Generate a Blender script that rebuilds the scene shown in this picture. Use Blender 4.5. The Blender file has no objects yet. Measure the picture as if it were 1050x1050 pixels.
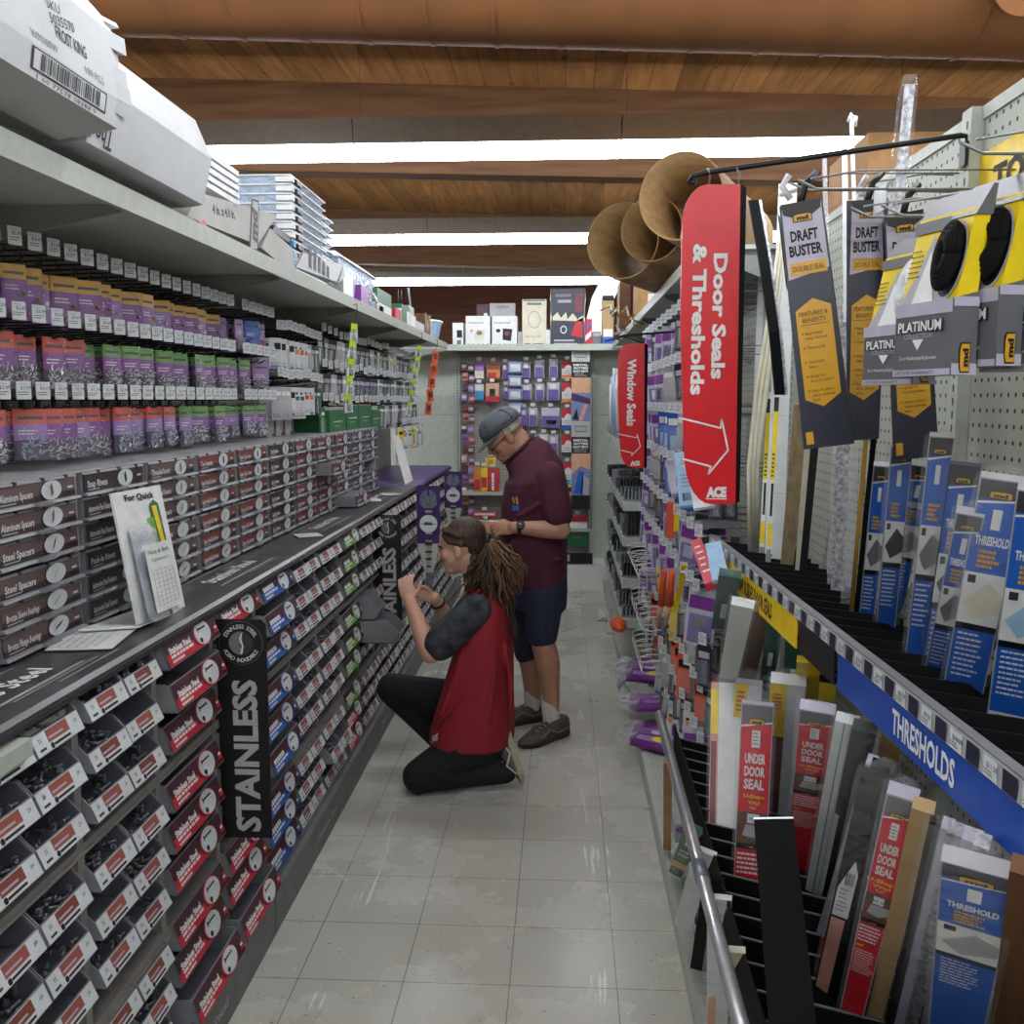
# Aisle of a hardware store: bins, drawers and peg packets on the left, weatherstrip racks on the right.
import bpy, math, random
from mathutils import Vector, Matrix
random.seed(7)
V = Vector
SC = bpy.context.scene
COL = SC.collection
PI = math.pi

# ------------------------------------------------------------------ camera
F_PX = 985.0; CAM_H = 1.656
TH = math.atan(115 / F_PX); PS = math.atan(53 / F_PX * math.cos(TH))
FW = V((-math.sin(PS) * math.cos(TH), math.cos(PS) * math.cos(TH), -math.sin(TH)))
RT = V((math.cos(PS), math.sin(PS), 0.0)); UP = RT.cross(FW)
CAMP = V((0, 0, CAM_H))
cd = bpy.data.cameras.new('camera'); cam = bpy.data.objects.new('camera', cd); COL.objects.link(cam)
cam.matrix_world = Matrix.Translation(CAMP) @ Matrix((RT, UP, -FW)).transposed().to_4x4()
cd.sensor_fit = 'HORIZONTAL'; cd.sensor_width = 36.0; cd.lens = 36.0 * F_PX / 1050.0
cd.clip_start = 0.05; cd.clip_end = 60
SC.camera = cam

def at(px, py, X=None, Y=None, Z=None):
    """The place at a measured distance: sight line through a photo point met with a plane."""
    d = FW + RT * ((px - 525) / F_PX) - UP * ((py - 525) / F_PX)
    if X is not None: t = (X - CAMP.x) / d.x
    elif Y is not None: t = (Y - CAMP.y) / d.y
    else: t = (Z - CAMP.z) / d.z
    return CAMP + d * t

# ------------------------------------------------------------------ materials
MATS = {}
def lin(h):
    h = h.lstrip('#'); c = [int(h[i:i + 2], 16) / 255 for i in (0, 2, 4)]
    return tuple((x / 12.92 if x <= .04045 else ((x + .055) / 1.055) ** 2.4) for x in c) + (1.0,)

def new_mat(name):
    m = bpy.data.materials.new(name); m.use_nodes = True
    nt = m.node_tree; b = nt.nodes['Principled BSDF']
    MATS[name] = m
    return m, nt, b

def mat(name, hx, rough=.5, metal=0.0, noise=.06, scale=30, bump=0.0, spec=None, stretch=None):
    m, nt, b = new_mat(name)
    c = lin(hx)
    b.inputs['Roughness'].default_value = rough; b.inputs['Metallic'].default_value = metal
    if spec is not None: b.inputs['Specular IOR Level'].default_value = spec
    tc = nt.nodes.new('ShaderNodeTexCoord'); nz = nt.nodes.new('ShaderNodeTexNoise')
    nz.inputs['Scale'].default_value = scale; nz.inputs['Detail'].default_value = 3
    if stretch:
        mp = nt.nodes.new('ShaderNodeMapping'); mp.inputs['Scale'].default_value = stretch
        nt.links.new(tc.outputs['Object'], mp.inputs[0]); nt.links.new(mp.outputs[0], nz.inputs['Vector'])
    else: nt.links.new(tc.outputs['Object'], nz.inputs['Vector'])
    cr = nt.nodes.new('ShaderNodeValToRGB')
    cr.color_ramp.elements[0].position = .3; cr.color_ramp.elements[1].position = .7
    cr.color_ramp.elements[0].color = tuple(x * (1 - noise * 1.6) for x in c[:3]) + (1,)
    cr.color_ramp.elements[1].color = tuple(min(1, x * (1 + noise)) for x in c[:3]) + (1,)
    nt.links.new(nz.outputs['Fac'], cr.inputs[0]); nt.links.new(cr.outputs[0], b.inputs['Base Color'])
    if bump:
        bp = nt.nodes.new('ShaderNodeBump'); bp.inputs['Strength'].default_value = bump; bp.inputs['Distance'].default_value = .01
        nt.links.new(nz.outputs['Fac'], bp.inputs['Height']); nt.links.new(bp.outputs[0], b.inputs['Normal'])
    return m

def clear_mat(name, hx, fac=.75, rough=.12):
    """Thin clear film: mostly lets light through, with a glossy sheen."""
    m, nt, b = new_mat(name)
    b.inputs['Base Color'].default_value = lin(hx); b.inputs['Roughness'].default_value = rough
    tr = nt.nodes.new('ShaderNodeBsdfTransparent'); mx = nt.nodes.new('ShaderNodeMixShader')
    tc = nt.nodes.new('ShaderNodeTexCoord'); nz = nt.nodes.new('ShaderNodeTexNoise'); nz.inputs['Scale'].default_value = 35
    bp = nt.nodes.new('ShaderNodeBump'); bp.inputs['Strength'].default_value = .9; bp.inputs['Distance'].default_value = .02
    nt.links.new(tc.outputs['Object'], nz.inputs['Vector']); nt.links.new(nz.outputs['Fac'], bp.inputs['Height']); nt.links.new(bp.outputs[0], b.inputs['Normal'])
    mx.inputs[0].default_value = 1 - fac
    nt.links.new(tr.outputs[0], mx.inputs[1]); nt.links.new(b.outputs[0], mx.inputs[2])
    nt.links.new(mx.outputs[0], nt.nodes['Material Output'].inputs[0])
    return m

def M(name): return MATS[name]

# plain colours used all over: (name, colour, roughness, metallic)
for n, hx, r, me in [
    ('white', '#e6e8e6', .5, 0), ('paper', '#dfe3e0', .7, 0), ('tag_white', '#d6dcdd', .5, 0), ('black', '#111113', .45, 0), ('ink', '#17161a', .6, 0),
    ('dark_grey', '#35363a', .5, 0), ('mid_grey', '#77787c', .5, 0), ('rack_grey', '#8b8783', .5, .15), ('bin_grey', '#85868b', .45, 0), ('bin_inside_shade', '#666873', .55, 0),
    ('light_grey', '#b0b0b2', .5, 0), ('silver', '#c0c2c6', .28, .7), ('wire_black', '#1b1b1d', .35, .3), ('wire_grey', '#9a9c9c', .35, .7), ('wire_white', '#d7dad6', .4, .1),
    ('gondola', '#b9bfb4', .5, 0), ('gondola_dark', '#8d938b', .5, 0), ('maroon', '#4d2b35', .5, 0), ('label_red', '#c8283a', .5, 0), ('label_blue', '#2360b8', .5, 0), ('label_green', '#6cae3a', .5, 0),
    ('label_brown', '#a0584a', .55, 0), ('drawer_brown', '#6d5a58', .5, 0), ('drawer_rust', '#84483a', .5, 0), ('drawer_wine', '#7e3c44', .5, 0), ('drawer_slate', '#57586a', .5, 0), ('drawer_dark', '#3c2c30', .5, 0),
    ('dusk_purple', '#4c3556', .5, 0), ('violet', '#6c5aa6', .5, 0), ('orange', '#e0893a', .5, 0), ('header_yellow', '#dba324', .5, 0), ('header_red', '#d2482c', .5, 0), ('header_green', '#5f9a3a', .5, 0), ('purple', '#7d3390', .45, 0), ('lilac', '#9a70b8', .5, 0), ('deep_purple', '#432064', .45, 0),
    ('sign_red', '#d80f1e', .32, 0), ('sign_blue', '#1f4fae', .35, 0), ('sign_yellow', '#f0cc08', .4, 0), ('pack_blue', '#2163c4', .4, 0), ('pack_red', '#d91f33', .4, 0), ('pack_yellow', '#f0d312', .4, 0), ('pack_gold', '#d8a21e', .4, 0),
    ('pack_navy', '#23273a', .4, 0), ('pack_teal', '#1d5a52', .45, 0), ('pack_grey', '#64666a', .4, 0), ('pack_lilac', '#b9b5c6', .4, 0), ('pale_blue', '#9fc3e0', .5, 0), ('cyan', '#3f9fd0', .5, 0), ('lime', '#b4d430', .5, 0),
    ('deep_green', '#1f6a3c', .5, 0), ('skin_pink', '#d9a08a', .6, 0), ('peach', '#e2b08c', .6, 0), ('cream', '#ddd9c0', .6, 0), ('brown_photo', '#6a4238', .5, 0), ('sky_photo', '#7c86b4', .5, 0), ('tan', '#b89a6c', .7, 0),
    ('orange_plastic', '#d8552a', .4, 0), ('copper', '#b06a3c', .35, .6), ('brass', '#c09a4a', .3, .9), ('eye_white', '#d8d4cc', .3, 0), ('wood_dark', '#6a4528', .6, 0),
]: mat(n, hx, r, me)
mat('rubber_black', '#0c0c0e', .75, spec=.15)
mat('steel_dark', '#7b8492', .3, .4, noise=.3, scale=60)
mat('nails', '#cfd2d4', .3, .35, noise=.3, scale=80)
mat('zinc_blue', '#b4c6d6', .3, .35, noise=.3, scale=80)
mat('bolt', '#85888c', .4, .5, noise=.3, scale=60)
mat('cardboard', '#b48a5c', .85, noise=.12, scale=12, bump=.05)
mat('tube_card', '#a5855a', .8, noise=.14, scale=9, stretch=(1, 1, 5))
mat('carton_white', '#c6c9ca', .6, noise=.05, scale=7, bump=.06)
mat('carton_grey', '#bfc0b9', .7, noise=.06, scale=7, bump=.06)
mat('counter_black', '#4b4a4b', .32, noise=.25, scale=9)
mat('counter_purple', '#5d3f86', .4, noise=.12, scale=12)
mat('kick_grey', '#65676b', .45, .1, noise=.14, scale=10)
mat('deck_brown', '#7a6a5c', .6, .1, noise=.3, scale=8)
mat('foam_white', '#dfe6e4', .7, noise=.04, scale=25)
mat('wood_strip', '#b9a582', .7, noise=.15, scale=9, stretch=(8, 8, 1))
mat('vinyl_cream', '#d8d4bc', .55)
mat('alu', '#b9bcc1', .35, .4, noise=.4, scale=110)
mat('bag_white', '#d8dce0', .35)
clear_mat('film', '#ffffff', .92, .08)
clear_mat('film_soft', '#e6e8ee', .78, .15)
clear_mat('film_lid', '#cfe0f4', .22, .2)

# ------------------------------------------------------------------ mesh builder
_TXT = {}
def text_geo(s, bold):
    k = (s, bold)
    if k not in _TXT:
        cu = bpy.data.curves.new('tmp', 'FONT'); cu.body = s; cu.size = 1.0; cu.resolution_u = 2 if len(s) < 14 else 1
        cu.offset = bold * 1.9; cu.fill_mode = 'FRONT'
        o = bpy.data.objects.new('tmp', cu); COL.objects.link(o)
        dg = bpy.context.evaluated_depsgraph_get(); me = o.evaluated_get(dg).to_mesh()
        vs = [(v.co.x, v.co.y) for v in me.vertices]; fs = [tuple(p.vertices) for p in me.polygons]
        o.evaluated_get(dg).to_mesh_clear()
        bpy.data.objects.remove(o); bpy.data.curves.remove(cu)
        if vs:
            x0 = min(v[0] for v in vs); x1 = max(v[0] for v in vs); y0 = min(v[1] for v in vs); y1 = max(v[1] for v in vs)
        else: x0 = x1 = y0 = y1 = 0
        _TXT[k] = (vs, fs, (x0, x1, y0, y1))
    return _TXT[k]

class MB:
    def __init__(s): s.v = []; s.f = []; s.m = []; s.s = []
    def add(s, vs, fs, m, smooth=False):
        b = len(s.v); s.v += [tuple(v) for v in vs]
        for f in fs: s.f.append(tuple(b + i for i in f)); s.m.append(m); s.s.append(smooth)
        return s
    def obox(s, c, ax, ay, az, m):
        c, ax, ay, az = V(c), V(ax), V(ay), V(az)
        vs = [c + ax * i + ay * j + az * k for i in (-1, 1) for j in (-1, 1) for k in (-1, 1)]
        return s.add(vs, [(0, 1, 3, 2), (4, 6, 7, 5), (0, 4, 5, 1), (2, 3, 7, 6), (0, 2, 6, 4), (1, 5, 7, 3)], m)
    def box(s, x0, x1, y0, y1, z0, z1, m):
        return s.obox(((x0 + x1) / 2, (y0 + y1) / 2, (z0 + z1) / 2), ((x1 - x0) / 2, 0, 0), (0, (y1 - y0) / 2, 0), (0, 0, (z1 - z0) / 2), m)
    def prism(s, poly, vec, m, smooth=False):
        poly = [V(p) for p in poly]; vec = V(vec); n = len(poly)
        vs = poly + [p + vec for p in poly]
        fs = [tuple(reversed(range(n))), tuple(range(n, 2 * n))] + [(i, (i + 1) % n, n + (i + 1) % n, n + i) for i in range(n)]
        return s.add(vs, fs, m, smooth)
    def quad(s, a, b, c, d, m): return s.add([a, b, c, d], [(0, 1, 2, 3)], m)
    def tube(s, pts, r, m, n=6, cap=True, flat=None):
        pts = [V(p) for p in pts]; rs = r if isinstance(r, (list, tuple)) else [r] * len(pts)
        vs = []; prev = None
        for i, p in enumerate(pts):
            t = (pts[min(i + 1, len(pts) - 1)] - pts[max(i - 1, 0)])
            t = t.normalized() if t.length > 1e-9 else V((0, 0, 1))
            if prev is None:
                a = V((0, 0, 1)) if abs(t.z) < .9 else V((1, 0, 0))
            else: a = prev
            u = (a - t * a.dot(t)).normalized(); w = t.cross(u); prev = u
            for k in range(n):
                an = 2 * PI * k / n
                vs.append(p + (u * math.cos(an) + w * math.sin(an) * (flat or 1)) * rs[i])
        fs = []
        for i in range(len(pts) - 1):
            for k in range(n):
                fs.append((i * n + k, i * n + (k + 1) % n, (i + 1) * n + (k + 1) % n, (i + 1) * n + k))
        s.add(vs, fs, m, n > 4)
        if cap:
            b = len(s.v) - len(vs)
            s.f.append(tuple(b + i for i in reversed(range(n)))); s.m.append(m); s.s.append(False)
            e = b + (len(pts) - 1) * n
            s.f.append(tuple(e + i for i in range(n))); s.m.append(m); s.s.append(False)
        return s
    def ell(s, c, ax, ay, az, m, nu=16, nv=10):
        c, ax, ay, az = V(c), V(ax), V(ay), V(az)
        vs = [c + az]; fs = []
        for j in range(1, nv):
            ph = PI * j / nv
            for i in range(nu):
                a = 2 * PI * i / nu
                vs.append(c + (ax * math.cos(a) + ay * math.sin(a)) * math.sin(ph) + az * math.cos(ph))
        vs.append(c - az); L = len(vs) - 1
        for i in range(nu): fs.append((0, 1 + i, 1 + (i + 1) % nu)); fs.append((L, L - nu + (i + 1) % nu, L - nu + i))
        for j in range(nv - 2):
            for i in range(nu):
                a = 1 + j * nu + i; b = 1 + j * nu + (i + 1) % nu
                fs.append((a, a + nu, b + nu, b))
        return s.add(vs, fs, m, True)
    def loft(s, rings, m, cap=True, smooth=True):
        n = len(rings[0]); vs = [p for r in rings for p in r]; fs = []
        for i in range(len(rings) - 1):
            for k in range(n): fs.append((i * n + k, i * n + (k + 1) % n, (i + 1) * n + (k + 1) % n, (i + 1) * n + k))
        if cap: fs += [tuple(reversed(range(n))), tuple((len(rings) - 1) * n + k for k in range(n))]
        return s.add(vs, fs, m, smooth)
    def text(s, t, o, r, u, h, m, w=None, align='c', bold=.0, maxw=None):
        """Lettering with cap height h on the plane (o, r, u); w squeezes or stretches it to that width."""
        vs, fs, (x0, x1, y0, y1) = text_geo(t, bold)
        if not vs: return s
        o, r, u = V(o), V(r), V(u); k = h / .72; W = (x1 - x0) * k; kx = k
        if w: kx = w / (x1 - x0); W = w
        elif maxw and W > maxw: kx = maxw / (x1 - x0); W = maxw
        off = {'c': -W / 2, 'l': 0, 'r': -W}[align]
        return s.add([o + r * ((x - x0) * kx + off) + u * (y * k - h / 2) for x, y in vs], fs, m)
    def disc(s, o, r, u, a, b, m, n=24, a0=0, a1=2 * PI):
        o, r, u = V(o), V(r), V(u)
        full = abs(a1 - a0 - 2 * PI) < 1e-6
        vs = [o + r * (a * math.cos(a0 + (a1 - a0) * i / n)) + u * (b * math.sin(a0 + (a1 - a0) * i / n)) for i in range(n if full else n + 1)]
        return s.add(vs, [tuple(range(len(vs)))], m)
    def mesh(s, name):
        me = bpy.data.meshes.new(name); me.from_pydata(s.v, [], s.f)
        names = list(dict.fromkeys(s.m)); ix = {n: i for i, n in enumerate(names)}
        for n in names: me.materials.append(MATS[n])
        me.polygons.foreach_set('material_index', [ix[n] for n in s.m]); me.polygons.foreach_set('use_smooth', s.s)
        me.update(); return me
    def build(s, name, parent=None, loc=None, rotz=0.0):
        return put(name, s.mesh(name), parent, loc, rotz)

def put(name, me, parent=None, loc=None, rotz=0.0):
    o = bpy.data.objects.new(name, me); COL.objects.link(o)
    if parent is not None: o.parent = parent
    if loc is not None: o.location = loc
    if rotz: o.rotation_euler = (0, 0, rotz)
    return o

class Face:
    """A flat printed face: origin at its centre, layered patches a hair apart."""
    def __init__(s, mb, o, r, u, eps=.0006):
        s.mb = mb; s.o = V(o); s.r = V(r).normalized(); s.u = V(u).normalized(); s.n = s.r.cross(s.u).normalized(); s.e = eps
    def p(s, x, y, k=1): return s.o + s.r * x + s.u * y + s.n * (k * s.e)
    def rect(s, x0, x1, y0, y1, m, k=1): s.mb.quad(s.p(x0, y0, k), s.p(x1, y0, k), s.p(x1, y1, k), s.p(x0, y1, k), m); return s
    def poly(s, pts, m, k=1): s.mb.add([s.p(x, y, k) for x, y in pts], [tuple(range(len(pts)))], m); return s
    def oval(s, x, y, a, b, m, k=1, n=22): s.mb.disc(s.p(x, y, k), s.r, s.u, a, b, m, n); return s
    def text(s, t, x, y, h, m, k=2, w=None, align='c', bold=.0, rot=0, maxw=None):
        c, q = math.cos(rot), math.sin(rot)
        s.mb.text(t, s.p(x, y, k), s.r * c + s.u * q, s.u * c - s.r * q, h, m, w, align, bold, maxw); return s
    def lines(s, x0, x1, y, n, pitch, h, m, k=2, rag=.35):
        """Rows of print too small to read: short dashes word by word."""
        for i in range(n):
            x = x0; e = x1 - random.random() * rag * (x1 - x0)
            while x < e:
                w = min(e - x, (x1 - x0) * random.uniform(.08, .22)); s.rect(x, x + w, y - i * pitch - h / 2, y - i * pitch + h / 2, m, k); x += w + (x1 - x0) * .03
        return s

def tag(o, label, cat, group=None, kind=None):
    o['label'] = label; o['category'] = cat
    if group: o['group'] = group
    if kind: o['kind'] = kind
    return o
def thing(name, label, cat, loc=(0, 0, 0), rotz=0.0, group=None):
    o = put(name, None, None, loc, rotz); return tag(o, label, cat, group)
def struct(o): o['kind'] = 'structure'; return o

ORD = 'first second third fourth fifth sixth seventh eighth ninth tenth eleventh twelfth thirteenth fourteenth fifteenth sixteenth seventeenth eighteenth nineteenth twentieth'.split()
def ordn(i):
    """0 -> first ... in words."""
    if i < 20: return ORD[i]
    tens = {2: 'twenty', 3: 'thirty', 4: 'forty', 5: 'fifty', 6: 'sixty', 7: 'seventy', 8: 'eighty', 9: 'ninety'}
    n = i + 1
    if n % 10 == 0: return tens[n // 10][:-1] + 'ieth'
    return tens[n // 10] + '-' + ORD[n % 10 - 1]

def md_logo(fc, x, y, w, k=2):
    """The little house-shaped md plate."""
    h = w * .42
    fc.poly([(x - w * .5, y - h * .5), (x + w * .5, y - h * .5), (x + w * .5, y + h * .35), (x + w * .56, y + h * .35), (x + w * .3, y + h * .5), (x - w * .3, y + h * .5), (x - w * .56, y + h * .35), (x - w * .5, y + h * .35)], 'ink', k)
    fc.poly([(x - w * .45, y - h * .42), (x + w * .45, y - h * .42), (x + w * .45, y + h * .3), (x + w * .25, y + h * .42), (x - w * .25, y + h * .42), (x - w * .45, y + h * .3)], 'pack_gold', k + 1)
    fc.text('md', x, y - h * .02, h * .5, 'ink', k + 2, w=w * .6, bold=.03)

def barcode(fc, x0, x1, y0, y1, m='ink', k=2, n=24):
    x = x0
    while x < x1:
        w = (x1 - x0) / n * random.uniform(.3, 1.0); fc.rect(x, min(x1, x + w), y0, y1, m, k); x += w + (x1 - x0) / n * random.uniform(.3, .8)
# ------------------------------------------------------------------ the room
def nodes_mix(nt, fac, a, b):
    mx = nt.nodes.new('ShaderNodeMix'); mx.data_type = 'RGBA'
    for sock, v in ((mx.inputs[0], fac), (mx.inputs[6], a), (mx.inputs[7], b)):
        if hasattr(v, 'links') or hasattr(v, 'is_output'): nt.links.new(v, sock)
        else: sock.default_value = v
    return mx.outputs[2]
def nmath(nt, op, a, b=0.0, c=None):
    n = nt.nodes.new('ShaderNodeMath'); n.operation = op
    for i, v in enumerate((a, b) if c is None else (a, b, c)):
        if hasattr(v, 'is_output'): nt.links.new(v, n.inputs[i])
        else: n.inputs[i].default_value = v
    return n.outputs[0]

def floor_mat():
    m, nt, b = new_mat('vinyl_tile')
    tc = nt.nodes.new('ShaderNodeTexCoord'); sp = nt.nodes.new('ShaderNodeSeparateXYZ'); nt.links.new(tc.outputs['Object'], sp.inputs[0])
    T = .305
    def edge(o, off):
        f = nmath(nt, 'FRACT', nmath(nt, 'DIVIDE', nmath(nt, 'ADD', o, off), T))
        return nmath(nt, 'ABSOLUTE', nmath(nt, 'SUBTRACT', f, .5))
    e = nmath(nt, 'MAXIMUM', edge(sp.outputs[0], 30.5 + .144), edge(sp.outputs[1], 30.5 - 2.557))
    joint = nmath(nt, 'GREATER_THAN', e, .4955)
    nz = nt.nodes.new('ShaderNodeTexNoise'); nz.inputs['Scale'].default_value = 1.6; nz.inputs['Detail'].default_value = 6; nz.inputs['Roughness'].default_value = .65
    nt.links.new(tc.outputs['Object'], nz.inputs['Vector'])
    base = nt.nodes.new('ShaderNodeValToRGB'); base.color_ramp.elements[0].position = .32; base.color_ramp.elements[1].position = .68
    base.color_ramp.elements[0].color = lin('#bab9ad'); base.color_ramp.elements[1].color = lin('#c4c3b7')
    nt.links.new(nz.outputs['Fac'], base.inputs[0])
    # chips in the vinyl: short dark and pale flecks
    mp = nt.nodes.new('ShaderNodeMapping'); mp.inputs['Rotation'].default_value = (0, 0, .7); mp.inputs['Scale'].default_value = (1, 2.6, 1)
    nt.links.new(tc.outputs['Object'], mp.inputs[0])
    vo = nt.nodes.new('ShaderNodeTexVoronoi'); vo.inputs['Scale'].default_value = 22; vo.inputs['Randomness'].default_value = 1
    nt.links.new(mp.outputs[0], vo.inputs['Vector'])
    fl = nmath(nt, 'LESS_THAN', vo.outputs['Distance'], .1)
    sv = nt.nodes.new('ShaderNodeSeparateColor'); nt.links.new(vo.outputs['Color'], sv.inputs[0])
    dark = nmath(nt, 'MULTIPLY', fl, nmath(nt, 'LESS_THAN', sv.outputs[0], .28))
    pale = nmath(nt, 'MULTIPLY', fl, nmath(nt, 'GREATER_THAN', sv.outputs[0], .72))
    c = nodes_mix(nt, dark, base.outputs[0], lin('#5b5750')); c = nodes_mix(nt, pale, c, lin('#e8e9e0'))
    # white scuffs worn in two lanes along the aisle
    mp2 = nt.nodes.new('ShaderNodeMapping'); mp2.inputs['Scale'].default_value = (26, 1.7, 1); nt.links.new(tc.outputs['Object'], mp2.inputs[0])
    n2 = nt.nodes.new('ShaderNodeTexNoise'); n2.inputs['Scale'].default_value = 2.2; n2.inputs['Detail'].default_value = 8; nt.links.new(mp2.outputs[0], n2.inputs['Vector'])
    def lane(x0, w): return nmath(nt, 'LESS_THAN', nmath(nt, 'ABSOLUTE', nmath(nt, 'SUBTRACT', sp.outputs[0], x0)), w)
    scuff = nmath(nt, 'MULTIPLY', nmath(nt, 'MAXIMUM', lane(-.66, .03), lane(.13, .05)), nmath(nt, 'GREATER_THAN', n2.outputs['Fac'], .61))
    c = nodes_mix(nt, scuff, c, lin('#e2e4dd')); c = nodes_mix(nt, joint, c, lin('#6e6a62'))
    nt.links.new(c, b.inputs['Base Color'])
    r = nmath(nt, 'MULTIPLY_ADD', nz.outputs['Fac'], .3, .12); nt.links.new(r, b.inputs['Roughness'])
    return m
floor_mat()

def wood_mat(name, c0, c1, plank=None, axis='Y', dark='#3a2316', rough=.65):
    """Boards along an axis with grain, knots and dark joints; plank None for one solid member."""
    m, nt, b = new_mat(name)
    tc = nt.nodes.new('ShaderNodeTexCoord'); sp = nt.nodes.new('ShaderNodeSeparateXYZ'); nt.links.new(tc.outputs['Object'], sp.inputs[0])
    mp = nt.nodes.new('ShaderNodeMapping'); mp.inputs['Scale'].default_value = (9, .8, 9) if axis == 'Y' else (.8, 9, 9)
    nt.links.new(tc.outputs['Object'], mp.inputs[0])
    nz = nt.nodes.new('ShaderNodeTexNoise'); nz.inputs['Scale'].default_value = 3; nz.inputs['Detail'].default_value = 7; nt.links.new(mp.outputs[0], nz.inputs['Vector'])
    cr = nt.nodes.new('ShaderNodeValToRGB'); cr.color_ramp.elements[0].position = .3; cr.color_ramp.elements[1].position = .72
    cr.color_ramp.elements[0].color = lin(c0); cr.color_ramp.elements[1].color = lin(c1); nt.links.new(nz.outputs['Fac'], cr.inputs[0])
    c = cr.outputs[0]
    if plank:
        q = nmath(nt, 'DIVIDE', sp.outputs[0 if axis == 'Y' else 1], plank); f = nmath(nt, 'FRACT', nmath(nt, 'ADD', q, 100)); fl = nmath(nt, 'FLOOR', q)
        wn = nt.nodes.new('ShaderNodeTexWhiteNoise'); wn.noise_dimensions = '1D'; nt.links.new(fl, wn.inputs['W'])
        hs = nt.nodes.new('ShaderNodeHueSaturation'); nt.links.new(nmath(nt, 'MULTIPLY_ADD', wn.outputs['Value'], .45, .75), hs.inputs['Value']); nt.links.new(c, hs.inputs['Color']); c = hs.outputs[0]
        vo = nt.nodes.new('ShaderNodeTexVoronoi'); vo.inputs['Scale'].default_value = 2.6
        mk = nt.nodes.new('ShaderNodeMapping'); mk.inputs['Scale'].default_value = (2.2, 1, 1); nt.links.new(tc.outputs['Object'], mk.inputs[0]); nt.links.new(mk.outputs[0], vo.inputs['Vector'])
        c = nodes_mix(nt, nmath(nt, 'MULTIPLY', nmath(nt, 'LESS_THAN', vo.outputs['Distance'], .085), .75), c, lin(dark))
        j = nmath(nt, 'LESS_THAN', f, .035); c = nodes_mix(nt, nmath(nt, 'MULTIPLY', j, .8), c, lin(dark))
    nt.links.new(c, b.inputs['Base Color']); b.inputs['Roughness'].default_value = rough; b.inputs['Specular IOR Level'].default_value = .2
    return m
wood_mat('deck_planks', '#6a492a', '#8c6238', .137, 'Y')
wood_mat('beam_wood', '#4e3421', '#67492f', None, 'X')
wood_mat('wall_wood', '#43261a', '#5a3422', .28, 'X')
mat('duct_paint', '#7e5029', .85, 0, noise=.1, scale=3)

def peg_mat(name, hx, ax=1, pitch=.0254, hole='#1c1c1a', r=.15):
    m, nt, b = new_mat(name)
    tc = nt.nodes.new('ShaderNodeTexCoord'); sp = nt.nodes.new('ShaderNodeSeparateXYZ'); nt.links.new(tc.outputs['Object'], sp.inputs[0])
    def cen(o): return nmath(nt, 'SUBTRACT', nmath(nt, 'FRACT', nmath(nt, 'DIVIDE', nmath(nt, 'ADD', o, 25.4), pitch)), .5)
    a, c = cen(sp.outputs[ax]), cen(sp.outputs[2])
    d = nmath(nt, 'ADD', nmath(nt, 'MULTIPLY', a, a), nmath(nt, 'MULTIPLY', c, c))
    col = nodes_mix(nt, nmath(nt, 'LESS_THAN', d, r * r), lin(hx), lin(hole))
    nt.links.new(col, b.inputs['Base Color']); b.inputs['Roughness'].default_value = .55
    return m
peg_mat('pegboard_side', '#b3b8ac', 1); peg_mat('pegboard_back', '#a2a097', 0)
peg_mat('pegboard_left', '#94938a', 1)

def emit_mat(name, hx, st):
    m, nt, b = new_mat(name)
    e = nt.nodes.new('ShaderNodeEmission'); e.inputs[0].default_value = lin(hx); e.inputs[1].default_value = st
    nt.links.new(e.outputs[0], nt.nodes['Material Output'].inputs[0]); return m
emit_mat('tube_glow', '#f4f8ff', 24.0)

struct(MB().box(-7, 7, -4, 13, -.1, 0, 'vinyl_tile').build('floor'))
SLOPE = -.040
def ceil_z(x): return 3.235 + SLOPE * (x + .3)
mb = MB(); mb.prism([(-7, -4, ceil_z(-7)), (7, -4, ceil_z(7)), (7, -4, ceil_z(7) + .1), (-7, -4, ceil_z(-7) + .1)], (0, 17, 0), 'deck_planks'); struct(mb.build('ceiling'))
struct(MB().box(-7, 7, 12.0, 12.15, 0, 3.6, 'wall_wood').build('wall_back'))
mat('wall_paint', '#8d8a80', .8)
struct(MB().box(-7.15, -7, -4, 13, 0, 3.7, 'wall_paint').build('wall_left'))
struct(MB().box(7, 7.15, -4, 13, 0, 3.7, 'wall_paint').build('wall_right'))
struct(MB().box(-7, 7, -4.15, -4, 0, 3.7, 'wall_paint').build('wall_front'))
for y in (-1.9, 1.52, 5.08, 8.52):
    z0 = 2.80
    mb = MB(); mb.prism([(-7, y, z0 + SLOPE * -6.7 * .75), (7, y, z0 + SLOPE * 7.3 * .75), (7, y, ceil_z(7)), (-7, y, ceil_z(-7))], (0, .14, 0), 'beam_wood')
    o = struct(mb.build('ceiling_beam'))

# spiral duct along the ceiling with its seam rings and one take-off collar
R_D = .25
def dz(x): return 2.945 + SLOPE * 1.1 * (x + .3)
t = thing('air_duct', 'round brown-painted spiral air duct hung under the plank ceiling', 'duct', (0, 2.93, 0))
pts = [(-6 + 12 * i / 24, 0, dz(-6 + 12 * i / 24)) for i in range(25)]
MB().tube(pts, R_D, 'duct_paint', 40, cap=False).build('duct_pipe', t)
mb = MB(); x = -4.0
while x < 4:
    mb.tube([(x, 0, dz(x)), (x + .012, 0, dz(x + .012))], R_D + .003, 'duct_paint', 40, cap=False); x += .19
mb.build('seam', t)
MB().tube([(1.17, -.18, dz(1.1) - .10), (1.17, -.30, dz(1.1) - .16)], .085, 'duct_paint', 28).tube([(1.17, -.295, dz(1.1) - .157), (1.17, -.31, dz(1.1) - .165)], .095, 'duct_paint', 28).build('takeoff_collar', t)

emit_mat('sheet_added_glow', '#f6f8fa', 1.6)  # added glow for the white sheet at the far end, no lamp
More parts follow.
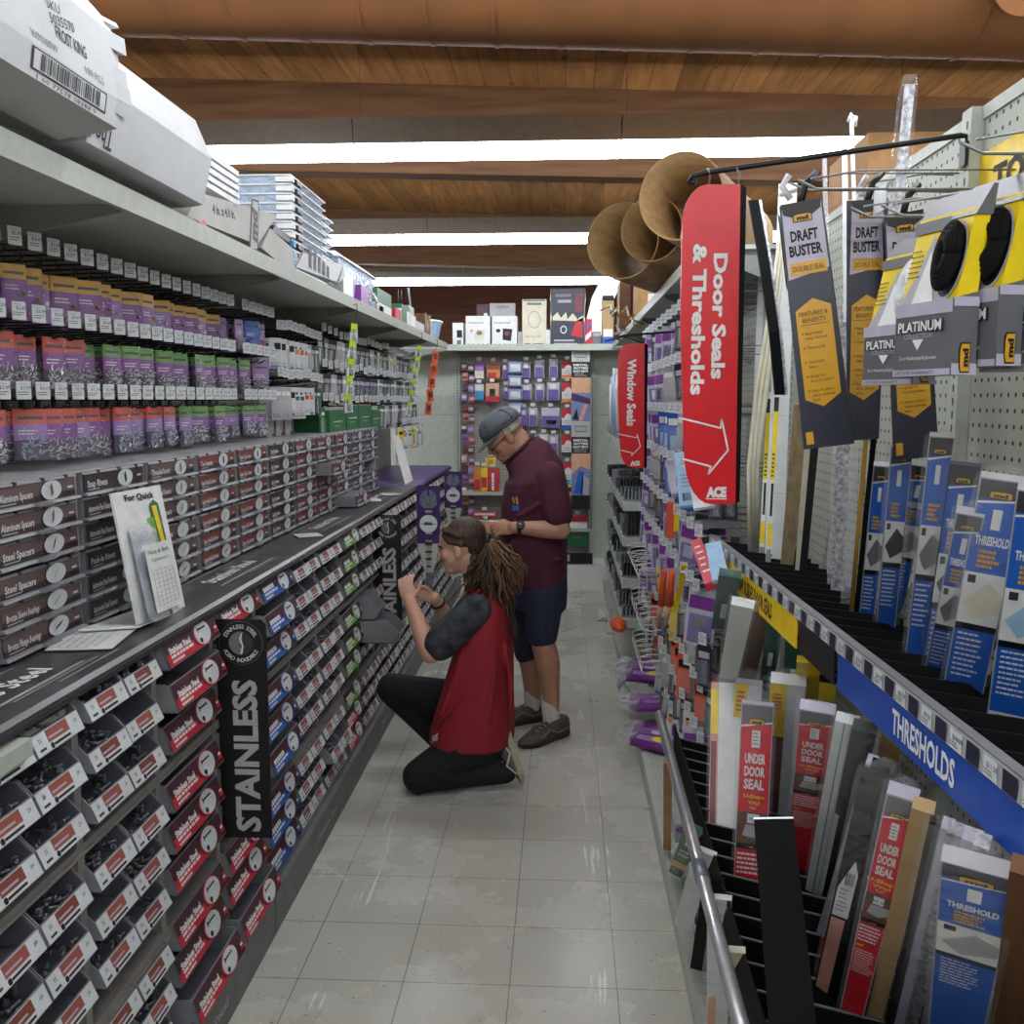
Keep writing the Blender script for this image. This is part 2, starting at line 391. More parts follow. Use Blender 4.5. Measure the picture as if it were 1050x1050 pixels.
# rows of strip lights
mat('fixture_beige', '#8f867c', .5)
LIGHT_Z = 2.78
def fixture_row(y, xs, what, group='strip lights in rows under the beams'):
    for i, (xa, yo) in enumerate(xs):
        t = thing('strip_light', what % ordn(i) if '%' in what else what, 'light', (xa, y + yo, LIGHT_Z), group=group)
        MB().prism([(0, -.05, .04), (0, .05, .04), (0, .075, .145), (0, -.075, .145)], (1.215, 0, 0), 'fixture_beige').build('housing', t)
        MB().box(.003, 1.212, -.042, .042, -.02, .04, 'tube_glow').build('lamp_lens', t)
        MB().tube([(.02, 0, .14), (.02, 0, ceil_z(xa) - LIGHT_Z)], .0013, 'wire_grey', 5).build('hanger', t)
ROWS = [(4.56, 'white strip light in the nearest lit row, %s from the left end'), (6.98, 'white strip light in the middle lit row, %s from the left end'), (9.42, 'white strip light in the farthest lit row, %s from the left end')]
for y, what in ROWS:
    fixture_row(y, [(-.965 + 1.22 * i, 0) for i in range(-3, 4)], what)
for y in (2.12, -.3, -2.7):
    fixture_row(y, [(-.965 + 1.22 * i, 0) for i in range(-3, 4)], 'white strip light in the rows hung above and behind the viewpoint', 'strip lights above the near end of the aisle')
# ------------------------------------------------------------------ left side: shelving run, counter, drawer cabinets, bins
RX = -.955; BAY = .3665; Y0 = 1.407 - BAY; NB = 20       # rack front plane and bays along the aisle
def yb(k): return 1.407 + BAY * k
Y_END = yb(18) + .02
ROWZ = [1.022, .918, .814, .670, .566, .462, .319, .223, .122]

# the gondola run itself
t = thing('shelving_run', 'long grey shelving run with a pale green top shelf behind the bins', 'shelf')
MB().box(-1.47, -1.45, .6, Y_END, .1, 2.36, 'pegboard_left').build('back_panel', t)
mb = MB()
mb.box(-1.45, -.985, .6, Y_END, 2.092, 2.104, 'gondola')
mb.prism([(-.985, .6, 2.075), (-.972, .6, 2.075), (-.966, .6, 2.122), (-.985, .6, 2.122)], (0, Y_END - .6, 0), 'gondola')
mb.build('top_shelf', t)
for i in range(7):
    y = .95 + i * 1.22
    MB().prism([(-1.45, y, 2.092), (-1.0, y, 2.092), (-1.0, y, 2.075), (-1.40, y, 1.99), (-1.45, y, 1.97)], (0, .012, 0), 'gondola_dark').build('shelf_bracket', t)
    MB().box(-1.452, -1.438, y - .012, y + .022, .1, 2.3, 'gondola_dark').build('slotted_upright', t)
MB().box(-1.45, -.93, .6, Y_END, .085, .105, 'deck_brown').build('base_deck', t)
mb = MB()
for k in range(8):
    ya = .6 + k * 1.09; ybb = min(ya + 1.086, Y_END)
    mb.prism([(-.935, ya, .118), (-.90, ya, .135), (-.885, ya, .125), (-.885, ya, 0), (-.897, ya, 0), (-.897, ya, .1)], (0, ybb - ya, 0), 'kick_grey')
mb.build('toe_kick', t)
fc_mb = MB()
for y in (2.2, 3.45, 4.7):
    f = Face(fc_mb, (-.8845, y, .065), (0, 1, 0), (0, 0, 1)); f.text('Stainless Steel', 0, 0, .026, 'light_grey', 1, w=.30, bold=.01)
fc_mb.build('kick_lettering', t)
mb = MB(); mb.box(-1.45, -.96, .6, yb(1) - .02, 1.052, 1.064, 'gondola'); mb.prism([(-.96, .6, 1.03), (-.915, .6, 1.045), (-.915, .6, 1.075), (-.96, .6, 1.075)], (0, .96, 0), 'gondola')
mb.build('price_channel', t)

# bin rack: uprights every bay, two cross rails
t = thing('bin_rack', 'grey steel cubby rack that holds the small parts bins', 'rack')
mb = MB()
for k in range(-1, 19):
    MB().box(-1.25, RX, yb(k) - .013, yb(k) + .013, .105, 1.075, 'rack_grey').build('upright', t)
for za, zb in ((.752, .776), (.350, .384), (.105, .112)):
    MB().box(-1.2, RX + .003, yb(-1), yb(18), za, zb, 'rack_grey').box(RX - .004, RX + .008, yb(-1), yb(18), za + .004, za + .01, 'rack_grey').build('cross_rail', t)
MB().box(-1.27, -1.25, yb(-1), yb(18), .105, 1.075, 'dark_grey').build('rear_panel', t)

# the counter in three runs
def counter(ya, yz, m, label, edge):
    t = thing('counter_top', label, 'counter', (0, 0, 0))
    MB().prism([(-1.45, ya, 1.078), (-.945, ya, 1.078), (-.937, ya, 1.085), (-.937, ya, 1.102), (-.947, ya, 1.110), (-1.45, ya, 1.110)], (0, yz - ya, 0), m).build('top', t)
    MB().box(-.9365, -.932, ya, yz, 1.086, 1.096, edge).build('edge_trim', t)
    return t
c1 = counter(.9, yb(5.2), 'counter_black', 'near stretch of black counter lettered in white, below the drawers', 'dark_grey')
c2 = counter(yb(5.2) + .004, yb(12.6), 'counter_black', 'far stretch of black counter with a brassy worn edge', 'deck_brown')
c3 = counter(yb(12.6) + .004, yb(18), 'counter_purple', 'purple counter stretch at the far end of the bins', 'deep_purple')
def counter_print(par, ys):
    for y in ys:
        f = Face(mb := MB(), (-1.06, y, 1.1105), (0, 1, 0), (-1, 0, 0))
        f.text('Stainless Steel', 0, 0.005, .05, 'white', 1, w=.40, bold=.015)
        f.rect(-.24, .26, -.058, -.050, 'light_grey', 1).rect(-.02, .3, -.068, -.065, 'light_grey', 1).rect(-.3, .2, .060, .064, 'light_grey', 1)
        mb.build('printed_lettering', par)
counter_print(c1, (1.66, 2.98)); counter_print(c2, (4.2, 5.4))
f = Face(mb := MB(), (-1.0, 1.9, 1.1105), (0, 1, 0), (-1, 0, 0)); f.rect(-.13, .12, -.025, -.021, 'light_grey', 1); mb.build('pale_line', c1)
f = Face(mb := MB(), (-1.08, yb(15), 1.1105), (0, 1, 0), (-1, 0, 0))
for x in (-.6, 0, .6): f.lines(x - .15, x + .15, 0, 1, .05, .03, 'lilac', 1)
mb.build('printed_lettering', c3)

# drawer cabinets on the counter
CX = -1.156; CB, CT = 1.112, 1.49; CP = .3655
def cab_y(k): return 2.214 + CP * k      # right-hand upright of cabinet k
KINDS = ['drawer_brown', 'drawer_dark', 'drawer_brown', 'drawer_rust', 'drawer_rust', 'drawer_dark', 'drawer_wine', 'drawer_wine', 'drawer_wine', 'drawer_slate', 'drawer_slate']
NAMES = [['Aluminum Spacers', 'Aluminum Spacers', 'Steel Spacers', 'Steel Spacers', 'Bronze Sleeve Bearings', 'Bronze Flange Bearings'], ['Snap Rivets', 'Automotive Panel Fasteners', 'Automotive Panel Fasteners', 'Push-In Rivets', 'Automotive Panel Fasteners', 'Automotive Panel Fasteners'],
         ['Threaded Inserts'] * 6, ['Tee Inserts'] + ['Square Head Set Screws'] * 5, ['Square Cap Screws'] * 6, ['Set Screws'] * 6]
_draw = {}
def drawer_label(col, row, name, pull):
    """One printed drawer front with its icon."""
    mb = MB(); W = CP - .034; H = .043
    f = Face(mb, (CX + .009, 0, 0), (0, 1, 0), (0, 0, 1), .0005)
    f.rect(-W / 2 + .004, W / 2 - .004, -H / 2, H / 2, col, 1)
    f.rect(-W / 2 + .004, W / 2 - .004, -H / 2, -H / 2 + .014, 'drawer_dark', 2)
    f.text(name, -W / 2 + .02, -.002, .016, 'white', 3, align='l', bold=.012, maxw=.125)
    f.rect(-W / 2 + .022, -W / 2 + .08, -H / 2 + .004, -H / 2 + .007, 'light_grey', 3)
    f.oval(.052, .0, .045, .0235, 'drawer_dark', 2); f.oval(.056, .0, .043, .022, 'tag_white', 3)
    icon = 'drawer_brown' if col == 'drawer_brown' and row > 3 else 'ink'
    a = .5 + .25 * row
    f.poly([(.056 + .017 * math.cos(a) - .005, .012 * math.sin(a) - .004), (.056 + .017 * math.cos(a) + .005, .012 * math.sin(a) + .005), (.056 - .017 * math.cos(a) + .005, -.012 * math.sin(a) + .005), (.056 - .017 * math.cos(a) - .005, -.012 * math.sin(a) - .004)], icon, 4)
    f.rect(.118, .15, -.016, -.009, 'black', 4).rect(.125, .148, -.002, .003, 'tag_white', 4)
    return mb.mesh('drawer_label')
def drawer_body():
    mb = MB(); W = CP - .030; z0, z1 = -.029, .0285
    mb.box(CX - .25, CX + .006, -W / 2, W / 2, z0, z1 - .004, 'bin_grey')
    mb.prism([(CX + .006, -W / 2, z0), (CX + .022, -W / 2, z0 + .001), (CX + .018, -W / 2, z0 + .007), (CX + .006, -W / 2, z0 + .008)], (0, W, 0), 'bin_grey')
    mb.prism([(CX + .006, -.035, z0 + .002), (CX + .03, -.03, z0), (CX + .03, .03, z0), (CX + .006, .035, z0 + .002)], (0, 0, .006), 'bin_grey')
    mb.prism([(CX + .006, -W / 2, z1 - .005), (CX + .012, -W / 2, z1 - .006), (CX + .010, -W / 2, z1 - .001), (CX + .006, -W / 2, z1)], (0, W, 0), 'bin_grey')
    for y in (-.09, .02, .12): mb.box(CX + .006, CX + .0125, y - .006, y + .006, z1 - .006, z1 + .001, 'dark_grey')
    return mb.mesh('drawer')
DRAWER = drawer_body()
def cab_body():
    mb = MB()
    mb.box(CX - .29, CX - .26, -CP / 2, CP / 2, CB, CT, 'bin_grey').box(CX - .28, CX, CP / 2 - .024, CP / 2, CB, CT, 'light_grey').box(CX - .28, CX, -CP / 2, -CP / 2 + .004, CB, CT, 'bin_grey')
    mb.box(CX - .29, CX + .004, -CP / 2, CP / 2, CT - .007, CT, 'light_grey').box(CX - .28, CX + .002, -CP / 2, CP / 2, CB + .186, CB + .193, 'light_grey').box(CX - .28, CX + .002, -CP / 2, CP / 2, CB, CB + .004, 'bin_grey')
    return mb.mesh('cabinet_body')
CABB = cab_body()
LOOK = {0: 'aluminum and steel spacer drawers', 1: 'dark panel fastener drawers', 2: 'threaded insert drawers', 3: 'rust-brown set screw drawers', 4: 'rust-brown cap screw drawers'}
for k in range(-1, 11):
    yc = cab_y(k) - CP / 2; kind = KINDS[max(k, 0)] if k < 11 else KINDS[-1]
    t = thing('drawer_cabinet', ('grey six-drawer cabinet with ' + LOOK[k] + ', on the black counter') if k in LOOK else 'grey six-drawer cabinet on the counter, %s from the near end' % ordn(k + 1), 'drawer cabinet', (0, yc, 0), group='small drawer cabinets along the counter')
    put('cabinet_body', CABB, t)
    for r in range(6):
        zc = CB + .034 + r * .0605 + (.007 if r > 2 else 0)
        pull = {(7, 3): .07, (8, 0): .10, (10, 2): None}.get((k, r), 0)
        if pull is None: continue
        d = put('drawer', DRAWER, t, (pull, 0, zc))
        nm = (NAMES[max(k, 0)] if k < 6 else ['Cap Screws'] * 6)[5 - r]
        key = (kind, r, nm)
        if key not in _draw: _draw[key] = drawer_label(kind, r, nm, 0)
        put('drawer_label', _draw[key], d)

# ------------------------------------------------------------------ bins in the rack
def hopper(w):
    """Hopper-front plastic bin, floor at z=0, rack front at x=0, opening towards +x."""
    mb = MB(); T = .003; h = w / 2; D = -.15
    for s in (-1, 1):
        y = s * h - (T if s > 0 else 0)
        mb.prism([(D, y, 0), (.028, y, 0), (.012, y, .038), (-.014, y, .066), (D, y, .070)], (0, T, 0), 'bin_grey')
    mb.prism([(D, -h, 0), (.028, -h, 0), (.028, -h, T), (D, -h, T)], (0, w, 0), 'bin_grey')
    mb.prism([(.025, -h, 0), (.028, -h, 0), (.012, -h, .038), (.009, -h, .038)], (0, w, 0), 'bin_grey')
    mb.box(D, D + .003, -h, h, 0, .070, 'bin_grey')
    i = h - T - .0006                                   # inside faces of the moulding, shade put in as a darker colour
    mb.box(D + .004, .022, -i, i, T, T + .0006, 'bin_inside_shade').box(D + .003, D + .0036, -i, i, T, .068, 'bin_inside_shade')
    for s in (-1, 1): mb.prism([(D + .004, s * i, T), (.023, s * i, T), (.009, s * i, .036), (-.016, s * i, .063), (D + .004, s * i, .067)], (0, .0005 * s, 0), 'bin_inside_shade')
    return mb.mesh('storage_bin')
def bin_label(w, v):
    mb = MB(); u = V((-.016, 0, .038)).normalized(); n = V((.038, 0, .016)).normalized()
    f = Face(mb, V((.020, 0, .019)) + n * .0006, (0, 1, 0), u, .0005)
    f.rect(-w / 2 + .003, w / 2 - .003, -.0195, .0195, 'tag_white', 1)
    f.text('35', -w * .36, .006, .009, 'dark_grey', 2); f.rect(-w * .42, -w * .3, -.013, -.008, 'dark_grey', 2)
    c = ['label_brown', 'label_brown', 'drawer_rust'][v % 3]
    f.rect(-w * .22, w * .22, -.005, .0180, c, 2); f.rect(-w * .2, w * .1, .001, .005, 'pack_lilac', 3)
    f.rect(-w * .14, w * .2, -.015, -.010, 'ink', 2); f.oval(-w * .18, -.0125, .006, .006, 'ink', 2, 10)
    f.text('.%d9' % (2 + v), w * .36, .004, .008, 'ink', 2)
    return mb.mesh('label_strip')
BINW = (BAY - .030) / 2
HOP = hopper(BINW); LAB = [bin_label(BINW, v) for v in range(4)]
def bolt_heap(seed, n=16):
    rnd = random.Random(seed); mb = MB(); w = BINW / 2 - .015
    for i in range(n):
        p = V((rnd.uniform(-.07, .004), rnd.uniform(-w, w), rnd.uniform(.008, .046))); a = rnd.uniform(0, 6.28); e = rnd.uniform(-.3, .3); L = rnd.uniform(.014, .026)
        d = V((math.cos(a) * math.cos(e), math.sin(a) * math.cos(e), math.sin(e))) * L; c = p; q = p + d
        for pt in (c, q):
            pt.y = max(-w, min(w, pt.y)); pt.x = min(pt.x, .006)
        mb.tube([c, q], .0035, 'bolt', 5); mb.tube([c, c + (c - q).normalized() * .005], .0065, 'bolt', 6)
    return mb.mesh('loose_bolts')
HEAPS = [bolt_heap(i) for i in range(6)]

CARD_W = BAY - .034
def carton_bin(col, dark, word):
    """Wide bin with a sloping printed front card."""
    mb = MB(); h = CARD_W / 2
    mb.prism([(-.2, -h, 0), (.022, -h, .0), (.030, -h, .004), (.006, -h, .066), (-.004, -h, .070), (-.2, -h, .070)], (0, .003, 0), 'bin_grey')
    mb.prism([(-.2, h - .003, 0), (.022, h - .003, .0), (.030, h - .003, .004), (.006, h - .003, .066), (-.004, h - .003, .070), (-.2, h - .003, .070)], (0, .003, 0), 'bin_grey')
    mb.prism([(-.2, -h, 0), (.026, -h, 0), (.030, -h, .004), (-.2, -h, .004)], (0, 2 * h, 0), 'bin_grey')
    mb.prism([(.027, -h, .002), (.030, -h, .004), (.006, -h, .066), (.003, -h, .066)], (0, 2 * h, 0), 'bin_grey')
    mb.box(-.2, -.196, -h, h, 0, .07, 'bin_grey').box(-.195, .02, -h + .0035, h - .0035, .0042, .006, 'bin_inside_shade')  # bin floor coloured darker to carry the shade inside
    return mb.mesh('card_front_bin')
CBIN = carton_bin('', '', '')
def front_card(col, dark, word):
    mb = MB(); u = V((-.024, 0, .062)).normalized(); n = V((.062, 0, .024)).normalized()
    f = Face(mb, V((.018, 0, .035)) + n * .0008, (0, 1, 0), u, .0006); W = CARD_W - .008; H = .062
    x = lambda a: -W / 2 + a * W
    y = lambda b: -H / 2 + b * H
    f.rect(x(0), x(1), y(0), y(1), dark, 1)
    f.poly([(x(.0), y(0)), (x(.62), y(0)), (x(.53), y(.2)), (x(.50), y(.44)), (x(0), y(.44))], col, 2)
    f.text(word, x(.055), y(.56), .0155, 'white', 3, align='l', w=W * .40, bold=.03) if word else f.lines(x(.055), x(.40), y(.56), 1, .01, .014, 'white', 3, rag=.1)
    f.lines(x(.06), x(.48), y(.31), 1, .01, .007, 'white', 3, rag=.1); f.lines(x(.06), x(.28), y(.12), 1, .01, .006, 'white', 3, rag=.1)
    f.poly([(x(.48 + .19), y(1)), (x(1), y(1)), (x(1), y(.02)), (x(.80), y(.02)), (x(.9), y(.5))], dark, 2)
    f.oval(x(.695), y(.5), W * .165, H * .54, col, 3); f.oval(x(.700), y(.5), W * .150, H * .49, 'tag_white', 4)
    f.rect(x(.62), x(.78), y(.66), y(.74), 'ink', 5); f.rect(x(.615), x(.63), y(.58), y(.82), 'ink', 5)
    f.oval(x(.63), y(.25), .009, .007, 'ink', 5, 10); f.rect(x(.626), x(.634), y(.05), y(.2), 'ink', 5)
    f.poly([(x(.9), y(.02)), (x(1), y(.02)), (x(1), y(.62)), (x(.95), y(.5))], col, 3); f.rect(x(.90), x(.985), y(.06), y(.2), 'black', 5); f.rect(x(.93), x(.98), y(.36), y(.46), 'white', 5)
    return mb.mesh('front_card')
CARDS = {'red': front_card('label_red', 'maroon', 'Stainless Steel'), 'blue': front_card('label_blue', 'maroon', ''), 'green': front_card('label_green', 'drawer_dark', '')}
TYPE = {2: 'red', 3: 'red', 4: 'blue', 7: 'green'}
WORD = {'red': 'red stainless card', 'blue': 'blue card', 'green': 'green card'}
PULL = {(2, 1): .022, (2, 8): .045, (3, 8): .04, (4, 1): .02, (4, 5): .02, (6, 7): .03, (2, 0): .004}
rnd = random.Random(3)
for k in range(-1, 18):
    yc = yb(k) + BAY / 2
    for r, z in enumerate(ROWZ):
        if k < 0 and r > 0 and False: continue
        tier = ordn(r) + ' row down'
        if k in TYPE:
            ty = TYPE[k] if not (k == 7 and r > 6) else 'red'
            o = put('card_front_bin', CBIN, None, (RX + PULL.get((k, r), rnd.uniform(0, .006)), yc, z))
            tag(o, 'wide bin, %s, %s, %s' % (WORD[ty], tier, {2: 'left of tall sign', 3: 'behind tall sign', 4: 'right of tall sign', 7: 'green bay'}[k]), 'bin', 'card-front bins in the rack')
            put('front_card', CARDS[ty], o)
            continue
        for s, side in ((-1, 'near'), (1, 'far')):
            if (k, r, s) in ((8, 3, -1), (8, 4, -1)): pass
            o = put('storage_bin', HOP, None, (RX + PULL.get((k, r), rnd.uniform(0, .004)), yc + s * (BINW / 2 + .0015), z))
            tag(o, 'small grey hopper bin, %s, %s half of %s bay from front' % (tier, side, ordn(k + 1)), 'bin', 'grey hopper bins in the rack')
            put('label_strip', LAB[rnd.randrange(4)], o)
            if k < 7 and rnd.random() < .8:
                h = put('loose_bolts', HEAPS[rnd.randrange(6)], None, (o.location.x, o.location.y, z))
                tag(h, 'loose steel bolts in the %s-half bin, %s, %s bay' % (side, tier, ordn(k + 1)), 'bolts', 'loose bolts in the bins', 'stuff')
# two bins pulled far out over the aisle
for (z, dx, lab, L) in ((.635, .105, 'grey bin pulled halfway out below the far black sign', .3), (.527, .20, 'grey bin pulled farthest out, under another pulled bin', .3)):
    mb = MB()
    h = BINW / 2
    for s in (-1, 1):
        y = s * h - (.004 if s > 0 else 0)
        mb.prism([(-.2, y, .0), (-.02, y, 0), (.0, y, .05), (-.06, y, .115), (-.2, y, .115)], (0, .004, 0), 'bin_grey')
    mb.box(-.2, -.02, -h, h, 0, .004, 'bin_grey').prism([(-.022, -h, 0), (-.018, -h, 0), (.002, -h, .05), (-.002, -h, .05)], (0, 2 * h, 0), 'bin_grey').box(-.196, -.03, -h + .005, h - .005, .004, .005, 'bin_inside_shade')
    o = mb.build('storage_bin', None, (RX + dx, 4.42, z)); tag(o, lab, 'bin', 'grey hopper bins in the rack')
    f = Face(mb := MB(), (-.0075, 0, .026), (0, 1, 0), V((.02, 0, .05)), .0008); f.rect(-h + .01, h - .01, -.018, .018, 'tag_white', 2); f.rect(-.03, .03, -.01, .012, 'label_brown', 3); mb.build('label_strip', o)

# tall black STAINLESS flag signs
def flag_sign(yc, xa, xb, z0, z1, label):
    t = thing('aisle_sign', label, 'sign', ((xa + xb) / 2, yc, 0)); w = (xb - xa) / 2
    MB().prism([(-w, 0, z0), (w, 0, z0), (w, 0, z1 - .012), (w - .012, 0, z1), (-w, 0, z1)], (0, .006, 0), 'black').build('sign_panel', t)
    mb = MB(); f = Face(mb, (0, -.0005, (z0 + z1) / 2), (1, 0, 0), (0, 0, 1), .0006); H = z1 - z0
    f.text('STAINLESS', .004, -H * .5 + H * .38, .066, 'light_grey', 2, w=H * .70, rot=PI / 2, bold=.02)
    cy = H / 2 - .105 * H / .62 * .62; R = .061
    f.oval(0, cy, R, R, 'mid_grey', 1, 36); f.oval(0, cy, R - .0012, R - .0012, 'black', 2, 36)
    f.oval(0, cy, R * .54, R * .54, 'mid_grey', 3, 28); f.poly([(R * .54 * math.sin(a) , cy + R * .54 * math.cos(a)) for a in [PI * i / 14 for i in range(15)]] + [(.008, cy - .02), (-.004, cy - .008), (.006, cy + .012), (-.002, cy + .025)], 'dark_grey', 4)
    f.poly([(.002, cy + .030), (.006, cy + .030), (.002, cy + .012), (.008, cy - .008), (.004, cy - .030), (-.002, cy - .030), (.003, cy - .008), (-.004, cy + .012)], 'tag_white', 5)
    for word, a0, a1, flip in (('STAINLESS STEEL', 2.75, .40, 1), ('ACERO INOXIDABLE', 3.55, 5.88, -1)):
        n = len(word)
        for i, ch in enumerate(word):
            if ch == ' ': continue
            a = a0 + (a1 - a0) * (i + .5) / n; rr = R * .77
            f.text(ch, rr * math.cos(a), cy + rr * math.sin(a), .0115, 'tag_white', 5, rot=a - PI / 2 if flip > 0 else a + PI / 2, bold=.008)
    mb.build('sign_print', t)
    MB().tube([(-w - .015, .004, z1 - .08), (w + .002, .004, z1 - .08)], .0025, 'wire_black', 6).build('mounting_rod', t)
flag_sign(2.52, -.945, -.806, .440, 1.062, 'tall black STAINLESS sign nearest the front, by the red cards')
flag_sign(4.86, -.968, -.832, .44, 1.068, 'second black STAINLESS sign, beside the pulled-out bins')

def screw_sign(yc, xa, xb, z0, z1, label):
    t = thing('aisle_sign', label, 'sign', ((xa + xb) / 2, yc, 0)); w = (xb - xa) / 2; H = z1 - z0
    MB().box(-w, w, 0, .006, z1 - H * .52, z1, 'deep_purple').prism([(-w * .95, 0, z1 - H * .52), (w * .95, 0, z1 - H * .52), (w * .4, 0, z1 - H * .78), (-w * .4, 0, z1 - H * .78)], (0, .006, 0), 'gondola').build('sign_panel', t)
    mb = MB(); f = Face(mb, (0, -.001, z1), (1, 0, 0), (0, 0, 1), .0008)
    f.poly([(w * .74 * math.copysign(abs(math.cos(a)) ** .8, math.cos(a)), -H * .15 + H * .115 * max(0, math.sin(a)) ** .8) for a in [PI * i / 20 for i in range(21)]] + [(-w * .72, -H * .17), (-w * .34, -H * .20), (w * .34, -H * .20), (w * .72, -H * .17)], 'steel_dark', 2)
    f.rect(-w * .09, w * .09, -H * .09, -H * .035, 'deep_purple', 3)
    for i in range(17):
        y = -H * (.22 + i * .033); ww = w * (.30 if i < 13 else .30 - .04 * (i - 12)); f.rect(-ww, ww, y - H * .02, y, 'silver' if i % 2 == 0 else 'dark_grey', 2)
    f.oval(0, -H * .34, w * .78, w * .78, 'tag_white', 4, 30); f.rect(-w * .66, w * .66, -H * .343, -H * .337, 'ink', 5).lines(-w * .35, w * .35, -H * .33, 2, .012, .008, 'ink', 6, rag=.1)
    mb.prism([(-w * .3, 0, z1 - H * .78), (w * .3, 0, z1 - H * .78), (w * .28, 0, z0), (-w * .28, 0, z0)], (0, .006, 0), 'steel_dark')
    mb.build('sign_print', t)
screw_sign(5.75, -.885, -.745, .46, 1.14, 'purple sign shaped as a big screw, above the kneeling person')
screw_sign(7.45, -.93, -.79, .55, 1.10, 'smaller purple screw sign, behind the nearer screw sign')

# stand on the counter with a pad of plastic bags
p = at(158, 640, Z=1.112)
t = thing('bag_stand', 'tilted white card stand holding clear bags and a green and yellow pen print', 'stand', (0, 0, 0))
a = at(114, 506, X=-1.075); b = at(164, 497, X=-1.075); c = at(142, 641, X=-1.0); d = at(190, 622, X=-1.0)
r = (d - c).normalized(); mb = MB()
nrm = (b - a).cross(c - a).normalized()
if nrm.x < 0: nrm = -nrm
mb.add([a, b, d, c] + [q - nrm * .006 for q in (a, b, d, c)], [(0, 1, 2, 3), (7, 6, 5, 4), (0, 4, 5, 1), (1, 5, 6, 2), (2, 6, 7, 3), (3, 7, 4, 0)], 'white'); mb.build('card_panel', t)
MB().prism([c + V((0, 0, -.002)), d + V((0, 0, -.002)), d + V((-.12, -.05, 0)), c + V((-.12, -.05, 0))], (0, 0, -.005), 'white').build('foot', t)
u = ((a + b) / 2 - (c + d) / 2).normalized(); r = ((b - a) + (d - c)).normalized(); cc = (a + b + c + d) / 4; W = (b - a).length; H = ((a + b) / 2 - (c + d) / 2).length
if r.cross(u).dot(nrm) < 0: r = -r
f = Face(mb := MB(), cc + nrm * .001, r, u, .0007)
f.text('For Quick', 0, H * .44, .016, 'ink', 2, w=W * .6, bold=.02)
f.poly([(W * .16, H * .36), (W * .26, H * .40), (W * .36, H * .36), (W * .40, -H * .36), (W * .34, -H * .40), (W * .24, -H * .2), (W * .14, -H * .05)], 'deep_green', 2)
f.poly([(W * .20, H * .35), (W * .30, H * .35), (W * .34, -H * .02), (W * .36, -H * .16), (W * .32, -H * .17), (W * .26, -H * .02)], 'pack_yellow', 3)
f.rect(W * .06, W * .2, H * .10, H * .26, 'label_green', 3).rect(W * .10, W * .24, -H * .08, H * .04, 'deep_green', 3); f.rect(W * .18, W * .3, -H * .32, -H * .16, 'tag_white', 4)
mb.build('printed_card', t)
mb = MB()
for i in range(5):
    o2 = cc + nrm * (.008 + i * .003) - r * (W * .14) - u * (H * (.12 + .012 * i)); x = W * .30; h2 = H * .34
    mb.add([o2 - r * x * .8 + u * h2, o2 + r * x * .6 + u * h2, o2 + r * x + nrm * .01 - u * h2, o2 - r * x + nrm * .012 - u * h2], [(0, 1, 2, 3)], 'bag_white' if i == 0 else 'film_soft')
f = Face(mb, cc + nrm * .036 - r * (W * .12) - u * (H * .12), r, u, .0008); f.rect(-W * .27, W * .27, -H * .33, H * .18, 'paper', 1)
f.text('Nuts & Bolt', 0, H * .12, .011, 'deep_green', 2, w=W * .42); f.text('Containers', 0, H * .06, .009, 'deep_green', 2, w=W * .36)
for i in range(9): f.rect(-W * .2, W * .22, -H * (.02 + i * .033), -H * (.0185 + i * .033), 'dark_grey', 2)
for i in range(6): f.rect(-W * .2 + i * W * .084, -W * .195 + i * W * .084, -H * .29, -H * .02, 'dark_grey', 2)
f.oval(0, -H * .36, .008, .008, 'deep_green', 2, 12)
mb.build('bag_pad', t)
# loose papers on the counter
for i, (px, py, w, h, rz, lab) in enumerate(((96, 655, .2, .07, .15, 'clear-sleeved paper lying on the counter left of the bag stand'), (316, 549, .10, .05, .5, 'small white slip lying on the counter before the third green cabinet'), (379, 513, .14, .06, .3, 'white slip of paper lying on the counter near its far end'), (399, 507, .10, .06, 1.0, 'second white slip on the far counter, overlapping others'))):
    q = at(px, py, Z=1.114)
    o = MB().box(-h, h, -w / 2, w / 2, 0, .002, 'paper').build('paper_sheet', None, q, rz); tag(o, lab, 'paper')
    f = Face(mb := MB(), (0, 0, .002), (0, 1, 0), (-1, 0, 0)); f.lines(-w * .42, w * .42, h * .7, 5, h * .28, .004, 'light_grey', 1); mb.build('print', o)
# far leaning card stand and packs beside the last cabinet
q = at(415, 490, X=-1.12)
t = thing('bag_stand', 'pale tilted card stand at the far end of the counter by the drawers', 'stand')
MB().prism([at(403, 447, X=-1.2), at(410, 446, X=-1.2), at(424, 494, X=-1.02), at(416, 497, X=-1.02)], (-.006, 0, 0), 'white').build('card_panel', t)
MB().prism([at(416, 497, X=-1.02), at(424, 494, X=-1.02), at(424, 494, X=-1.02) + V((-.1, 0, 0)), at(416, 497, X=-1.02) + V((-.1, 0, 0))], (0, 0, -.005), 'white').build('foot', t)
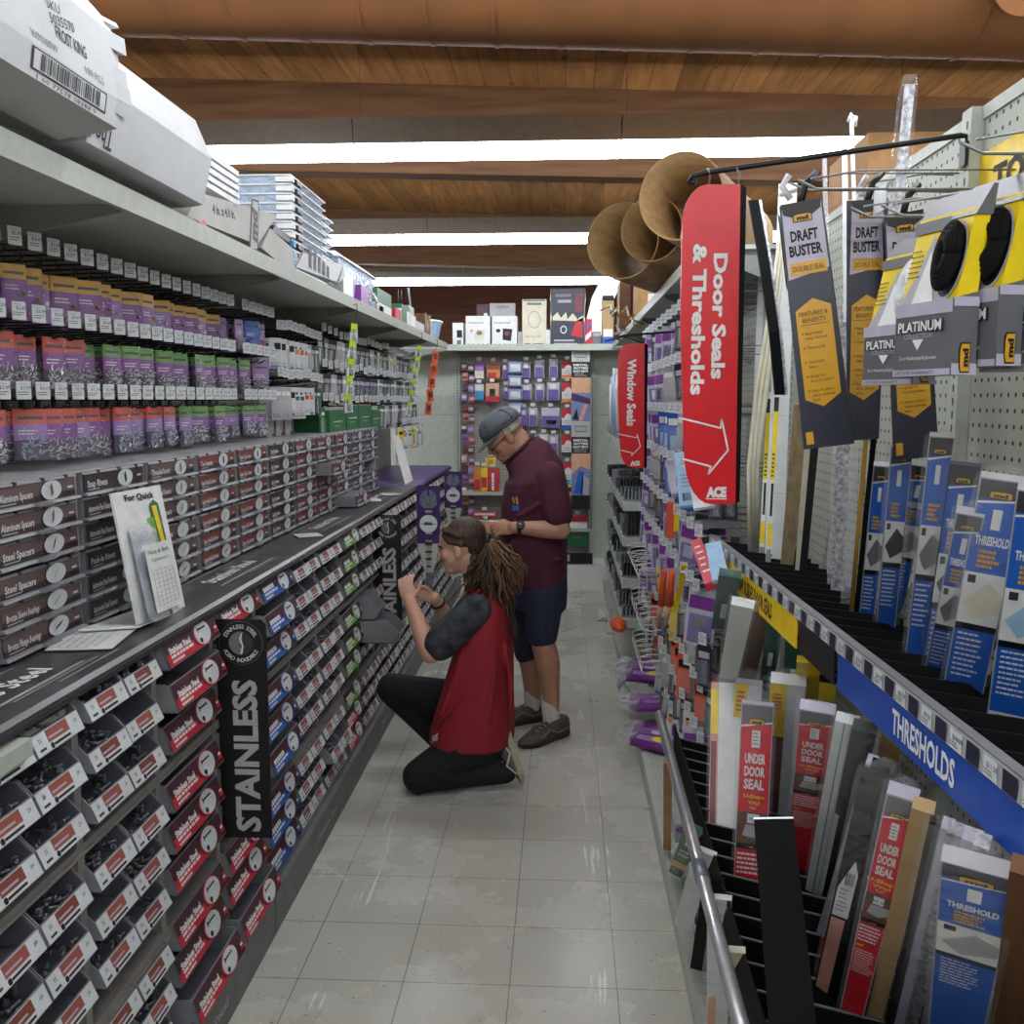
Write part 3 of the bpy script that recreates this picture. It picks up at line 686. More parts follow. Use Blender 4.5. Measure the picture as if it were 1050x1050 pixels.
# ------------------------------------------------------------------ peg hooks with price tags and packets on the left panel
def tag_mesh(v):
    mb = MB(); mb.box(-.001, .001, -.017, .017, -.020, .020, 'tag_white'); f = Face(mb, (.0012, 0, 0), (0, 1, 0), (0, 0, 1), .0004)
    f.rect(-.0165, .0165, -.0195, .0195, 'tag_white', 1); f.text('$%d.%d9' % (1 + v, 3 + v), .004, .006, .008, 'dark_grey', 2); f.lines(-.014, .014, -.004, 2, .005, .0025, 'mid_grey', 2); f.rect(-.014, .006, .013, .015, 'light_grey', 2)
    return mb.mesh('price_tag')
TAGS = [tag_mesh(v) for v in range(4)]
def hook_mesh(L):
    mb = MB()
    mb.tube([(-L, 0, .0), (-.01, 0, .004), (0, 0, .014)], .0024, 'wire_black', 5).tube([(-L, 0, -.022), (-L * .5, 0, -.024), (-.05, 0, -.022), (-.028, 0, -.012)], .0026, 'wire_black', 5).box(-L, -L + .006, -.008, .008, -.03, .01, 'wire_black')
    return mb.mesh('display_hook')
HOOK = hook_mesh(.24)
def hook(x, y, z, label, group, hm=None):
    h = put('display_hook', hm or HOOK, None, (x, y, z - .02)); tag(h, label, 'hook', group)
    put('price_tag', TAGS[rnd.randrange(4)], h, (.001, 0, .022), rnd.uniform(-.6, -.35))
    return h

def packet(head, body, W, H, fill, seed, nails=True):
    """Clear hang-bag: printed header, coloured back card, hardware at the bottom. Hole at the origin, hanging down."""
    r = random.Random(seed); mb = MB()
    mb.box(-.0006, .0006, -W / 2, W / 2, -H * .24, .008, head).box(-.0006, .0006, -W / 2, W / 2, -H * .58, -H * .24, body).box(-.0006, .0006, -W / 2, W / 2, -H, -H * .58, 'dusk_purple' if nails else body)
    for s in (1, -1):
        f = Face(mb, (.0008 * s, 0, -H * .12), (0, s, 0), (0, 0, 1), .0004)
        f.rect(-W * .38, W * .38, -.003, .004, 'drawer_dark', 1); f.lines(-W * .36, W * .3, -H * .26, 2, .008, .003, 'white', 1)
    root = mb.mesh('hang_packet')
    b = MB()
    b.loft([[(x, y, z) for x, y in ((.002, -W / 2), (t, -W * .3), (t, W * .3), (.002, W / 2))] for z, t in ((.008, .003), (-H * .3, .008), (-H * .7, .016), (-H * .97, .014), (-H, .004))], 'film')
    n = MB()
    for i in range(40 if nails else 8):
        c = V((r.uniform(.003, .011), r.uniform(-W * .34, W * .34), -H * r.uniform(.55, .95))); a = r.uniform(0, 6.28); L = r.uniform(.006, .013)
        n.tube([c, c + V((r.uniform(-.002, .002), math.cos(a) * L, math.sin(a) * L))], .0016 if nails else .005, fill, 4)
    return root, b.mesh('clear_bag'), n.mesh('hardware')
PK = {}
for key, (hd, bd, fl, nl) in {'yellow': ('header_yellow', 'purple', 'brass', False), 'yellow2': ('header_yellow', 'lilac', 'nails', False), 'red': ('header_red', 'purple', 'nails', True), 'redz': ('header_red', 'lilac', 'zinc_blue', True), 'green': ('header_green', 'purple', 'nails', True), 'greenz': ('header_green', 'lilac', 'zinc_blue', True), 'clear': ('lilac', 'lilac', 'nails', True), 'blue': ('label_blue', 'label_blue', 'steel_dark', False), 'pinkred': ('lilac', 'purple', 'label_red', False), 'limeh': ('lime', 'purple', 'nails', True)}.items():
    PK[key] = packet(hd, bd, .072, .118, fl, hash(hd) % 100 if False else len(key), nl)
def hang(key, x, y, z, rz, label, cat='packet', group=None):
    a, b, c = PK[key]
    o = put('hang_packet', a, None, (x, y, z), rz); o.scale = (1, random.uniform(.78, 1.08), random.uniform(.9, 1.06)); tag(o, label, cat, group)
    put('clear_bag', b, o); put('hardware', c, o); return o
HUE = {'yellow': 'yellow-topped purple', 'yellow2': 'yellow-topped lilac', 'red': 'red-topped purple', 'redz': 'red-topped lilac', 'green': 'green-topped purple', 'greenz': 'green-topped lilac', 'clear': 'plain lilac', 'blue': 'blue', 'pinkred': 'pink and purple', 'limeh': 'lime-topped purple'}
def row_keys(row, i, n):
    t = i / n
    if row == 0: return 'limeh' if i < 1 else 'blue' if .86 <= t < .93 else 'pinkred' if t >= .93 else 'clear' if t > .78 else ('yellow', 'yellow2', 'yellow', 'yellow')[i % 4]
    if row == 1: return 'red' if t < .27 else 'clear' if t > .9 else 'green'
    return ('red' if i % 3 else 'redz') if t < .42 else 'redz' if t < .55 else ('greenz' if i % 2 else 'green') if t < .93 else 'clear'
TX = -1.2
for row, (zt, name) in enumerate(((2.01, 'top'), (1.849, 'middle'), (1.675, 'bottom'))):
    n = 26; y = 1.93; i = 0
    while y < 4.0:
        if not (3.50 < y < 3.57):
            hook(TX, y, zt, 'black peg hook with white price tag, %s purple-packet row, %s from near end' % (name, ordn(i)), 'tagged peg hooks over the purple packets')
            key = row_keys(row, i, n); zz = zt - .048
            for d in range((3, 2, 1, 2, 2)[(i * 3 + row) % 5]):
                hang(key, TX - .025 - d * .05 - random.uniform(0, .075), y + random.uniform(-.016, .016), zz - (.006 if row == 0 else 0), random.uniform(-.85, -.05), '%s hardware packet, %s row, %s hook, %s on it' % (HUE[key], name, ordn(i), ('front', 'second', 'third')[d]), 'packet', 'hardware packets on the peg hooks')
        y += .0805; i += 1

# white carded packs, second section
def card_pack(W, H, base, spots, film=True, T=.012, name='carded_pack'):
    mb = MB(); mb.box(-.0007, .0007, -W / 2, W / 2, -H, .012, base)
    f = Face(mb, (.0008, 0, -H / 2), (0, 1, 0), (0, 0, 1), .0005); g = Face(mb, (-.0008, 0, -H / 2), (0, -1, 0), (0, 0, 1), .0005)
    for x0, x1, y0, y1, c in spots:
        f.rect(x0 * W, x1 * W, y0 * H, y1 * H, c, 1)
    f.lines(-W * .4, W * .4, -H * .3, 3, H * .05, H * .02, 'mid_grey', 2)
    b = None
    if film:
        b = MB().loft([[(.001, -W * .42, z), (t, -W * .36, z), (t, W * .36, z), (.001, W * .42, z)] for z, t in ((-H * .3, .003), (-H * .36, T), (-H * .9, T), (-H * .95, .003))], 'film').mesh('blister')
    return mb.mesh(name), b
CP_ = {
 'gold': card_pack(.078, .115, 'bag_white', [(-.4, .4, .12, .32, 'orange'), (-.35, .2, .34, .42, 'ink'), (-.4, .4, -.48, -.40, 'label_blue')]),
 'reds': card_pack(.06, .115, 'bag_white', [(-.4, .4, .14, .3, 'pack_red'), (-.35, .2, .34, .42, 'ink')]),
 'navy': card_pack(.06, .115, 'bag_white', [(-.1, .4, .18, .42, 'ink'), (-.4, .4, -.48, -.42, 'label_blue')]),
 'greens': card_pack(.055, .13, 'bag_white', [(-.4, .4, .14, .28, 'deep_green'), (-.35, .2, .34, .42, 'ink')]),
 'plain': card_pack(.055, .13, 'light_grey', [(-.4, .4, .3, .44, 'white')]),
 'dark': card_pack(.05, .115, 'dark_grey', [(-.4, .4, .25, .42, 'light_grey'), (-.2, .2, -.4, .2, 'silver')]),
 'dkgreen': card_pack(.05, .12, 'deep_green', [(-.4, .4, .3, .42, 'white'), (-.15, .15, -.42, .25, 'silver')]),
 'limes': card_pack(.05, .115, 'bag_white', [(-.4, .4, .2, .42, 'lime'), (-.2, .2, -.4, .15, 'mid_grey')]),
 'indigo': card_pack(.05, .115, 'pack_navy', [(-.4, .4, .25, .42, 'pack_lilac'), (-.2, .2, -.4, .2, 'steel_dark')]),
 'purp': card_pack(.07, .12, 'pack_lilac', [(-.45, .45, .2, .45, 'purple'), (-.4, .4, -.45, .1, 'violet'), (-.25, .2, -.2, .05, 'white')]),
 'blu': card_pack(.06, .13, 'pack_blue', [(-.4, .4, .25, .42, 'white'), (-.3, .3, -.4, .0, 'pale_blue')]),
 'oran': card_pack(.05, .12, 'orange_plastic', [(-.4, .4, .25, .42, 'black')]),
 'yell': card_pack(.04, .14, 'pack_yellow', [(-.4, .4, .3, .42, 'ink')]),
 'teal': card_pack(.05, .13, 'pack_teal', [(-.4, .4, .28, .42, 'white')]),
 'brick': card_pack(.06, .1, 'copper', [(-.4, .4, .25, .42, 'pack_red')]),
}
LOOKP = {'gold': 'white pack with orange panel', 'reds': 'white pack with red panel', 'navy': 'white pack with black corner', 'greens': 'white pack with green panel', 'plain': 'pale grey pack', 'dark': 'dark grey tool pack', 'dkgreen': 'dark green tool pack', 'limes': 'lime-topped white pack', 'indigo': 'navy tool pack', 'purp': 'purple and white pack', 'blu': 'blue pack', 'oran': 'orange pack', 'yell': 'yellow narrow pack', 'teal': 'teal pack', 'brick': 'copper-red pack'}
def card(key, x, y, z, rz, label, group, sc=1.0, tilt=0.0, name='carded_pack'):
    a, b = CP_[key]; o = put(name, a, None, (x, y, z), rz); o.scale = (1, sc, sc); tag(o, label, 'pack', group)
    if tilt: o.rotation_euler = (tilt, 0, rz)
    if b is not None: put('blister', b, o)
    return o
for row, (zt, zp, name) in enumerate(((1.97, 1.905, 'upper'), (1.765, 1.70, 'lower'))):
    for i in range(10):
        y = 4.06 + i * .074
        hook(TX, y, zt + rnd.uniform(-.006, .012), 'black peg hook with tag, %s white-pack row, %s along' % (name, ordn(i)), 'tagged peg hooks over the white packs')
        key = (('navy', 'navy', 'plain', 'navy', 'gold', 'gold', 'reds', 'plain', 'dark', 'dkgreen') if row == 0 else ('plain', 'plain', 'plain', 'navy', 'greens', 'greens', 'reds', 'gold', 'dark', 'dkgreen'))[i]
        for d in range(2): card(key, TX - .02 - d * .05, y, zp, random.uniform(-.8, -.3), '%s, %s white-pack row, %s hook, %s' % (LOOKP[key], name, ordn(i), ('front', 'behind')[d]), 'carded packs in the white-pack section')
for i in range(7):
    card('plain' if i % 2 else 'dark', -1.3, 4.1 + i * .07, 1.61, -.5, 'dim grey pack in the shadow under the lower white packs, %s along' % ordn(i), 'dim packs under the white packs')
# tool packs, third section, on to the far end
TIER = ((2.005, 1.955, 'top'), (1.835, 1.775, 'second'), (1.665, 1.605, 'third'))
for row, (zt, zp, name) in enumerate(TIER):
    y = 4.82; i = 0
    while y < Y_END - .15:
        hook(TX, y, zt + rnd.uniform(-.008, .012), 'black peg hook with tag, %s tool-pack row, %s along' % (name, ordn(i)), 'tagged peg hooks over the tool packs')
        key = rnd.choice((('dark', 'dark', 'limes', 'plain', 'dkgreen', 'dark'), ('dark', 'indigo', 'plain', 'dkgreen', 'dark'), ('dkgreen', 'dark', 'plain', 'plain', 'indigo'))[row])
        if row == 1 and 5.6 < y < 6.2: key = 'indigo'
        card(key, TX - .02, y, zp, random.uniform(-.8, -.1), '%s, %s tool-pack row, %s hook from near end' % (LOOKP[key], name, ordn(i)), 'tool packs on the far peg hooks', 1.15, random.uniform(-.25, .05), 'tool_pack')
        y += .125; i += 1
for i in range(9):
    k = ('yell', 'gold', 'limes', 'greens', 'yell', 'limes', 'plain', 'greens', 'plain')[i]
    card(k, TX + .02, 6.95 + i * .12, 1.44, -.5, '%s above the purple counter, %s along' % (LOOKP[k], ordn(i)), 'pale packs above the purple counter', 1.25)
    h = hook(TX + .04, 6.95 + i * .12, 1.50, 'peg hook with tag above the purple counter, %s along' % ordn(i), 'tagged peg hooks above the purple counter')
# boxes standing on the drawer cabinets
for i, (y0, y1, zt, top) in enumerate(((4.86, 5.22, 1.60, 'deep_green'), (5.25, 5.55, 1.625, 'orange'), (5.57, 5.95, 1.625, 'orange'), (5.97, 6.2, 1.59, 'deep_green'))):
    mb = MB(); mb.box(-1.4, -1.19, y0, y1, 1.49, zt, 'deep_green'); mb.box(-1.39, -1.195, y0 + .01, y1 - .01, zt, zt + .003, top)
    f = Face(mb, (-1.19, (y0 + y1) / 2, (1.49 + zt) / 2), (0, 1, 0), (0, 0, 1)); f.rect(-.1, .1, -.005, .0, 'white', 1).rect(-.08, .06, -.03, -.022, 'label_green', 1)
    tag(mb.build('display_box'), 'dark green display box on the drawer cabinets, %s from the left' % ordn(i), 'box', 'green boxes on the drawer cabinets')

# clip strips hanging off the shelf lip
def clip_strip(p0, p1, kind, label, n):
    t = thing('clip_strip', label, 'clip strip', p0)
    d = p1 - p0
    MB().tube([(-.01, 0, .07), (.01, 0, .075), (.012, 0, .04), (0, 0, 0), d * .98], .0022, 'wire_black', 5).build('hanger_wire', t)
    for i in range(n):
        q = d * ((i + .5) / n); mb = MB()
        if kind == 'lime':
            mb.box(-.002, .002, -.020, .020, -.035, .025, 'lime'); mb.box(.002, .010, -.016, .016, -.05, -.0, 'film_soft'); mb.box(-.004, .003, -.026, .022, -.062, -.02, 'bag_white'); mb.box(.0035, .006, -.012, .012, -.055, -.025, 'mid_grey')
        else:
            mb.box(-.002, .004, -.03, .03, -.05, .04, 'orange_plastic'); mb.box(.004, .006, -.018, .018, -.02, .02, 'maroon')
        o = mb.build('strip_pack', t, q, random.uniform(-.9, -.5)); o.rotation_euler.x = random.uniform(-.25, .1)
clip_strip(V((-.965, 4.46, 2.02)), V((-.985, 4.36, 1.62)), 'lime', 'strip of lime-topped packs hung from the shelf edge, nearer one', 5)
clip_strip(V((-.965, 6.5, 2.03)), V((-.985, 6.1, 1.58)), 'lime', 'strip of lime-topped packs hung from the shelf edge, farther one', 6)
clip_strip(V((-.965, 7.3, 2.03)), V((-.985, 6.95, 1.55)), 'orange', 'strip of orange packs hung from the shelf edge at the far end', 5)

# ------------------------------------------------------------------ goods on top of the left shelf
def end_prism(name, pts, y_near, m, label, cat, prints=None, group=None):
    """Long carton whose far end has the given outline (a list of points with one common y)."""
    mb = MB(); y1 = pts[0].y; near = [V((p.x, y_near, p.z)) for p in pts]
    mb.prism(near, (0, y1 - y_near, 0), m)
    o = mb.build(name); tag(o, label, cat, group); return o
E_ = [at(98, 9, Y=1.87), at(111, 31, Y=1.87), at(120, 101, Y=1.87), at(117, 130, Y=1.87), at(61, 144, Y=1.87)]
E_ += [V((-1.30, 1.87, 2.24)), V((-1.30, 1.87, 2.56)), V((-1.02, 1.87, 2.53))]
c1_ = end_prism('long_carton', E_, .75, 'carton_white', 'long white carton printed with a barcode, overhanging the shelf nearest the front', 'carton')
mb = MB()
for i in range(16):                                              # crushed end flaps
    a = E_[min(i // 4, 3)].lerp(E_[min(i // 4 + 1, 4)], (i % 4) / 4); q = V((0, random.uniform(.012, .05), 0))
    b_ = E_[min((i + 1) // 4, 3)].lerp(E_[min((i + 1) // 4 + 1, 4)], ((i + 1) % 4) / 4)
    ctr = V((-1.1, 1.87, 2.35)); mb.prism([a, b_, b_.lerp(ctr, .12), a.lerp(ctr, .12)], q + (a - ctr) * random.uniform(-.03, .05), 'carton_white')
mb.build('crushed_flap', c1_)
def facet(p, q, y0, mb):
    """Printing face on the long facet between end points p and q, centred at y0."""
    u = (p - q).normalized(); return Face(mb, V(((p.x + q.x) / 2, y0, (p.z + q.z) / 2)), (0, 1, 0), u, .0008), (p - q).length
mb = MB(); f, H = facet(E_[1], E_[2], 1.66, mb)
f.text('FROST KING', .05, -H * .13, .022, 'ink', 1, w=.105, bold=.008); f.text('WM100W', -.045, -H * .38, .014, 'mid_grey', 1, w=.085); f.text('100 PCS', .125, -H * .38, .014, 'mid_grey', 1, w=.07)
f.text('SKU', .0, H * .20, .016, 'ink', 1, w=.045, rot=.1); f.text('5035570', .025, H * .06, .017, 'ink', 1, w=.085, rot=.15)
f, H = facet(E_[2], E_[3], 1.66, mb)
f.rect(-.085, .17, -H * .28, H * .42, 'ink', 1).rect(-.079, .164, -H * .21, H * .36, 'carton_white', 2); barcode(f, -.058, .145, -H * .17, H * .33, 'ink', 3, 34); f.text('1 00 77578 08388 9', .035, -H * .40, .008, 'ink', 1, w=.2)
mb.build('carton_print', c1_)
E2 = [at(132, 93, Y=2.5) * 0 + V((-1.12, 2.5, 2.42)), at(200, 123, Y=2.5), at(217, 163, Y=2.5), at(208, 210, Y=2.5), at(172, 213, Y=2.5), V((-1.3, 2.5, 2.12)), V((-1.3, 2.5, 2.42))]
c2_ = end_prism('long_carton', E2, 1.89, 'carton_white', 'second long white carton with upside-down print, tucked behind the barcode carton', 'carton')
mb = MB(); f, H = facet(E2[2], E2[3], 1.955, mb); f.text('The', 0, -.035, .040, 'ink', 1, w=.07, rot=PI, bold=.01); f.rect(-.5, .5, H * .42, H * .424, 'light_grey', 1); mb.build('carton_print', c2_)
MB().prism([E2[1] + V((0, .001, 0)), E2[2] + V((0, .001, 0)), E2[3] + V((0, .001, 0)), E2[4] + V((0, .001, 0))], (-.03, .02, 0), 'carton_white').build('end_flap', c2_)

def front_box(name, quad, depth, m, label, cat, X, group=None):
    """Box whose aisle-side face has these corners (photo points met with the plane x = X), carried back by depth."""
    P = [at(px, py, X=X) for px, py in quad]; mb = MB(); mb.prism(P, (-depth, 0, 0), m)
    o = mb.build(name); tag(o, label, cat, group); return o, P
# stack of white trays and the md carton
t = thing('tray_stack', 'stack of thin white trays lying behind the md carton', 'trays')
for i in range(5):
    MB().box(-1.30, -1.04, 2.65, 3.12, 2.272 + i * .023, 2.287 + i * .023, 'white').box(-1.29, -1.05, 2.66, 3.11, 2.287 + i * .023, 2.295 + i * .023, 'light_grey').build('tray', t)
o, P = front_box('flat_carton', [(203, 197), (284, 221), (264, 251), (192, 222)], .24, 'carton_grey', 'white md carton of 4 inch strips, lying on the shelf with open flap', 'carton', -.985)
c = (P[0] + P[1] + P[2] + P[3]) / 4; r = (P[1] - P[0]).normalized(); u = V((1, 0, 0)).cross(r); u = u if u.z > 0 else -u
f = Face(mb := MB(), c, r, u, .0008); W = (P[1] - P[0]).length
if f.n.x < 0: f.n = -f.n
f.text('4 in. x 4.0 in.', -W * .12, .012, .026, 'ink', 1, w=.19, bold=.02); f.text('12 pcs', W * .02, .040, .011, 'ink', 1); f.oval(-W * .36, -.06, .035, .035, 'label_red', 1); f.oval(-W * .36, -.06, .018, .018, 'carton_grey', 2)
f.poly([(W * .16, -.085), (W * .28, -.085), (W * .34, .05), (W * .34, .075), (W * .24, .075)], 'ink', 1); f.poly([(W * .18, -.078), (W * .27, -.078), (W * .325, .048), (W * .325, .068), (W * .25, .068)], 'carton_grey', 2)
f.text('md', W * .25, -.005, .055, 'ink', 3, w=.10, rot=PI / 2 - .25, bold=.03)
mb.build('carton_print', o)
# nested clear storage bins with white lids
def bin_stack(y0, y1, x0, x1, z0, z1, n, label, blue):
    t = thing('bin_stack', label, 'plastic bins', (0, 0, 0))
    for i in range(n):
        z = z0 + (z1 - z0) * i / n; h = (z1 - z0) / n
        MB().loft([[(x0 + .02, y0 + .02, z), (x1 - .02, y0 + .02, z), (x1 - .02, y1 - .02, z), (x0 + .02, y1 - .02, z)], [(x0, y0, z + h * .75), (x1, y0, z + h * .75), (x1, y1, z + h * .75), (x0, y1, z + h * .75)]], 'film_lid', smooth=False).build('bin_shell', t)
        MB().box(x0 - .006, x1 + .006, y0 - .006, y1 + .006, z + h * .72, z + h * .86, 'white').build('rim', t)
        MB().box(x1 + .001, x1 + .014, y0 + .05, y0 + .12, z + h * .1, z + h * .6, 'dark_grey').box(x1 - .05, x1 + .012, y0 - .008, y0 + .02, z + h * .05, z + h * .6, 'cyan' if (blue and i < 4) else 'white').build('latch', t)
bin_stack(3.56, 4.06, -1.42, -1.0, 2.112, 2.475, 11, 'taller stack of nested clear storage bins with white rims', True)
bin_stack(4.12, 4.40, -1.42, -1.05, 2.112, 2.455, 10, 'shorter stack of nested clear bins behind the taller stack', False)
# open carton with a standing flap, second open carton
t = thing('open_carton', 'beige open carton with raised flaps beside the md carton', 'carton')
P = [at(x, y, X=-.99) for x, y in ((277, 234), (312, 266), (300, 281), (268, 254))]
MB().prism(P, (-.22, 0, 0), 'carton_grey').build('carton_body', t)
MB().prism([at(282, 231, X=-1.0), at(318, 258, X=-1.0), at(316, 264, X=-1.0), at(279, 236, X=-1.0)], (-.2, .0, .012), 'dark_grey').build('flap', t)
t = thing('open_carton', 'white open carton with black print and curled flaps, mid shelf', 'carton')
P = [at(x, y, X=-.985) for x, y in ((311, 259), (352, 272), (345, 289), (304, 274))]
MB().prism(P, (-.2, 0, 0), 'carton_white').build('carton_body', t)
c = (P[0] + P[1] + P[2] + P[3]) / 4; f = Face(mb := MB(), c + V((.001, 0, 0)), (0, 1, -.12), V((0, .12, 1)), .0008)
for i in range(5): f.text('ACE'[i % 3] + 'ID', -.18 + .07 * i, .0, .05, 'ink', 1, w=.05, rot=-.4) if False else f.rect(-.2 + .07 * i, -.16 + .07 * i, -.05 + .008 * i, .03, 'ink', 1)
mb.build('carton_print', t)
MB().prism([P[1], P[1] + V((-.02, .12, -.03)), P[1] + V((-.02, .12, -.036)), P[2] + V((0, .05, 0))], (-.18, 0, .01), 'carton_grey').build('flap', t)
MB().tube([P[1] + V((-.15, -.1, .02)), P[1] + V((-.12, .05, .05)), P[1] + V((-.08, .14, .02))], .02, 'black', 8).build('dark_flap', t)
# mixed goods further along
def shelf_box(y0, y1, zt, m, label, cat, X=-1.0, d=.2, spots=(), name='shelf_box', z0=2.104):
    mb = MB(); mb.box(X - d, X, y0, y1, z0, zt, m); f = Face(mb, (X, (y0 + y1) / 2, (z0 + zt) / 2), (0, 1, 0), (0, 0, 1)); g = Face(mb, ((X - d / 2), y0, (z0 + zt) / 2), (1, 0, 0), (0, 0, 1))
    for a, b, c, e, cc in spots: f.rect(a * (y1 - y0), b * (y1 - y0), c * (zt - z0), e * (zt - z0), cc, 1); g.rect(a * d, b * d, c * (zt - z0), e * (zt - z0), cc, 1)
    return tag(mb.build(name), label, cat)
yy = lambda px, X=-1.0: at(px, 330, X=X).y
t = thing('clear_tote', 'clear plastic tote with a blue-grey lid on the left shelf', 'bin')
MB().loft([[(-1.33, 4.45, 2.106), (-1.04, 4.45, 2.106), (-1.04, 5.2, 2.106), (-1.33, 5.2, 2.106)], [(-1.36, 4.40, 2.30), (-1.02, 4.40, 2.30), (-1.02, 5.25, 2.30), (-1.36, 5.25, 2.30)]], 'film_lid', smooth=False).build('tote_body', t)
MB().loft([[(-1.37, 4.38, 2.30), (-1.01, 4.38, 2.30), (-1.01, 5.27, 2.30), (-1.37, 5.27, 2.30)], [(-1.33, 4.45, 2.335), (-1.05, 4.45, 2.335), (-1.05, 5.2, 2.335), (-1.33, 5.2, 2.335)]], 'pack_lilac', smooth=False).build('lid', t)
shelf_box(4.42, 4.62, 2.24, 'white', 'small white box at the shelf edge before the purple bag', 'box', -1.005, .15)
t = thing('bagged_parts', 'clear bag of silver parts with a purple card on the left shelf', 'bag')
MB().box(-1.1, -1.0, 4.78, 5.0, 2.106, 2.22, 'purple').build('purple_card', t)
MB().ell((-1.03, 5.08, 2.17), (.05, 0, 0), (0, .16, 0), (0, 0, .07), 'film_soft', 14, 8).build('clear_bag', t)
MB().tube([(-1.03 + .03 * math.cos(a), 5.1 + .08 * math.cos(a * 1.0), 2.17 + .05 * math.sin(a)) for a in [i * .5 for i in range(14)]], .007, 'silver', 6).build('coiled_part', t)
shelf_box(5.2, 5.62, 2.255, 'deep_green', 'green and white boxed product with red lid stripe on the left shelf', 'box', -1.0, .2, [(-.5, .5, -.5, .0, 'white'), (-.4, -.1, -.35, -.1, 'label_red')])
shelf_box(5.05, 5.5, 2.34, 'drawer_wine', 'flat dusty red box lying on top of the stock at the left', 'box', -1.08, .2, z0=2.30)
shelf_box(5.30, 5.46, 2.30, 'deep_green', 'green-lidded jar-like box under the flat red one', 'box', -1.07, .16, [(-.5, .5, -.5, .1, 'white')])
shelf_box(5.75, 5.95, 2.20, 'label_red', 'upright red box against the green box on the left shelf', 'box', -1.0, .15)
shelf_box(5.97, 6.3, 2.245, 'deep_green', 'tall dark green and white box, left shelf, past the red box', 'box', -1.0, .18, [(.1, .5, -.5, .3, 'white')])
shelf_box(6.33, 6.55, 2.21, 'white', 'plain white box on the left shelf past the green boxes', 'box', -1.0, .2)
shelf_box(6.38, 6.6, 2.275, 'light_grey', 'grey box stacked on the plain white box', 'box', -1.02, .2, z0=2.215)
shelf_box(6.58, 6.95, 2.19, 'carton_white', 'low white carton toward the far end of the left shelf', 'carton', -1.0, .22)
o = MB().prism([(-1.2, 7.0, 2.106), (-1.0, 7.0, 2.106), (-1.0, 7.22, 2.106), (-1.2, 7.22, 2.106)], (0, 0, .17), 'wood_dark').box(-1.0, -.995, 6.99, 7.0, 2.106, 2.28, 'tan').box(-1.0, -.995, 7.22, 7.24, 2.106, 2.28, 'tan').build('brown_crate'); tag(o, 'brown box with a diamond mark and tan edges, far left shelf', 'box')
f = Face(mb := MB(), (-1.0, 7.11, 2.19), (0, 1, 0), (0, 0, 1)); f.poly([(-.06, 0), (0, -.06), (.06, 0), (0, .06)], 'tan', 2); mb.build('diamond_mark', o)
t = thing('mesh_basket', 'white and blue mottled basket tub at the end of the left shelf', 'basket')
MB().loft([[(-1.1 + r_ * math.cos(a), 7.62 + r_ * 1.5 * math.sin(a), z) for a in [2 * PI * i / 18 for i in range(18)]] for r_, z in ((.10, 2.106), (.12, 2.16), (.135, 2.24), (.145, 2.262), (.13, 2.262))], 'pale_blue', cap=True).build('tub', t)
MB().tube([(-1.1 + .143 * math.cos(a), 7.62 + .214 * math.sin(a), 2.262) for a in [2 * PI * i / 18 for i in range(19)]], .008, 'white', 6, cap=False).build('rim', t)
t = thing('hand_tool', 'black and copper bent bracket tool standing among the boxes', 'tool')
MB().tube([(-1.06, 6.28, 2.25), (-1.06, 6.28, 2.36)], .012, 'black', 8).build('dark_post', t)
MB().prism([(-1.05, 6.52, 2.40), (-1.05, 6.60, 2.41), (-1.05, 6.72, 2.25), (-1.05, 6.86, 2.19), (-1.05, 6.84, 2.16), (-1.05, 6.66, 2.22)], (-.02, 0, 0), 'black').build('blade', t)
# ------------------------------------------------------------------ right side: gondola, tilted trays of weatherstrip, peg goods
GX = .71; R0 = .55; RJ = 2.93
t = thing('shelving_run', 'pale green-white perforated shelving run that carries the weatherstrip on the right', 'shelf')
MB().box(GX, GX + .02, R0, 8.25, .1, 2.135, 'pegboard_side').build('back_panel', t)
MB().box(GX - .004, GX + .025, R0, 8.25, 2.128, 2.15, 'gondola').build('top_rail', t)
for y in (1.755, 2.975, 4.195, 5.415, 6.635):
    mb = MB(); mb.box(GX - .022, GX, y - .02, y + .02, .1, 2.15, 'gondola')
    for i in range(40 if y < 3 else 0): mb.box(GX - .0226, GX - .0215, y - .006, y - .001, 1.20 + i * .0235, 1.213 + i * .0235, 'dark_grey')
    mb.build('slotted_upright', t)
mb = MB(); mb.box(.362, GX, R0, 8.25, .098, .104, 'gondola'); mb.prism([(.362, R0, .104), (.355, R0, .104), (.352, R0, .07), (.357, R0, .0), (.367, R0, 0), (.367, R0, .098)], (0, 8.25 - R0, 0), 'gondola'); mb.build('base_deck', t)
peg_mat('deck_perforated', '#c3c8bd', 1, .0254, '#55584f', .13)
MB().box(.372, GX, R0, 8.2, .104, .1046, 'gondola').build('deck_plate', t)
mb = MB()
for i in range(220):
    for j in range(4): mb.box(.39 + j * .018, .3935 + j * .018, 2.0 + i * .018, 2.0035 + i * .018, .1046, .105, 'dark_grey')
mb.build('deck_perforation', t)
mb = MB(); mb.box(.415, 1.5, RJ + .05, 8.25, 2.105, 2.118, 'gondola').box(.405, .415, RJ + .05, 8.25, 2.085, 2.125, 'gondola'); mb.build('top_shelf', t)
for i in range(4):
    y = 3.0 + i * 1.22
    MB().prism([(GX, y, 2.105), (.43, y, 2.105), (.43, y, 2.09), (.65, y, 2.0), (GX, y, 1.97)], (0, .012, 0), 'gondola_dark').build('shelf_bracket', t)

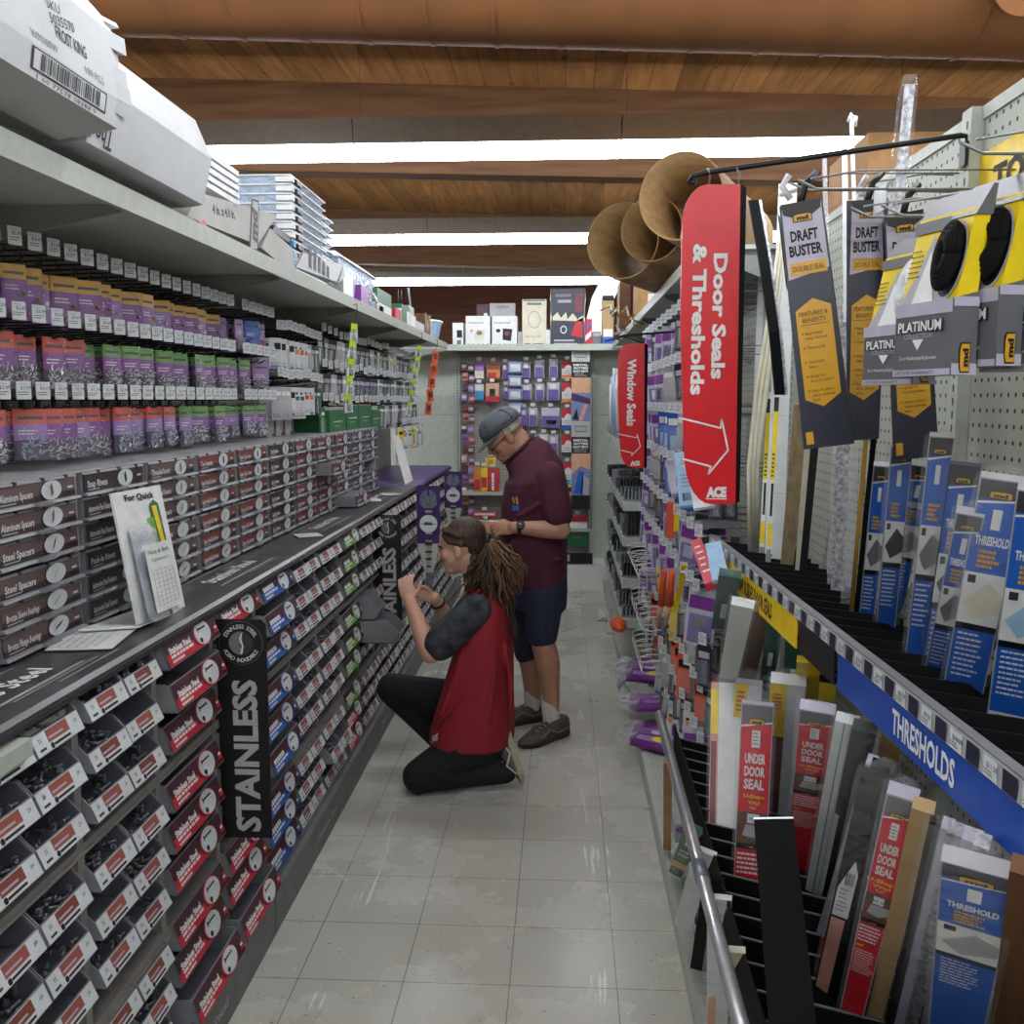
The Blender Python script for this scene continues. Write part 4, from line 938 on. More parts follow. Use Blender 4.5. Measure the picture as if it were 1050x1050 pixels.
# the two tilted trays
def railx(y): return .454 + (2.9 - y) * .029
def tubx(y): return .300 - (2.82 - y) * .013
t = thing('weatherstrip_tray', 'upper black divided tray with a price channel and coloured strip signs', 'display tray')
MB().prism([(railx(R0), R0, 1.172), (GX, R0, 1.172), (GX, R0, 1.166), (railx(R0), R0, 1.166)], (0, 0, 0), 'black') if False else None
mb = MB(); mb.prism([(railx(R0) + .004, R0, 1.166), (railx(RJ) + .004, RJ, 1.166), (GX - .002, RJ, 1.166), (GX - .002, R0, 1.166)], (0, 0, .006), 'rubber_black'); mb.build('tray_floor', t)
y = RJ - .02
while y > R0:
    x0 = railx(y) + .012
    MB().prism([(x0, y, 1.172), (GX - .003, y, 1.172), (GX - .003, y, 1.205), (x0, y, 1.232)], (0, .003, 0), 'black').build('divider', t)
    y -= .083
d = V((railx(R0) - railx(RJ), R0 - RJ, 0))
MB().prism([(railx(RJ), RJ, 1.216), (railx(RJ) - .006, RJ, 1.22), (railx(RJ), RJ, 1.243), (railx(RJ) + .012, RJ, 1.246), (railx(RJ) + .012, RJ, 1.168), (railx(RJ) + .006, RJ, 1.168)], d, 'mid_grey').build('price_channel', t)
ru = d.normalized() * -1                                          # along the rail, away from the viewer
def railface(y, z, k=0.0):
    n = V((-ru.y, ru.x, 0)); return V((railx(y), y, z)) + n * (.004 + k)
mb = MB()
yy_ = 2.85
pts_n = V((-ru.y, ru.x, 0))
mb.prism([railface(RJ, 1.2165, .003), railface(RJ, 1.2435, .001), railface(RJ, 1.2435, .002), railface(RJ, 1.2165, .004)], d, 'light_grey'); mb.build('label_strip', t)
i = 0
while yy_ > .85:
    f = Face(mb := MB(), railface(yy_, 1.2305, .0045), -ru, (0, 0, 1), .0004)
    f.rect(-.017, .017, -.0128, .0128, 'tag_white', 1); f.text('$%d.59' % (9 + i % 17), 0.004, .003, .007, 'ink', 2); f.lines(-.015, .013, -.004, 2, .004, .002, 'mid_grey', 2)
    mb.build('price_tag', t)
    f = Face(mb := MB(), railface(yy_ - .046, 1.2305, .0045), -ru, (0, 0, 1), .0004); f.rect(-.017, .017, -.0128, .0128, 'pack_navy', 1); mb.build('blank_tag', t)
    yy_ -= .092; i += 1
def valance(ya, yb_, m, word, ink, name, wx, tw, h=.066):
    z1 = 1.2155; L = ya - yb_
    mb = MB(); mb.prism([railface(ya, z1 - h), railface(ya, z1), railface(ya, z1) - pts_n * .003, railface(ya, z1 - h) - pts_n * .003], d.normalized() * L, m)
    f = Face(mb, railface((ya + yb_) / 2, z1 - h / 2), -ru, (0, 0, 1), .0006); f.text(word, wx * L, 0, h * .56, ink, 1, w=tw, bold=.015)
    return mb.build(name, t)
valance(2.90, 1.95, 'sign_yellow', 'TOP & SIDES DOOR SEALS', 'ink', 'yellow_sign', 0.10, .36)
valance(1.93, 1.70, 'black', ' ', 'ink', 'dark_sign', 0, .1)
valance(1.68, .60, 'sign_blue', 'THRESHOLDS', 'white', 'blue_sign', -.157, .215)

t = thing('weatherstrip_tray', 'lower black divided tray behind a shiny metal tube rail', 'display tray')
ZT = .69
d2 = V((tubx(R0) - tubx(2.9), R0 - 2.9, 0))
MB().tube([(tubx(2.9), 2.9, ZT), (tubx(1.9), 1.9, ZT), (tubx(1.885), 1.885, ZT), (tubx(R0), R0, ZT)], .0135, 'silver', 14).build('tube_rail', t)
MB().tube([(tubx(1.93), 1.93, ZT), (tubx(1.86), 1.86, ZT)], .0155, 'steel_dark', 14).build('rail_joint', t)
MB().prism([(tubx(2.9) - .004, 2.9, ZT - .024), (tubx(2.9) + .004, 2.9, ZT - .024), (tubx(2.9) + .008, 2.9, ZT - .010), (tubx(2.9) - .008, 2.9, ZT - .010)], d2, 'black').prism([(tubx(2.9) - .0085, 2.9, ZT - .020), (tubx(2.9) - .0045, 2.9, ZT - .020), (tubx(2.9) - .0085, 2.9, ZT - .012), (tubx(2.9) - .0105, 2.9, ZT - .012)], d2, 'copper').build('front_channel', t)  # copper strip paints in the reflection along the rail
ZF = .50
MB().prism([(tubx(R0) + .05, R0, ZF), (tubx(2.9) + .05, 2.9, ZF), (GX - .002, 2.9, ZF), (GX - .002, R0, ZF)], (0, 0, -.006), 'rubber_black').build('tray_floor', t)
MB().prism([(tubx(R0) + .046, R0, ZF), (tubx(2.9) + .046, 2.9, ZF), (tubx(2.9) + .046, 2.9, ZT - .03), (tubx(R0) + .046, R0, ZT - .03)], (.004, 0, 0), 'rubber_black').build('tray_front', t)
y = 2.88
while y > R0:
    mb = MB(); x0 = tubx(y) + .052
    mb.prism([(x0, y, ZF), (GX - .003, y, ZF), (GX - .003, y, ZF + .04), (x0, y, ZF + .125)], (0, .003, 0), 'black').prism([(x0, y - .0008, ZF + .122), (GX - .003, y - .0008, ZF + .037), (GX - .003, y - .0008, ZF + .0402), (x0, y - .0008, ZF + .1252)], (0, .0044, 0), 'mid_grey')
    mb.build('divider', t); y -= .085

# ------------------------------------------------------------------ long goods standing in the trays
def slat(name, label, cat, b, tp, w, T, m, spec=None, yaw=0.0, film=None, side=None, group=None, wt=None):
    """Long flat article standing between two points; its broad face looks to the aisle, turned by yaw."""
    b, tp = V(b), V(tp); u = (tp - b).normalized(); L = (tp - b).length; mid = (b + tp) / 2
    n = (CAMP - mid); n = (n - u * n.dot(u)).normalized(); n = Matrix.Rotation(yaw, 3, u) @ n; r = u.cross(n)
    mb = MB(); wt = wt or w
    ring = lambda p, ww: [p - r * ww / 2, p + r * ww / 2, p + r * ww / 2 - n * T, p - r * ww / 2 - n * T]
    mb.loft([ring(b, w), ring(tp, wt)], m, smooth=False)
    o = mb.build(name); tag(o, label, cat, group)
    if spec:
        pm = MB(); f = Face(pm, mid, r, u, .0007); spec(f, w, L); pm.build('printed_card', o)
        if f.n.dot(CAMP - mid) < 0: pass
    if film:
        e = .007; fb = MB(); top = tp + u * film
        fb.loft([[p + s * r * e + q * n * e for p, s, q in zip(ring(b, w), (-1, 1, 1, -1), (1, 1, -1, -1))], [p + s * r * e + q * n * e for p, s, q in zip(ring(tp - u * .01, wt), (-1, 1, 1, -1), (1, 1, -1, -1))], [tp + u * film * .6 + r * wt * k * .5 - n * T * q + n * .006 * math.sin(9 * k) for k, q in ((-.8, 0), (.5, .1), (.9, .6), (-.6, .9))], [top + r * wt * k * .5 - n * T * q for k, q in ((-.45, .2), (.25, .3), (.45, .6), (-.2, .7))]], 'film')
        fb.build('plastic_sleeve', o)
    return o
def sp_under(f, w, L):
    f.rect(-w / 2 + .002, w / 2 - .002, -L / 2 + .003, L * .5 - .004, 'pack_red', 1); f.rect(-w / 2 + .002, w / 2 - .002, L * .5 - .045, L * .5 - .003, 'pack_grey', 2)
    f.poly([(-w / 2 + .002, L * .5 - .05), (w / 2 - .002, L * .5 - .038), (w / 2 - .002, L * .5 - .042), (-w / 2 + .002, L * .5 - .054)], 'white', 3)
    md_logo(f, 0, L * .5 - .040, w * .5, 4); f.rect(-w * .13, w * .13, L * .5 - .100, L * .5 - .060, 'white', 2); f.lines(-w * .1, w * .1, L * .5 - .067, 4, .008, .003, 'mid_grey', 3)
    for i, s in enumerate(('UNDER', 'DOOR', 'SEAL')): f.text(s, 0, L * .5 - .125 - i * .030, .022, 'white', 2, w=w * .64, bold=.02)
    for i, s in enumerate(('U-Shape', 'Vinyl')): f.text(s, w * .02, L * .5 - .213 - i * .014, .0095, 'pack_yellow', 2, bold=.01)
    f.text('Felt', 0, L * .5 - .240, .006, 'white', 2)
    y = L * .5 - .250
    f.rect(-w / 2 + .002, w / 2 - .002, y - .075, y, 'brown_photo', 2); f.rect(-w * .16, w * .22, y - .026, y - .004, 'white', 4); f.text('36 in', .03 * w, y - .015, .007, 'ink', 5)
    f.poly([(-w * .3, y - .056), (w * .1, y - .064), (w * .45, y - .052), (w * .45, y - .03), (-w * .2, y - .03)], 'light_grey', 3); f.poly([(-w * .48, y - .075), (w * .48, y - .075), (w * .48, y - .062), (-w * .48, y - .056)], 'wood_dark', 3)
    f.rect(-w / 2 + .002, w / 2 - .002, y - .088, y - .075, 'black', 3); f.text('md', 0, y - .082, .005, 'white', 4)
    f.lines(-w * .42, w * .44, y - .1, 5, .011, .005, 'white', 2, rag=.2); f.lines(-w * .42, -w * .1, y - .162, 1, .01, .005, 'pack_yellow', 2)
    f.lines(-w * .40, w * .44, y - .178, 10, .008, .0028, 'white', 2, rag=.25)
def sp_thresh(full=True, pic='light_grey', title=True):
    def sp(f, w, L):
        f.rect(-w / 2 + .002, w / 2 - .002, -L / 2 + .002, L / 2 - .002, 'pack_blue', 1); f.rect(-w / 2 + .002, w / 2 - .002, L / 2 - .034, L / 2 - .002, 'dark_grey', 2)
        f.poly([(-w / 2 + .002, L / 2 - .038), (w / 2 - .002, L / 2 - .030), (w / 2 - .002, L / 2 - .033), (-w / 2 + .002, L / 2 - .042)], 'white', 3)
        md_logo(f, 0, L / 2 - .024, w * .5, 4); f.rect(-w * .1, w * .1, L / 2 - .085, L / 2 - .05, 'white', 2)
        if title: f.text('THRESHOLD', 0, L / 2 - .105, .016, 'white', 2, w=w * .74, bold=.02)
        f.lines(-w * .25, w * .25, L / 2 - .125, 4, .009, .006, 'pack_gold', 2)
        y = L / 2 - .165
        f.rect(-w / 2 + .002, w / 2 - .002, y - .10, y, 'white', 2); f.poly([(-w * .4, y - .06), (w * .1, y - .015), (w * .46, y - .035), (w * .46, y - .07), (-w * .1, y - .09)], pic, 3); f.rect(-w * .38, -w * .2, y - .02, y - .005, 'dark_grey', 3)
        f.rect(-w / 2 + .002, w / 2 - .002, y - .112, y - .10, 'black', 3); f.lines(-w * .38, w * .3, y - .122, 9, .011, .004, 'white', 2); 
        f.rect(-w / 2 + .002, w / 2 - .002, -L / 2 + .002, -L / 2 + .03, 'white', 2); f.lines(-w * .3, w * .3, -L / 2 + .024, 4, .006, .002, 'ink', 3)
    return sp
UZ = 1.176
def U(px, py, X): return at(px, py, X=X)
def B(px, py, z=UZ): return at(px, py, Z=z)
def up_pack(b, tp, Xt, wpx, label, spec, m='light_grey', T=.014, yaw=0.0, film=None, name='threshold_pack', cat='pack', z=UZ, group=None):
    bb = B(*b, z=z) if len(b) == 2 else at(b[0], b[1], X=b[2]); tt = U(*tp, Xt); dist = ((bb + tt) / 2 - CAMP).length
    return slat(name, label, cat, bb, tt, wpx * dist / F_PX * 1.02, T, m, spec, yaw, film, group=group)
G1 = 'threshold packs in the upper tray'
up_pack((888, 640), (905, 478), .60, 15, 'slim blue threshold pack with a dark picture, left of its twin', sp_thresh(pic='mid_grey', title=False), group=G1)
up_pack((907, 655), (925, 458), .585, 18, 'blue threshold pack with a small door picture, in front of the pegboard gap', sp_thresh(pic='dark_grey', title=False), film=.012, group=G1)
up_pack((912, 640), (946, 478), .63, 19, 'tilted blue threshold pack showing a pale bar, behind the black strip', sp_thresh(pic='silver'), group=G1)
up_pack((938, 684), (966, 448), .585, 20, 'tall blue threshold pack with silver side, standing almost upright', sp_thresh(pic='silver', title=False), film=.01, group=G1)
up_pack((958, 690), (990, 478), .62, 24, 'dark blue threshold pack inside a loose clear sleeve', sp_thresh(pic='dark_grey'), m='pack_navy', film=.035, group=G1)
up_pack((957, 700), (995, 528), .56, 21, 'short blue threshold pack with gold print, low in front', sp_thresh(pic='silver'), film=.02, group=G1)
up_pack((985, 720), (1030, 492), .585, 36, 'wide blue threshold pack with a cream threshold picture', sp_thresh(pic='cream'), film=.02, group=G1)
up_pack((1034, 745), (1072, 505), .575, 40, 'blue and white threshold pack cut by the right edge of the photo', sp_thresh(pic='pale_blue'), group=G1)
up_pack((1020, 700), (1060, 500), .64, 22, 'dark strip leaning between two blue threshold packs', None, m='rubber_black', name='seal_strip', cat='strip')
G2 = 'bare strips in the upper tray'
def ustrip(b, tp, Xt, w, m, label, T=.010, yaw=0.0): up_pack(b, tp, Xt, w, label, None, m=m, T=T, yaw=yaw, name='seal_strip', cat='strip', group=G2)
ustrip((877, 640), (897, 440), .62, 5, 'rubber_black', 'thin speckled black strip beside the slim blue pack')
ustrip((872, 640), (889, 440), .63, 4, 'brass', 'thin brassy strip next to the black one')
ustrip((866, 630), (878, 420), .64, 9, 'film_soft', 'clear plastic profile leaning on the pegboard')
ustrip((858, 618), (872, 270), .655, 12, 'alu', 'tall aluminium strip reaching up behind the draft stopper packs')
ustrip((851, 612), (862, 330), .66, 6, 'film_soft', 'narrow clear strip left of the tall aluminium one')
ustrip((822, 598), (838, 430), .60, 7, 'dark_grey', 'short dark metal strip by the wooden one')
ustrip((806, 590), (822, 415), .595, 13, 'wood_strip', 'flat raw wood strip right of the white foam boards')
ustrip((817, 597), (829, 440), .62, 5, 'vinyl_cream', 'thin cream edge strip behind the wood strip')
ustrip((940, 620), (957, 455), .66, 6, 'rubber_black', 'black strip standing behind the tall silver-sided pack')
# white foam boards with a yellow-labelled pair in front
t = thing('foam_board', 'tall white foam boards standing behind the red door seal sign', 'board')
bb, tt = at(790, 588, X=.60), at(804, 190, X=.645); u = (tt - bb).normalized()
o = slat('foam_board', 'tall white scored foam board left of the wood strip', 'board', at(793, 586, X=.60), at(808, 188, X=.64), .052, .03, 'foam_white', lambda f, w, L: [f.rect(-w / 2, w / 2, L * k - .0006, L * k + .0006, 'light_grey', 1) for k in (-.3, -.1, .12, .3)])
bpy.data.objects.remove(t)
def sp_yl(f, w, L):
    f.rect(-w / 2, w / 2, -L / 2, L / 2, 'white', 1); f.rect(-w / 2, w / 2, L * .0, L * .38, 'pack_yellow', 2); f.rect(-w / 2, w / 2, L * .38, L * .46, 'ink', 2); f.rect(-w / 2, w / 2, -L * .36, -L * .24, 'pack_yellow', 2)
    f.lines(-w * .3, w * .3, L * .14, 6, .012, .006, 'ink', 3); f.rect(-w * .2, w * .3, -L * .2, -L * .02, 'black', 3); barcode(f, -w * .4, w * .4, -L * .46, -L * .38, 'ink', 3, 6)
for k, (a, b_, lab) in enumerate((((780, 583), (789, 402), 'left one of two slim strips with yellow and black labels'), ((787, 586), (797, 400), 'right one of two slim strips with yellow and black labels'))):
    slat('labelled_strip', lab, 'strip', at(*a, X=.565), at(*b_, X=.60), .013, .012, 'white', sp_yl)
t = thing('vinyl_strip', 'bent cream vinyl strips bowed between the red sign and the foam board', 'strip')
for k in range(3):
    P = [at(769 + k * 3.5, 572 + k * 2, X=.545 + k * .012), at(768 + k * 4, 480, X=.535 + k * .012), at(776 + k * 5, 400, X=.55 + k * .012), at(789 + k * 4, 320, X=.57 + k * .012), at(800 + k * 3, 240, X=.60 + k * .01)]
    MB().tube(P, [.006, .007, .007, .006, .004], 'vinyl_cream', 8, flat=.5).build('strand', t)
slat('foam_board', 'second white board edge peeking above the red sign, farther back', 'board', at(770, 560, X=.60), at(783, 225, X=.63), .02, .02, 'carton_white')
t = thing('door_gasket', 'long black rubber door gasket with an aluminium edge hanging behind the red sign', 'gasket')
P = [at(768, 205, X=.47), at(779, 270, X=.49), at(789, 340, X=.51), at(795, 405, X=.53)]
mb = MB()
for a, b_ in zip(P, P[1:]): mb.prism([a, a + V((.024, 0, 0)), b_ + V((.024, 0, 0)), b_], (0, .012, 0), 'rubber_black')
mb.build('rubber_strip', t)
mb = MB()
for a, b_ in zip(P, P[1:]): mb.prism([a + V((.025, -.002, 0)), a + V((.031, -.002, 0)), b_ + V((.031, -.002, 0)), b_ + V((.025, -.002, 0))], (0, .006, 0), 'alu')
mb.build('metal_edge', t)
# tall wrapped strips poking above everything
for (b_, tp, X1, w, m, lab, T) in (((912, 300), (933, 86), .62, 10, 'alu', 'tallest film-wrapped speckled strip poking up past the light', .012), ((880, 330), (873, 120), .64, 5, 'bag_white', 'thin white strip with a hooked top, left of the tallest', .008), ((850, 330), (845, 148), .64, 6, 'film_soft', 'short clear wrapped strip sticking up left of the white ones', .008), ((868, 330), (866, 145), .65, 7, 'bag_white', 'pale strip just left of the hooked white strip', .008)):
    o = slat('wrapped_strip', lab, 'strip', at(*b_, X=X1 - .02), at(*tp, X=X1), w * 1.75 / F_PX, T, m)
    if m == 'alu':
        bb, tt = at(*b_, X=X1 - .02), at(*tp, X=X1); u = (tt - bb).normalized()
        MB().loft([[bb + u * L_ + V((dx * s, dy, 0)) for dx, dy in ((-.014, -.006), (.013, -.006), (.013, .016), (-.014, .016))] for L_, s in ((.0, 1), ((tt - bb).length - .02, 1.1), ((tt - bb).length + .015, .7))], 'film').build('plastic_sleeve', o)
q = at(873, 120, X=.64); mb = MB(); mb.tube([q + V((-.006, 0, -.01)), q + V((.0, 0, .006)), q + V((.010, 0, .0)), q + V((.008, 0, -.02))], .005, 'bag_white', 7); o = mb.build('hooked_clip'); tag(o, 'curled white plastic clip over the top of the pale strips', 'clip')

# lower tray goods
LZ = .508
G3 = 'packs in the lower tray'
def low(b, tp, Xt, wpx, label, spec, m='light_grey', T=.02, yaw=0.0, film=None, name='door_seal_pack', cat='pack', z=LZ, group=G3):
    return up_pack(b, tp, Xt, wpx, label, spec, m, T, yaw, film, name, cat, z, group)
def sp_side(f, w, L):
    f.rect(-w / 2, w / 2, -L / 2, L / 2, 'pack_lilac', 1)
def sp_chan(f, w, L):
    f.rect(-w / 2 + w * .26, w / 2, -L / 2, L / 2, 'white', 1); f.rect(-w / 2, -w / 2 + w * .25, -L / 2, L * .5, 'skin_pink', 1); f.rect(-w / 2, -w / 2 + w * .25, L * .2, L * .46, 'pack_yellow', 2); f.rect(-w / 2 + w * .03, -w / 2 + w * .2, -L * .45, L * .16, 'drawer_wine', 2)
low((743, 896), (745, 700), .46, 30, 'tall white channel seal in a sleeve, leftmost of the lower tray', sp_chan, 'bag_white', .03, film=.03)
def sp_yside(f, w, L):
    f.rect(-w * .02, w / 2, -L / 2, L / 2, 'bag_white', 1); f.rect(-w / 2, -w * .02, -L / 2, L / 2, 'brown_photo', 1); f.rect(-w / 2, -w * .02, L * .18, L * .5, 'pack_yellow', 2); f.lines(-w * .4, -w * .1, L * .44, 5, .014, .007, 'pack_red', 3)
low((797, 850), (808, 702), .50, 29, 'white seal with a bright yellow label, between the two red packs', sp_yside, 'bag_white', .03, film=.035)
low((758, 830), (768, 702), .50, 24, 'white seal with yellow top, behind the torn red pack', sp_yside, 'bag_white', .03, film=.04)
o = low((767, 930), (777, 722), .435, 29, 'red UNDER DOOR SEAL pack in torn plastic, left of the black strip', sp_under, 'pack_lilac', .022, film=.03)
low((818, 900), (838, 730), .46, 27, 'red UNDER DOOR SEAL pack with a clean label, right of the torn one', sp_under, 'pack_lilac', .022, film=.02)
low((833, 922), (868, 742), .48, 17, 'white ribbed metal seal leaning right of the red packs', lambda f, w, L: [f.rect(-w * .1, -w * .05, -L / 2, L / 2, 'mid_grey', 1), f.rect(w * .2, w * .24, -L / 2, L / 2, 'light_grey', 1)], 'foam_white', .02, film=.02, name='seal_strip', cat='strip')
low((848, 920), (886, 750), .50, 18, 'dark grey seal in a clear sleeve beside the white ribbed one', None, 'dark_grey', .02, film=.03, name='seal_strip', cat='strip')
low((836, 975), (893, 785), .47, 8, 'slim mauve-edged strip leaning across the tray', None, 'pack_lilac', .02, name='seal_strip', cat='strip')
low((842, 1000), (902, 790), .475, 14, 'black and red seal pack half hidden behind the mauve strip', lambda f, w, L: [f.rect(-w / 2, w / 2, -L / 2, -L * .02, 'pack_red', 1)], 'rubber_black', .02, name='seal_strip', cat='strip')
slat('rubber_strip', 'flat matte black rubber strip standing in front of the red packs', 'strip', at(818, 1110, X=.335), at(793, 838, X=.375), .068, .006, 'rubber_black', lambda f, w, L: [f.rect(-w / 2, w / 2, L / 2 - .004, L / 2, 'silver', 1)], 0.0)
def sp_stick(f, w, L):
    f.poly([(-w * .45, -L * .02), (w * .0, -L * .02), (w * .0, L * .17), (-w * .14, L * .22), (-w * .45, L * .10)], 'white', 1); f.lines(-w * .38, -w * .05, L * .1, 6, L * .018, .003, 'mid_grey', 2); barcode(f, -w * .3, -w * .05, L * .12, L * .17, 'ink', 2, 8); f.rect(-w * .45, -w * .05, -L * .5, -L * .03, 'skin_pink', 1)
low((846, 1035), (903, 805), .44, 30, 'black sponge seal in a loose shiny bag with a white sticker', sp_stick, 'rubber_black', .022, film=.045)
low((868, 1060), (925, 818), .455, 22, 'red UNDER DOOR SEAL pack squeezed beside the black sponge seal', sp_under, 'pack_lilac', .022, film=.03)
low((893, 1060), (946, 832), .465, 15, 'tan kraft strip beside the squeezed red pack', None, 'tan', .02, name='seal_strip', cat='strip')
for i, (bx, tx, m, w) in enumerate(((906, 958, 'rubber_black', 7), (916, 971, 'pack_lilac', 8), (928, 981, 'alu', 12), (945, 996, 'pack_lilac', 12), (960, 1006, 'alu', 10))):
    low((bx, 1075), (tx, 845 + i * 6), .475, w, '%s metal strip leaning in the row left of the blue threshold pack, %s along' % ({'rubber_black': 'black', 'pack_lilac': 'mauve', 'alu': 'grey'}[m], ordn(i)), None, m, .018, name='seal_strip', cat='strip', film=.01)
low((972, 1110), (1003, 893), .44, 44, 'blue THRESHOLD pack in a crumpled sleeve, foreground right', sp_thresh(pic='light_grey'), 'light_grey', .02, film=.05)
low((1022, 1110), (1058, 900), .46, 24, 'dark wooden strip at the right edge of the lower tray', None, 'wood_dark', .02, name='seal_strip', cat='strip')
# farther lower goods
def sp_teal(f, w, L):
    f.rect(-w / 2, w / 2, -L / 2, L / 2, 'pack_teal', 1); f.rect(-w * .15, w * .15, L * .2, L * .32, 'white', 2); f.text('DOOR', 0, L * .08, L * .045, 'white', 2, w=w * .6, bold=.02); f.text('SWEEP', 0, L * .0, L * .045, 'white', 2, w=w * .7, bold=.02); f.rect(-w * .3, w * .3, -L * .12, -L * .04, 'header_green', 2); f.rect(-w / 2, w / 2, -L * .3, -L * .16, 'peach', 2); f.lines(-w * .3, w * .3, -L * .34, 5, L * .025, L * .01, 'white', 2)
low((730, 692), (748, 592), .42, 16, 'teal door sweep pack at the far end of the lower tray', sp_teal, 'pack_teal', .02, film=.01)
low((736, 750), (761, 622), .40, 17, 'white metal strip in a sleeve next to the teal pack', None, 'foam_white', .02, name='seal_strip', cat='strip', film=.01)
low((758, 730), (779, 628), .47, 17, 'dark brown seal in a clear wrapper below the yellow sign', None, 'wood_dark', .02, film=.03)
low((780, 740), (794, 645), .50, 13, 'narrow teal pack under the end of the yellow sign', sp_teal, 'pack_teal', .02)
low((800, 760), (806, 655), .52, 8, 'grey wrapped strip between the two narrow teal packs', None, 'light_grey', .02, name='seal_strip', cat='strip', film=.01)
low((808, 765), (816, 660), .53, 16, 'second narrow teal pack, under the dark sign', sp_teal, 'pack_teal', .02)
low((822, 775), (829, 680), .52, 17, 'yellow tagged pack under the dark sign', lambda f, w, L: [f.rect(-w / 2, w / 2, -L / 2, L / 2, 'pack_yellow', 1), f.lines(-w * .3, w * .3, L * .2, 3, L * .08, L * .04, 'pack_red', 2)], 'pack_yellow', .015)
low((842, 780), (849, 700), .53, 12, 'yellow-cornered black pack right of the yellow tagged one', lambda f, w, L: [f.rect(-w / 2, w / 2, L * .2, L / 2, 'pack_yellow', 1)], 'rubber_black', .015)
low((899, 820), (917, 750), .52, 15, 'yellow-topped clear pack just under the blue sign', lambda f, w, L: [f.rect(-w / 2, w / 2, L * .2, L / 2, 'pack_gold', 1)], 'light_grey', .015, film=.015)

# goods leaning out from the base shelf under the tube rail
def floorpiece(b, tp, zb, Xt, wpx, m, label, spec=None, T=.012): 
    bb = at(*b, Z=zb); tt = at(*tp, X=Xt); tt = bb.lerp(tt, min(1.0, (.662 - bb.z) / max(.01, tt.z - bb.z))); tt.x = min(tt.x, .318); slat('floor_strip' if spec is None else 'door_seal_pack', label, 'strip' if spec is None else 'pack', bb, tt, wpx * ((bb + tt) / 2 - CAMP).length / F_PX, T, m, spec, group='goods leaning on the base shelf')
floorpiece((699, 952), (734, 850), .16, .318, 18, 'bag_white', 'white wide strip sticking out over the base shelf edge')
floorpiece((716, 995), (741, 880), .13, .318, 17, 'rubber_black', 'black strip leaning under the tube rail')
floorpiece((692, 897), (712, 850), .12, .318, 15, 'pack_teal', 'small teal seal pack lying against the base shelf', sp_teal)
floorpiece((735, 1060), (745, 890), .12, .318, 20, 'bag_white', 'white upright board behind the tube rail, nearest the front')
floorpiece((722, 1020), (738, 930), .12, .318, 12, 'film_soft', 'clear wrapped strip between the black strip and the white board')
floorpiece((729, 1060), (733, 940), .12, .318, 7, 'peach', 'peach-coloured board edge by the white upright board')
floorpiece((757, 1060), (765, 960), .12, .318, 14, 'vinyl_cream', 'cream board behind the white upright board')
floorpiece((684, 872), (685, 783), .11, .318, 8, 'cardboard', 'thin brown cardboard post standing on the base shelf')
# ------------------------------------------------------------------ red flag signs on rods
def red_sign(yc, x0, x1, z0, z1, words, label, rod_to, arrow_h, yaw=0.0):
    w = x1 - x0; H = z1 - z0; t = thing('aisle_sign', label, 'sign', ((x0 + x1) / 2, yc, 0), yaw)
    # outline: top left corner rounded away, left edge bowed, bottom left rounded
    L = []
    for i in range(9): a = PI - (PI / 2) * i / 8 * 1.0; L.append((-w / 2 + w * .42 + w * .42 * math.cos(a), z1 - H * .12 + H * .12 * math.sin(a)))
    top = [(w / 2, z1)]
    Rr = [(w / 2 + w * .02, z0)]
    bl = []
    for i in range(8): a = -PI / 2 - (PI / 2) * i / 7; bl.append((-w / 2 + w * .62 + w * .50 * math.cos(a), z0 + H * .17 + H * .17 * math.sin(a)))
    Rr = [(w / 2 + w * .06, z0)]; pts = L + top + Rr + bl + [(-w * .44, z0 + H * .35), (-w * .5, z0 + H * .6)]
    pts = [(x, 0, z) for x, z in pts]
    MB().prism(pts, (0, .004, 0), 'sign_red').build('red_panel', t)
    MB().prism([(w / 2, 0, z1), (w / 2 + w * .14, .02, z1 - .002), (w / 2 + w * .17, .02, z0 + .004), (w / 2 + w * .06, 0, z0)], (0, .004, 0), 'rubber_black').build('dark_return', t)
    mb = MB(); f = Face(mb, (0, -.0008, (z0 + z1) / 2), (1, 0, 0), (0, 0, 1), .0008)
    for s, x, y, h, L_ in words: f.text(s, x * w, y * H, h, 'white', 1, w=L_ * H, rot=-PI / 2, bold=.02)
    y0 = -H * .5
    def seg(a, b, k=.0035):
        a, b = V((a[0] * w, y0 + a[1] * H)), V((b[0] * w, y0 + b[1] * H)); q = (b - a).normalized(); p = V((-q.y, q.x)) * k; f.poly([tuple(a - p - q * k * .5), tuple(b - p + q * k * .5), tuple(b + p + q * k * .5), tuple(a + p - q * k * .5)], 'white', 1)
    A = arrow_h
    P = [(-.47, .277), (.26, .245), (.27, .275), (.40, .174), (.06, .098), (.10, .122), (-.40, .146)]
    for a, b in zip(P, P[1:]): seg(a, b, w * .016)
    f.text('ACE', .21 * w, y0 + .040 * H, .030 * H, 'white', 1, w=.36 * w, bold=.04); f.rect(.02 * w, .40 * w, y0 + .016 * H, y0 + .019 * H, 'white', 1)
    mb.build('sign_print', t)
    mb = MB()
    for x in (-.05 * w, w * .46): mb.tube([(x, -.004, z1 + .018), (x - .004, -.003, z1 + .026), (x + .003, .003, z1 + .026), (x, .005, z1 - .012)], .0016, 'wire_grey', 6)
    mb.build('hang_clip', t); return t
red_sign(1.75, .206, .306, 1.468, 2.030, [('& Thresholds', -.17, .085, .023, .47), ('Door Seals', .19, .095, .023, .39)], 'large red Door Seals & Thresholds sign hanging over the aisle', None, .335)
red_sign(4.2, .232, .345, 1.362, 1.895, [('Window Seals', .04, .11, .036, .54)], 'smaller red Window Seals sign, farther down the aisle', None, .27)
